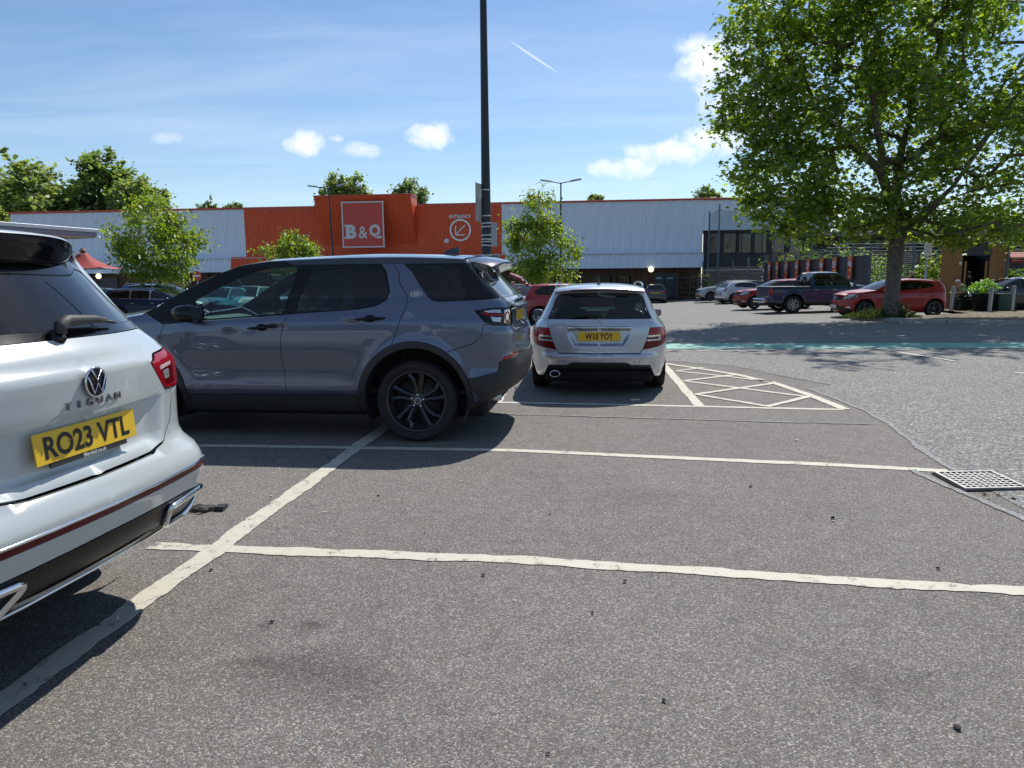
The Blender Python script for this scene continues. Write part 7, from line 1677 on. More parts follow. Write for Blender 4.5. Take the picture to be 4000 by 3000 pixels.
# tall post behind the grey SUV
p0 = at_depth(1907, 15.); lp = empty('lamp_post', p0); tag(lp, 'tall black lamp post strapped with signs behind the grey SUV', 'lamp post')
MB().lathe([(.14, 0), (.14, 1.1), (.125, 1.18), (.112, 1.25), (.078, 5.), (.055, 9.)], 18).build('column', M_POST, lp, True)
fr_ = lambda py: zat(1907, py, 15.) - p0.z
for py in (757, 853, 880, 893, 925, 940, 949, 963, 1000):
    z = fr_(py); r0 = .112 - (z - 1.25) * .009; MB().lathe([(r0 + .002, -.012), (r0 + .007, -.010), (r0 + .007, .010), (r0 + .002, .012)], 18, Matrix.Rotation(R(rng.uniform(-4, 4)), 3, 'Y'), (0, 0, z)).build('strap', M_STRAP, lp, True)
dv = Vector((math.cos(YAW), math.sin(YAW), 0))
def board(name, u, d_, z0, z1, w, m, yaw, th=.006, parent=lp):
    o = MB().box((0, 0, 0), (w, th, z1 - z0), bev=.002).build(name, m, parent); o.location = (u * dv.x - d_ * -_F0[0] * 0 + 0 * d_, u * dv.y - d_, (z0 + z1) / 2); o.rotation_euler = (0, 0, yaw); return o
board('edge_on_sign', -.135, 0., fr_(875), fr_(732), .42, M_SIGNK, R(78)); board('grey_sign_back', .17, .06, fr_(968), fr_(878), .115, M_SIGNK, YAW); board('upper_plate', -.10, .03, fr_(790), fr_(755), .05, M_SIGNW, YAW)
gs = board('green_sign', .03, -.17, fr_(1165), fr_(995), .42, M_SIGNGR, YAW)
for (cx_, cz_, w_, h_) in ((0, .447, .42, .018), (0, -.447, .42, .018), (-.201, 0, .018, .876), (.201, 0, .018, .876), (0, .0, .384, .014)): MB().box((cx_, -.0045, cz_ * .99), (w_, .004, h_)).build('sign_border', M_SIGNW, gs)
for cx_, cz_, an in ((.13, .36, 135), (-.13, .36, 45), (.13, .14, 45)):
    for da, ln, off in ((0, .13, 0), (38, .07, 1), (-38, .07, 1)):
        o = MB().box((0, 0, 0), (ln, .004, .018)).build('sign_arrow', M_SIGNW, gs); a = R(an); tip = Vector((cx_ - .05 * math.cos(a), 0, cz_ + .05 * math.sin(a))); aa = R(an + da)
        c = tip + Vector((math.cos(aa), 0, -math.sin(aa))) * ln / 2 if off else tip + Vector((math.cos(a), 0, -math.sin(a))) * ln / 2; o.location = (c.x, -.006 - .001 * off - .0005 * (da > 0), c.z); o.rotation_euler = (0, aa, 0)
# double-headed lamp posts further off
def lamp2(label, px, depth, ytop, lean):
    b = at_depth(px, depth); t = empty('lamp_post', b); tag(t, label, 'lamp post', 'double-headed lamp posts'); H_ = zat(px, ytop, depth) - b.z; t.rotation_euler = (0, R(lean), 0)
    MB().lathe([(.10, 0), (.10, 1.0), (.07, 1.1), (.045, H_)], 12).build('column', M_POST, t, True)
    for sg in (1, -1):
        MB().tube([(0, 0, H_ - .05), (sg * .35, -.05, H_ + .02), (sg * .62, -.08, H_ + .06)], .03, 8).build('arm', M_POST, t, True)
        h_ = MB().box((0, 0, 0), (.72, .26, .09), bev=.03).build('lamp_head', M_SIGNK, t); h_.location = (sg * .93, -.1, H_ + .12); h_.rotation_euler = (0, R(-9 * sg), R(-6))
    return t
lamp2('leaning double-headed lamp post in front of the orange sign tower', 1318, 46., 745, -1.6); lamp2('double-headed lamp post beside the pointed young tree', 2193, 46., 726, 0.)
# round no-entry sign on a pole
b = at_depth(782, 44.); t = empty('road_sign', b); tag(t, 'round red no-entry sign on a thin grey pole before the brick base', 'sign'); z_ = zat(782, 1078, 44.) - b.z
MB().lathe([(.038, 0), (.038, z_ + .25)], 8).build('pole', M_GALV, t, True); MB().lathe([(.001, 0), (.3, 0), (.3, .012), (.001, .012)], 20, Matrix.Rotation(R(90), 3, 'X'), (0, -.05, z_)).build('sign_disc', M_SIGNR, t); MB().box((0, -.068, z_), (.42, .008, .09)).build('sign_bar', M_SIGNW, t)
# ------------------------------------------------------------------ cafe with overhanging roof, red canopy
cf = empty('cafe_building', (0, 0, 0)); tag(cf, 'low brick cafe with a wide grey overhanging roof edge', 'building')
q1, q0 = ap(420, 906, 29.), ap(-420, 830, 21.5); q1.z = q0.z = (q0.z + q1.z) / 2
d = (q1 - q0).normalized(); nrm = Vector((-d.y, d.x, 0)); zr = q1.z; M_FAS = mat('grey_fascia', (.42, .45, .50), .45, metal=.2, noise=.06); M_SOF = mat('pale_soffit', (.5, .47, .42), .7)
def cbox(name, a0, a1, n0, n1, z0, z1, m):
    c = q1 + d * ((a0 + a1) / 2) + nrm * ((n0 + n1) / 2); o = MB().box((0, 0, 0), (abs(a1 - a0), abs(n1 - n0), z1 - z0), bev=.01).build(name, m, cf); o.location = (c.x, c.y, (z0 + z1) / 2); o.rotation_euler = (0, 0, math.atan2(d.y, d.x)); return o
cbox('roof_edge', -12, 0, 0, 9, zr - .14, zr, M_FAS); cbox('roof_fascia', -12, -.05, .06, 8.9, zr - .30, zr - .145, mat('dark_fascia', (.23, .25, .30), .5, noise=.06)); cbox('soffit', -12, -.1, .1, 8.8, zr - .36, zr - .305, M_SOF)
M_BRICKO = mat('orange_brick', (.34, .13, .06), .9, noise=.25, nscale=9, bmp=.004, bscale=60); M_MORT = mat('pale_mortar', (.30, .26, .21), .95, noise=.15)
gzc = zg(q1.x, q1.y); cbox('wall', -12, -3.4, 2.2, 8, gzc, zr - .37, M_BRICKO)
# brick pier: mortar core with real bricks
pc = cbox('brick_pier', -2.65, -1.95, 1.2, 1.9, gzc, zr - .37, M_MORT); bm = None; hgt = zr - .37 - gzc
for k in range(int(hgt / .075)):
    zz = -hgt / 2 + .0375 + k * .075
    for face in range(4):
        for j in range(3):
            off = -.235 + .235 * j + (.0 if k % 2 else .04); x_, y_ = ((off, -.356), (.356, off), (-off, .356), (-.356, -off))[face]
            if bm is None: bm = MB().box((0, 0, 0), (.222, .022, .065)).build('brick', M_BRICKO, pc); o = bm
            else: o = inst(bm, None, pc)
            o.location = (x_, y_, zz + rng.uniform(-.0015, .0015)); o.rotation_euler = (0, 0, face * math.pi / 2)
cbox('drain_pipe', -1.86, -1.76, 1.25, 1.35, gzc, zr - .37, M_STEELD); cbox('window_post', -3.35, -3.15, 2.0, 2.2, gzc, zr - .37, M_WOODP); cbox('cafe_window', -6, -3.4, 2.1, 2.16, gzc + .3, gzc + 2.2, M_WINDK)
# red tent canopy: four-cornered cone with sagging edges
b = at_depth(352, 27.); pt = empty('canopy_tent', b); tag(pt, 'red peaked fabric canopy beside the brick pier of the cafe', 'canopy'); zk = zat(340, 977, 27.) - b.z; ze_ = zat(352, 1047, 27.) - b.z
V, Fc = [], []; nR_, nS = 8, 32
for i in range(nR_ + 1):
    t_ = i / nR_
    for k in range(nS):
        a = 2 * math.pi * k / nS + R(12); sq = 1 / max(abs(math.cos(a - R(12))), abs(math.sin(a - R(12)))); rr_ = 1.02 * t_ * (1 + (sq - 1) * .8 * t_) ; V.append((rr_ * math.cos(a), rr_ * math.sin(a), ze_ + (zk - ze_) * (1 - t_) ** 1.7 - .05 * t_ * (1 - min(1, (sq - 1) * 2.4))))
for i in range(nR_):
    for k in range(nS): Fc.append((i * nS + k, i * nS + (k + 1) % nS, (i + 1) * nS + (k + 1) % nS, (i + 1) * nS + k))
mesh('fabric', V, Fc, mat('red_canopy_fabric', (.30, .035, .03), .75, noise=.2, nscale=3), pt, smooth=True); MB().lathe([(.035, 0), (.035, zk - .02)], 10).build('pole', M_GALV, pt, True)
MB().tube([(1.3 * math.cos(a), 1.3 * math.sin(a), ze_ - .03) for a in [R(12 + 45 + 90 * k) for k in range(5)]], .018, 6).build('edge_frame', M_GALV, pt)
MB().lathe([(.13, zk - .06), (.06, zk + .04), (.001, zk + .05)], 12).build('peak_cap', mat('grey_cap', (.12, .05, .05), .7), pt, True)
# ------------------------------------------------------------------ garden yard on the right: fence, banners, kiosk
M_MESH = mat('fence_wire', (.10, .115, .13), .5, metal=.5); M_FPOST = mat('fence_post_blue', (.10, .13, .18), .45, metal=.3, noise=.15); M_FPANEL = mat('dark_fence_sheet', (.04, .045, .055), .6, noise=.2, nscale=2.)
fA, fB = at_depth(2985, 52.), at_depth(3392, 36.); fence = empty('yard_fence', fA); tag(fence, 'dark sheeted mesh fence carrying orange sale banners', 'fence')
fd = (fB - fA); fl = math.hypot(fd.x, fd.y); fa = math.atan2(fd.y, fd.x); fence.rotation_euler = (0, 0, fa); ext = 5.6
def fx(px):      # distance along the fence for a photo column
    d_ = ray(px, 1080); M_ = np.array([[d_[0], -math.cos(fa)], [d_[1], -math.sin(fa)]]); s_ = np.linalg.solve(M_, np.array([fA.x, fA.y])); return float(s_[1])
nP = 8
for k in range(nP + 3):
    x = fl * k / nP; MB().box((x, .0, 1.55), (.08, .08, 3.3), bev=.01).build('fence_post', M_FPOST, fence)
    if k < nP:
        MB().box((x + fl / nP / 2, .05, 1.38), (fl / nP - .09, .03, 2.56)).build('fence_sheet', M_FPANEL, fence)
    wr = MB()
    for zz in np.arange(2.72, 3.2, .09) if k < nP else np.arange(.2, 3.2, .09): wr.tube([(x, -.045, zz), (x + fl / nP, -.045, zz)], .007, 3, False)
    for xx in np.arange(x + .2, x + fl / nP, .35): wr.tube([(xx, -.055, .2 if k >= nP else 2.7), (xx, -.055, 3.2)], .006, 3, False)
    if k < nP + 2: tag(wr.build('mesh_wires', M_MESH, fence), kind='stuff')
M_BAN = mat('banner_red_orange', (.50, .07, .012), .55, noise=.25, nscale=3.); M_BANO = mat('banner_orange', (.62, .20, .02), .55); M_YEL = mat('banner_yellow', (.75, .55, .03), .5)
for i, (px, t1) in enumerate(((3010, '20'), (3040, 'big'), (3076, '15'), (3117, 'big'), (3162, '20'), (3214, 'big'), (3265, '15'), (3326, 'big'))):
    x = fx(px); bn = empty('sale_banner', (0, 0, 0)); bn.location = fence.matrix_basis @ Vector((x, -.11, .62)); bn.rotation_euler = (0, 0, fa)
    bn.location = (fA.x + math.cos(fa) * x + math.sin(fa) * .12, fA.y + math.sin(fa) * x - math.cos(fa) * .12, fA.z + (fB.z - fA.z) * x / fl + 1.40)
    nth = ('first', 'second', 'third', 'fourth', 'fifth', 'sixth', 'seventh', 'eighth')[i]
    tag(bn, f'{nth} sale banner along the dark fence from its store end, reading {t1}' + ('' if t1 == 'big' else ' percent'), 'banner', 'sale banners on the fence')
    MB().box((0, 0, .62), (.52, .012, 1.24)).build('banner_sheet', M_BAN, bn); MB().box((0, -.009, 1.12), (.50, .004, .2)).build('top_band', M_BANO, bn)
    Vt, Ft = fit_text(t1, .44 if t1 == 'big' else .32, .40, 0., bold=.03); mesh('banner_lettering', Vt, Ft, M_WHITE, bn, loc=(0 if t1 == 'big' else -.06, -.014, .84), rot=(R(90), 0, 0))
    if t1 != 'big': Vt, Ft = fit_text('%', .14, .2, 0., bold=.02); mesh('percent_mark', Vt, Ft, M_WHITE, bn, loc=(.17, -.014, .92), rot=(R(90), 0, 0))
    MB().box((.06, -.010, .50), (.26, .004, .10)).build('price_flash', M_YEL, bn); MB().box((-.02, -.010, .14), (.10, .004, .08)).build('logo_patch', M_WHITE, bn)
# gate and tall netting frame by the store corner
gt = empty('yard_gate', at_depth(2745, 56.)); tag(gt, 'wire mesh yard gate with diagonal braces next to the store corner', 'gate'); g1 = at_depth(2985, 52.5); gv = g1 - Vector(gt.location); gl_ = math.hypot(gv.x, gv.y); gt.rotation_euler = (0, 0, math.atan2(gv.y, gv.x))
for k in range(5): MB().box((gl_ * k / 4, 0, 1.5), (.14 if k in (3,) else .09, .09, 3.0 if k != 3 else 3.4), bev=.01).build('gate_post', M_FPOST, gt)
for k in range(4):
    x0, x1 = gl_ * k / 4 + .06, gl_ * (k + 1) / 4 - .06; wr = MB()
    for zz in np.arange(.1, 2.6, .10): wr.tube([(x0, -.02, zz), (x1, -.02, zz)], .009, 3, False)
    tag(wr.build('gate_wires', M_MESH, gt), kind='stuff'); MB().tube([(x0, .02, .2 if k % 2 else 1.8), (x1, .02, 1.8 if k % 2 else .2)], .022, 6).build('brace', M_GALV, gt); MB().tube([(x0, .0, 2.3), (x1, .0, 2.3)], .03, 6).build('top_rail', M_GALV, gt)
def netmat():
    m, n, l, p = _new('black_netting'); n.remove(p); a = nd(n, 'ShaderNodeBsdfTransparent'); d_ = nd(n, 'ShaderNodeBsdfDiffuse'); d_.inputs[0].default_value = (.06, .065, .07, 1); mx_ = n.new('ShaderNodeMixShader'); mx_.inputs[0].default_value = .26
    l.new(a.outputs[0], mx_.inputs[1]); l.new(d_.outputs[0], mx_.inputs[2]); l.new(mx_.outputs[0], n['Material Output'].inputs[0]); return m
nt = empty('netting_frame', at_depth(2765, 57.)); tag(nt, 'tall steel posts holding fine black netting over the plant yard', 'netting'); o0 = Vector(nt.location); M_NET = netmat()
tops = [(2765, 832, 57.), (2803, 806, 55.5), (3018, 830, 55.), (3165, 850, 53.)]; tp = [ap(*q) - o0 for q in tops]
for q in tp: MB().tube([(q.x, q.y, -.2), tuple(q)], .06, 8).build('net_post', M_FPOST, nt)
for a, b in zip(tp[:-1], tp[1:]):
    MB().tube([tuple(a - Vector((0, 0, .3))), tuple((a + b) / 2 - Vector((0, 0, .42))), tuple(b - Vector((0, 0, .3)))], .02, 6).build('net_cable', M_GALV, nt); mesh('net', [(a.x, a.y, 0), (b.x, b.y, 0), (b.x, b.y, b.z - .3), (a.x, a.y, a.z - .3)], [(0, 1, 2, 3)], M_NET, nt)
# kiosk faced with timber panels
kp = at_depth(3705, 33.5); kk = empty('kiosk', kp); tag(kk, 'timber-fronted garden yard entrance kiosk with an open dark doorway', 'kiosk'); kk.rotation_euler = (0, 0, YAW - R(4)); pmk = F_PX / 33.5
kx = lambda px: (px - 3705) / pmk
kz = lambda py: zat(3705, py, 33.5) - kp.z
for a, b, zt_ in ((3668, 3744, kz(968)), (3845, 3918, kz(962))):
    MB().box(((kx(a) + kx(b)) / 2, 0, zt_ / 2), (kx(b) - kx(a), .12, zt_), bev=.012).build('timber_panel', M_WOODP, kk)
MB().box((kx(3795), 1.2, 1.25), (kx(3848) - kx(3742), .1, 2.5)).build('back_wall', M_SHELL, kk); MB().box((kx(3744), .6, 1.3), (.08, 1.2, 2.6)).build('side_wall', M_STEELD, kk); MB().box((kx(3846), .6, 1.3), (.08, 1.2, 2.6)).build('side_wall', M_STEELD, kk)
MB().box((kx(3795), .0, kz(980)), (kx(3848) - kx(3742), .2, kz(958) - kz(1003)), bev=.02).build('lintel', M_STEELD, kk); MB().box((kx(3793), .5, kz(955)), (kx(3925) - kx(3660), 1.6, .1), bev=.02).build('kiosk_roof', M_STEELD, kk)
for px in (3757, 3834): MB().box((kx(px), -.02, 1.1), (.11, .06, 2.2), bev=.01).build('door_jamb', M_WOODP, kk)
MB().box((kx(3735), -.08, kz(1030)), (.12, .05, .14), bev=.01).build('switch_box', M_SIGNW, kk); MB().lathe([(.001, -.08), (.06, -.05), (.08, 0), (.06, .05), (.001, .08)], 10, None, (kx(3908), -.12, kz(972))).build('camera_dome', M_SIGNW, kk, True)
# mesh screens, banner and red awning beside the kiosk
sc = empty('mesh_screen', at_depth(3925, 33.)); tag(sc, 'wire mesh screen with red awning to the right of the kiosk', 'fence'); sc.rotation_euler = (0, 0, YAW - R(4)); wr = MB()
for zz in np.arange(.1, 3.6, .11): wr.tube([(0, 0, zz), (4.2, 0, zz)], .008, 3, False)
tag(wr.build('mesh_wires', M_MESH, sc), kind='stuff')
for xx in (0, 1.4, 2.8, 4.2): MB().box((xx, .05, 1.8), (.07, .07, 3.6)).build('screen_post', M_FPOST, sc)
MB().box((1.5, .6, 2.35), (2.6, .9, .28), bev=.04, rot=Matrix.Rotation(R(18), 3, 'X')).build('awning', mat('red_awning', (.28, .02, .02), .7), sc)
hb = empty('hanging_banner', ap(3545, 1012, 35.)); tag(hb, 'grey printed banner with a pale picture hung on the mesh behind the plane tree', 'banner'); hb.rotation_euler = (0, 0, YAW); MB().box((0, 0, 0), (.98, .02, .56), bev=.005).build('banner_sheet', mat('grey_banner', (.20, .20, .21), .6, noise=.3, nscale=4), hb); MB().box((.18, -.014, 0), (.36, .008, .40)).build('banner_picture', mat('banner_picture_print', (.36, .33, .28), .6, noise=.6, nscale=14), hb)
b = at_depth(3607, 31.); ns = empty('notice_sign', b); tag(ns, 'white notice board on a steel pole between the plane tree and the kiosk', 'sign'); ns.rotation_euler = (0, 0, YAW); zt_ = zat(3607, 955, 31.) - b.z; zb_ = zat(3607, 1000, 31.) - b.z
MB().lathe([(.09, 0), (.09, .35), (.045, .42), (.04, zt_)], 10).build('pole', M_GALV, ns, True); nb = MB().box((0, -.06, (zt_ + zb_) / 2), (.32, .012, zt_ - zb_), bev=.003).build('notice_board', M_SIGNW, ns)
for k in range(5): MB().box((0, -.069, zt_ - .08 - k * .075), (.22 - .04 * (k % 2), .003, .016)).build('notice_text', M_STEELD, nb)
# yard back buildings and roofs glimpsed through the crown
yb = empty('yard_building', at_depth(3780, 60.)); tag(yb, 'dark open-sided plant canopy building behind the kiosk', 'building'); yb.rotation_euler = (0, 0, YAW)
MB().box((2, 6, 2.2), (30, .2, 4.6)).build('rear_wall', mat('dim_grey_wall', (.10, .10, .11), .8, noise=.3, nscale=.7), yb); MB().box((2, 2, 5.0), (32, 9, .35), bev=.05).build('canopy_roof', mat('weathered_roof_sheet', (.22, .22, .23), .6, noise=.25, nscale=1.5), yb)
for k in range(7): MB().box((-12 + 4.6 * k, -2.2, 2.4), (.18, .18, 4.9)).build('canopy_post', M_STEELD, yb)
for k in range(5): MB().box((2, -2.35, 4.2 - .28 * k), (30, .04, .05)).build('canopy_rail', M_GALV, yb)
def bush(label, c, rad, n, leaf, m, seed, name='shrub', group=None, cat='shrub'):
    r = np.random.default_rng(seed); P = crown_pts((0, 0, rad[2] * .8), rad, max(20, n // 40), r, .5, .35, seed=seed); Q = np.repeat(P, 40, 0)[:n]; Q = Q + r.normal(0, 1, Q.shape) * np.array(rad) * .13; Q = Q[Q[:, 2] > .02]
    t = empty(name, c); tag(t, label, cat, group); V, T = scatter(Q, np.array((0, 0, 1.)), leaf, oval_leaf(), r, .3); o = mesh_np('foliage', V, T, m, t); tag(o, kind='stuff')
    MB().tube([(0, 0, 0), (.02, .03, rad[2] * .8)], [.04, .02], 6).build('stem', M_BARK2, t); return t
for i, (px, dp, rx, rz, lb) in enumerate(((3060, 55, 1.6, 1.9, 'tall leafy shrub behind the store end of the banner fence'), (3150, 53, 1.8, 2.2, 'spreading shrub above the third and fourth banners'), (3245, 50, 1.7, 2.1, 'full green shrub above the sixth banner'), (3340, 46, 1.6, 2.0, 'green shrub above the last banner'),
        (3420, 41, 1.3, 1.7, 'shrub in the yard left of the plane trunk'), (3540, 38.5, 1.2, 1.6, 'sunlit shrub behind the grey hanging banner'), (3630, 37, 1.0, 1.5, 'flowering shrub beside the kiosk'), (3960, 37, 1.1, 1.3, 'shrub behind the mesh screen with the awning'), (2870, 57, 1.9, .95, 'low hedge of potted greenery behind the yard gate'))):
    v = at_depth(px, dp); bush(lb, v, (rx, rx * .7, rz), 1500, .20, L_BUSH if i % 2 else L_YOUNG, 300 + i, group='plants in the garden yard')
# plant trolleys
M_RACK = mat('dull_rack_steel', (.13, .135, .13), .6, metal=.4, noise=.2)
M_POT = mat('plant_pot', (.12, .05, .03), .8, noise=.3)
def trolley(label, px, dp, w, hgt, rot, seed, shelves=4):
    b = at_depth(px, dp); t = empty('plant_trolley', b); t.rotation_euler = (0, 0, rot); tag(t, label, 'plant trolley', 'plant trolleys by the store'); r = np.random.default_rng(seed)
    for sx in (-1, 1):
        for sy in (-1, 1): MB().box((sx * w / 2, sy * .28, hgt / 2), (.035, .035, hgt)).build('upright', M_RACK, t)
    for k in range(shelves):
        z = .15 + (hgt - .2) * k / (shelves - .3); MB().box((0, 0, z), (w - .06, .52, .03)).build('shelf', M_RACK, t); n = 90; P = np.stack([r.uniform(-w / 2 + .1, w / 2 - .1, n), r.uniform(-.22, .22, n), z + .18 + r.uniform(-.06, .22, n)], 1); V, T = scatter(P, np.array((0, 0, 1.)), .14, oval_leaf(), r, .2); tag(mesh_np('shelf_plants', V, T, L_BUSH, t), kind='stuff')
        for j in range(int(w / .24)): MB().lathe([(.07, .02), (.09, .17), (.08, .17)], 8, None, (-w / 2 + .16 + j * .24, -.1, z)).build('pot', M_POT, t)
trolley('wide rack of potted plants right of the store doors', 2676, 60.5, 1.35, 2.1, 0, 1, 5); trolley('tall plant trolley with a white ticket at the yard corner', 2752, 55., .9, 2.0, R(-10), 2); trolley('plant trolley standing against the mesh beside the ticketed one', 2716, 57.5, .8, 1.9, R(-8), 3); trolley('long rack of bedding plants under the shop windows', 2440, 60.5, 2.6, 1.6, 0, 4, 3); trolley('short rack of plants beside the shop window pier', 2330, 60.5, 1.4, 1.6, 0, 5, 3)
# bollards and planters on the plaza
M_STEEL = mat('brushed_steel_bollard', (.34, .32, .29), .4, metal=.7, noise=.15)
for i, (px, yb_, yt_, dp, tilt, lb) in enumerate(((3716, 1218, 1118, 29.5, 2.5, 'leaning steel bollard beside the seated man'), (3866, 1226, 1122, 28.5, 1.5, 'steel bollard between the black pot and the green planter box'), (3953, 1216, 1115, 29., 1.0, 'steel bollard at the outer end of the green planter box'), (3942, 1165, 1112, 35., 0, 'steel bollard behind the red seat, nearer the dark car'), (3916, 1160, 1104, 36., 0, 'steel bollard with flat cap behind the red seat'))):
    b = at_depth(px, dp); z0 = b.z + (.10 if i < 3 else 0); h_ = zat(px, yt_, dp) - z0; o = MB().lathe([(.075, 0), (.075, h_ - .03), (.06, h_ - .005), (.001, h_)], 16).build('bollard', M_STEEL, None, True); auto_smooth(o, 40); o.location = (b.x, b.y, z0); o.rotation_euler = (0, R(tilt), 0); tag(o, lb, 'bollard', 'steel bollards on the plaza')
b = at_depth(3838, 29.3); pt_ = empty('plant_pot', (b.x, b.y, b.z + .10)); tag(pt_, 'big black round pot holding a bright green bush', 'planter'); k_ = zat(3838, 1143, 29.3) - b.z - .1
MB().lathe([(.001, 0), (.34, 0), (.42, k_), (.46, k_), (.46, k_ - .06), (.42, k_ - .06)], 24).build('pot', mat('black_pot', (.02, .022, .03), .5), pt_, True)
r = np.random.default_rng(9); P = crown_pts((0, 0, k_ + .22), (.52, .48, .32), 30, r, .5, .25); Q = np.repeat(P, 22, 0) + r.normal(0, .07, (660, 3)); V, T = scatter(Q, np.array((0, 0, 1.)), .13, oval_leaf(), r, .3); tag(mesh_np('foliage', V, T, leafmat('bright_bush_leaf', (.12, .24, .03), (.2, .32, .05), .45), pt_), kind='stuff')
b = at_depth(3908, 29.6); gb_ = empty('planter_box', (b.x, b.y, b.z + .10)); tag(gb_, 'dark green square planter box between two steel bollards', 'planter'); gb_.rotation_euler = (0, 0, YAW + R(8)); k_ = zat(3908, 1148, 29.6) - b.z - .1
MB().box((0, 0, k_ / 2), (.78, .7, k_), bev=.02).build('box', mat('dark_green_box', (.012, .055, .045), .5, noise=.1), gb_); MB().box((0, 0, k_ + .012), (.82, .74, .03), bev=.01).build('rim', M_STEELD, gb_)
b = at_depth(3768, 30.2); st_ = empty('bench', (b.x, b.y, b.z + .10)); tag(st_, 'dark block bench the seated man is sitting on', 'bench'); st_.rotation_euler = (0, 0, YAW); MB().box((0, 0, .20), (.62, .45, .40), bev=.02).build('base', mat('dark_bench', (.02, .03, .028), .6), st_); MB().box((0, 0, .425), (.68, .5, .05), bev=.015).build('seat', M_STEELD, st_)
b = at_depth(3908, 33.); rs = empty('chair', b); tag(rs, 'red bucket chair behind the green planter box', 'chair'); MB().box((0, 0, .46), (.5, .5, .06), bev=.02).build('seat', P_RED, rs); MB().box((-.1, .2, .68), (.5, .06, .36), bev=.03).build('backrest', P_RED, rs)
for sx in (-1, 1):
    for sy in (-1, 1): MB().box((sx * .2, sy * .2, .22), (.04, .04, .44)).build('leg', M_GALV, rs)
# trees and hedge beyond the yard close the view on the right
far_tree('dense treetop beyond the plant canopy building', 3420, 92, 330, 850, 61, L_FAR2, 90); far_tree('broad treetop beyond the kiosk roof', 3760, 92, 380, 840, 62, L_FAR, 100); far_tree('treetop at the far side of the plaza', 4080, 90, 330, 845, 63, L_FAR2, 90)
# ------------------------------------------------------------------ people
M_SKIN = mat('skin', (.42, .25, .17), .6); M_HAIRG = mat('grey_hair', (.45, .44, .42), .8)
def person(label, pos, heading, J, cols, hair=None, z0=0.):
    """J: joint positions in the person's frame (x forward, y left); one skinned surface, coloured by garment"""
    names = list(J); idx = {n: i for i, n in enumerate(names)}; V = [J[n][:3] for n in names]; rad = [J[n][3] for n in names]
    E_ = [('pelvis', 'spine'), ('spine', 'chest'), ('chest', 'neck'), ('neck', 'head'), ('head', 'crown'), ('head', 'nose'), ('chest', 'shl'), ('shl', 'ell'), ('ell', 'wrl'), ('wrl', 'hal'), ('chest', 'shr'), ('shr', 'elr'), ('elr', 'wrr'), ('wrr', 'har'), ('pelvis', 'hil'), ('hil', 'knl'), ('knl', 'anl'), ('anl', 'tol'), ('pelvis', 'hir'), ('hir', 'knr'), ('knr', 'anr'), ('anr', 'tor')]
    E2 = [(idx[a], idx[b]) for a, b in E_]
    for h_, w_ in (('hal', 'wrl'), ('har', 'wrr')):                       # five fingers per hand
        d_ = (Vector(J[h_][:3]) - Vector(J[w_][:3])).normalized(); s_ = d_.cross(Vector((0, 0, 1))) if abs(d_.z) < .9 else Vector((0, 1, 0)); s_.normalize()
        for k, (o_, l_) in enumerate(((-.034, .065), (-.012, .08), (.01, .078), (.03, .06), (.048, .05))):
            p = Vector(J[h_][:3]) + s_ * o_ + d_ * (l_ if k < 4 else .01) + Vector((0, 0, -.012)) + (s_ * .02 if k == 4 else Vector()); V.append(tuple(p)); rad.append(.009); E2.append((idx[h_], len(V) - 1))
    me = bpy.data.meshes.new('body'); me.from_pydata(V, E2, []); o = bpy.data.objects.new('body', me); COL.objects.link(o); md = o.modifiers.new('s', 'SKIN'); sv = me.skin_vertices[0].data
    for i, r_ in enumerate(rad): sv[i].radius = (r_, r_)
    sv[idx['pelvis']].use_root = True; sd = o.modifiers.new('d', 'SUBSURF'); sd.levels = 2; sd.render_levels = 2
    dg = bpy.context.evaluated_depsgraph_get(); dg.update(); m2 = bpy.data.meshes.new_from_object(o.evaluated_get(dg)); bpy.data.objects.remove(o)
    t = empty('person', pos, heading); tag(t, label, 'person'); b_ = bpy.data.objects.new('body', m2); link(b_, t); b_.location = (0, 0, z0)
    m2.materials.clear(); [m2.materials.append(c) for c in cols]; m2.polygons.foreach_set('use_smooth', [True] * len(m2.polygons)); A = {n: Vector(J[n][:3]) for n in names}
    seg = [('pelvis', 'chest', 1), ('shl', 'ell', 1), ('shr', 'elr', 1), ('chest', 'shl', 1), ('chest', 'shr', 1), ('neck', 'crown', 0), ('ell', 'hal', 0), ('elr', 'har', 0), ('hil', 'knl', 2), ('knl', 'anl', 2), ('hir', 'knr', 2), ('knr', 'anr', 2), ('anl', 'tol', 3), ('anr', 'tor', 3)]
    for p in m2.polygons:
        c = p.center; best = (9e9, 0)
        for a, b, k in seg:
            ab = A[b] - A[a]; u = max(0, min(1, (c - A[a]).dot(ab) / max(ab.length_squared, 1e-9))); dd = (c - A[a] - ab * u).length; best = min(best, (dd, k))
        p.material_index = best[1]
    if hair:
        h_ = A['head'].lerp(A['crown'], .75); V3, F3 = [], []; n_ = 14
        for i in range(6):
            th = R(8 + 17 * i)
            for k in range(n_):
                a = 2 * math.pi * k / n_; V3.append((h_.x - .02 + .105 * math.sin(th) * math.cos(a), h_.y + .090 * math.sin(th) * math.sin(a), h_.z - .035 + .115 * math.cos(th) + (.03 if math.cos(a) > .5 and i == 5 else 0)))
        for i in range(5):
            for k in range(n_): F3.append((i * n_ + k, i * n_ + (k + 1) % n_, (i + 1) * n_ + (k + 1) % n_, (i + 1) * n_ + k))
        F3.append(tuple(range(n_))); hh = mesh('hair', V3, F3, hair, t, smooth=True); hh.location = (0, 0, z0)
    return t
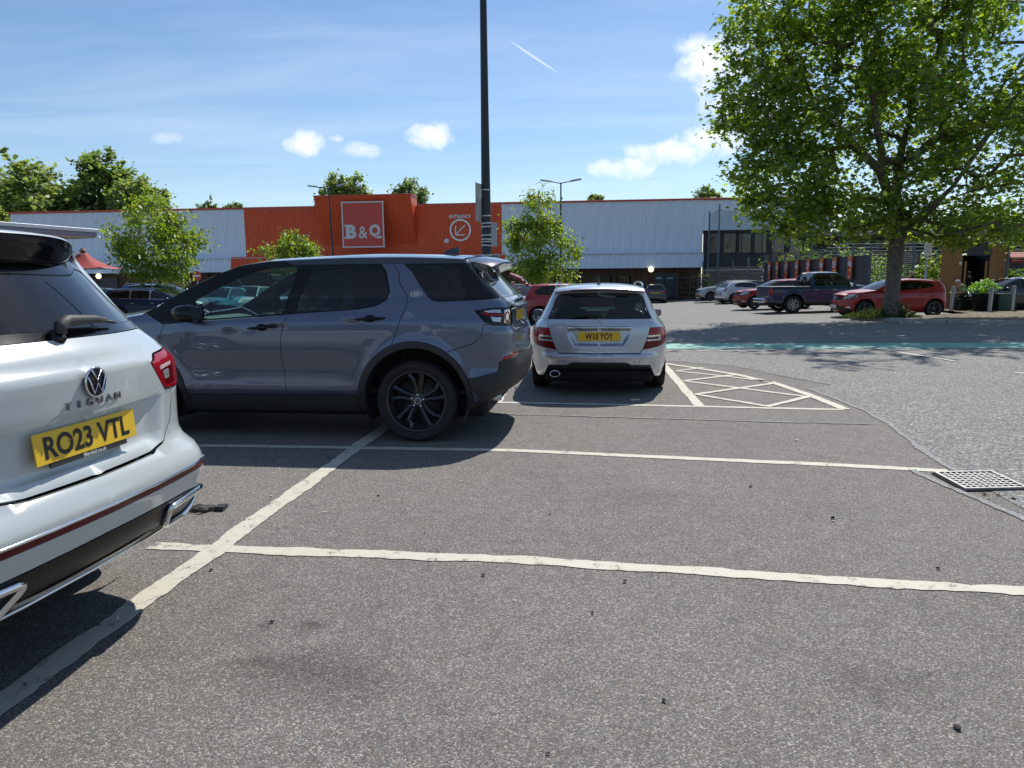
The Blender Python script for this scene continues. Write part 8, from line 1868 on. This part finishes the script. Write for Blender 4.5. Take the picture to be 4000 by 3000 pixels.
def stand(h=1.72, arm=None, lean=0.):
    s = h / 1.72; J = dict(pelvis=(0, 0, .95, .15), spine=(.01 + lean * .3, 0, 1.12, .14), chest=(.02 + lean * .6, 0, 1.34, .165), neck=(.02 + lean * .8, 0, 1.47, .062), head=(.04 + lean, 0, 1.57, .088), crown=(.035 + lean, 0, 1.65, .085), nose=(.135 + lean, 0, 1.575, .018),
        shl=(.02 + lean * .6, .19, 1.40, .07), ell=(.0, .25, 1.12, .048), wrl=(.1, .25, .90, .035), hal=(.13, .25, .83, .036), shr=(.02 + lean * .6, -.19, 1.40, .07), elr=(.0, -.25, 1.12, .048), wrr=(.1, -.25, .90, .035), har=(.13, -.25, .83, .036),
        hil=(0, .10, .90, .10), knl=(.03, .11, .50, .068), anl=(-.02, .11, .09, .045), tol=(.15, .12, .04, .04), hir=(0, -.10, .90, .10), knr=(.03, -.11, .50, .068), anr=(-.02, -.11, .09, .045), tor=(.15, -.12, .04, .04))
    if arm: J.update(arm)
    return {k: (v[0] * s, v[1] * s, v[2] * s, v[3] * s) for k, v in J.items()}
M_DKCL = mat('dark_clothing', (.012, .013, .018), .85, noise=.2); M_NAVY2 = mat('dark_navy_jacket', (.015, .018, .03), .85, noise=.2); M_KHAKI = mat('khaki_green_shirt', (.25, .27, .17), .9, noise=.15); M_TROU = mat('dark_trousers', (.025, .025, .027), .9, noise=.2); M_SHOE = mat('dark_shoe', (.02, .017, .015), .6)
person('bald man in a dark T-shirt pointing, beside the raised red tailgate', at_depth(1996, 27.3), R(-20), stand(1.62, dict(elr=(.22, -.26, 1.22, .046), wrr=(.42, -.20, 1.36, .033), har=(.50, -.18, 1.39, .035), ell=(.1, .24, 1.14, .046), wrl=(.28, .16, 1.2, .034), hal=(.35, .12, 1.22, .035)), .06), [M_SKIN, M_DKCL, M_TROU, M_SHOE])
person('grey-haired man in a dark jacket walking behind the red hatchback', at_depth(3562, 32.), R(180), stand(1.80, None, .05), [M_SKIN, M_NAVY2, M_TROU, M_SHOE], M_HAIRG)
kd = kk.matrix_basis @ Vector((kx(3800), .55, 0)); person('figure in dark clothes standing inside the kiosk doorway', (kd.x, kd.y, zg(kd.x, kd.y)), R(100), stand(1.75), [M_SKIN, M_DKCL, M_DKCL, M_SHOE], mat('dark_hair', (.02, .015, .012), .8))
sit = dict(pelvis=(0, 0, .58, .15), spine=(.06, 0, .74, .15), chest=(.17, 0, .95, .17), neck=(.28, 0, 1.06, .065), head=(.37, 0, 1.13, .088), crown=(.385, 0, 1.21, .086), nose=(.465, 0, 1.11, .018), shl=(.17, .19, 1.00, .072), ell=(.26, .25, .74, .05), wrl=(.50, .14, .72, .036), hal=(.57, .09, .73, .036), shr=(.17, -.19, 1.00, .072), elr=(.26, -.25, .74, .05), wrr=(.50, -.14, .72, .036), har=(.57, -.09, .73, .036),
           hil=(.04, .10, .56, .105), knl=(.46, .13, .54, .075), anl=(.42, .13, .09, .047), tol=(.58, .14, .04, .042), hir=(.04, -.10, .56, .105), knr=(.46, -.13, .54, .075), anr=(.40, -.13, .09, .047), tor=(.56, -.14, .04, .042))
b = at_depth(3768, 30.2); person('grey-haired man in a khaki shirt sitting hunched forward on the dark bench', (b.x, b.y, b.z + .10), R(180) + YAW, sit, [M_SKIN, M_KHAKI, M_TROU, M_SHOE], M_HAIRG, 0.)
# ------------------------------------------------------------------ unseen hedge added behind the camera for its reflection in the paintwork
hb_ = empty('hedge', (-4, -34, 0)); tag(hb_, 'long unseen hedge added behind the camera to reflect in the car paint', 'hedge'); r = np.random.default_rng(77); n_ = 9000; P = np.stack([r.uniform(-45, 45, n_), r.normal(0, 1.2, n_), np.abs(r.normal(2.2, 1.3, n_))], 1); V, T = scatter(P, np.array((0, 0, 1.)), .8, clump_leaf(), r, .2); tag(mesh_np('foliage', V, T, L_FAR2, hb_), kind='stuff')
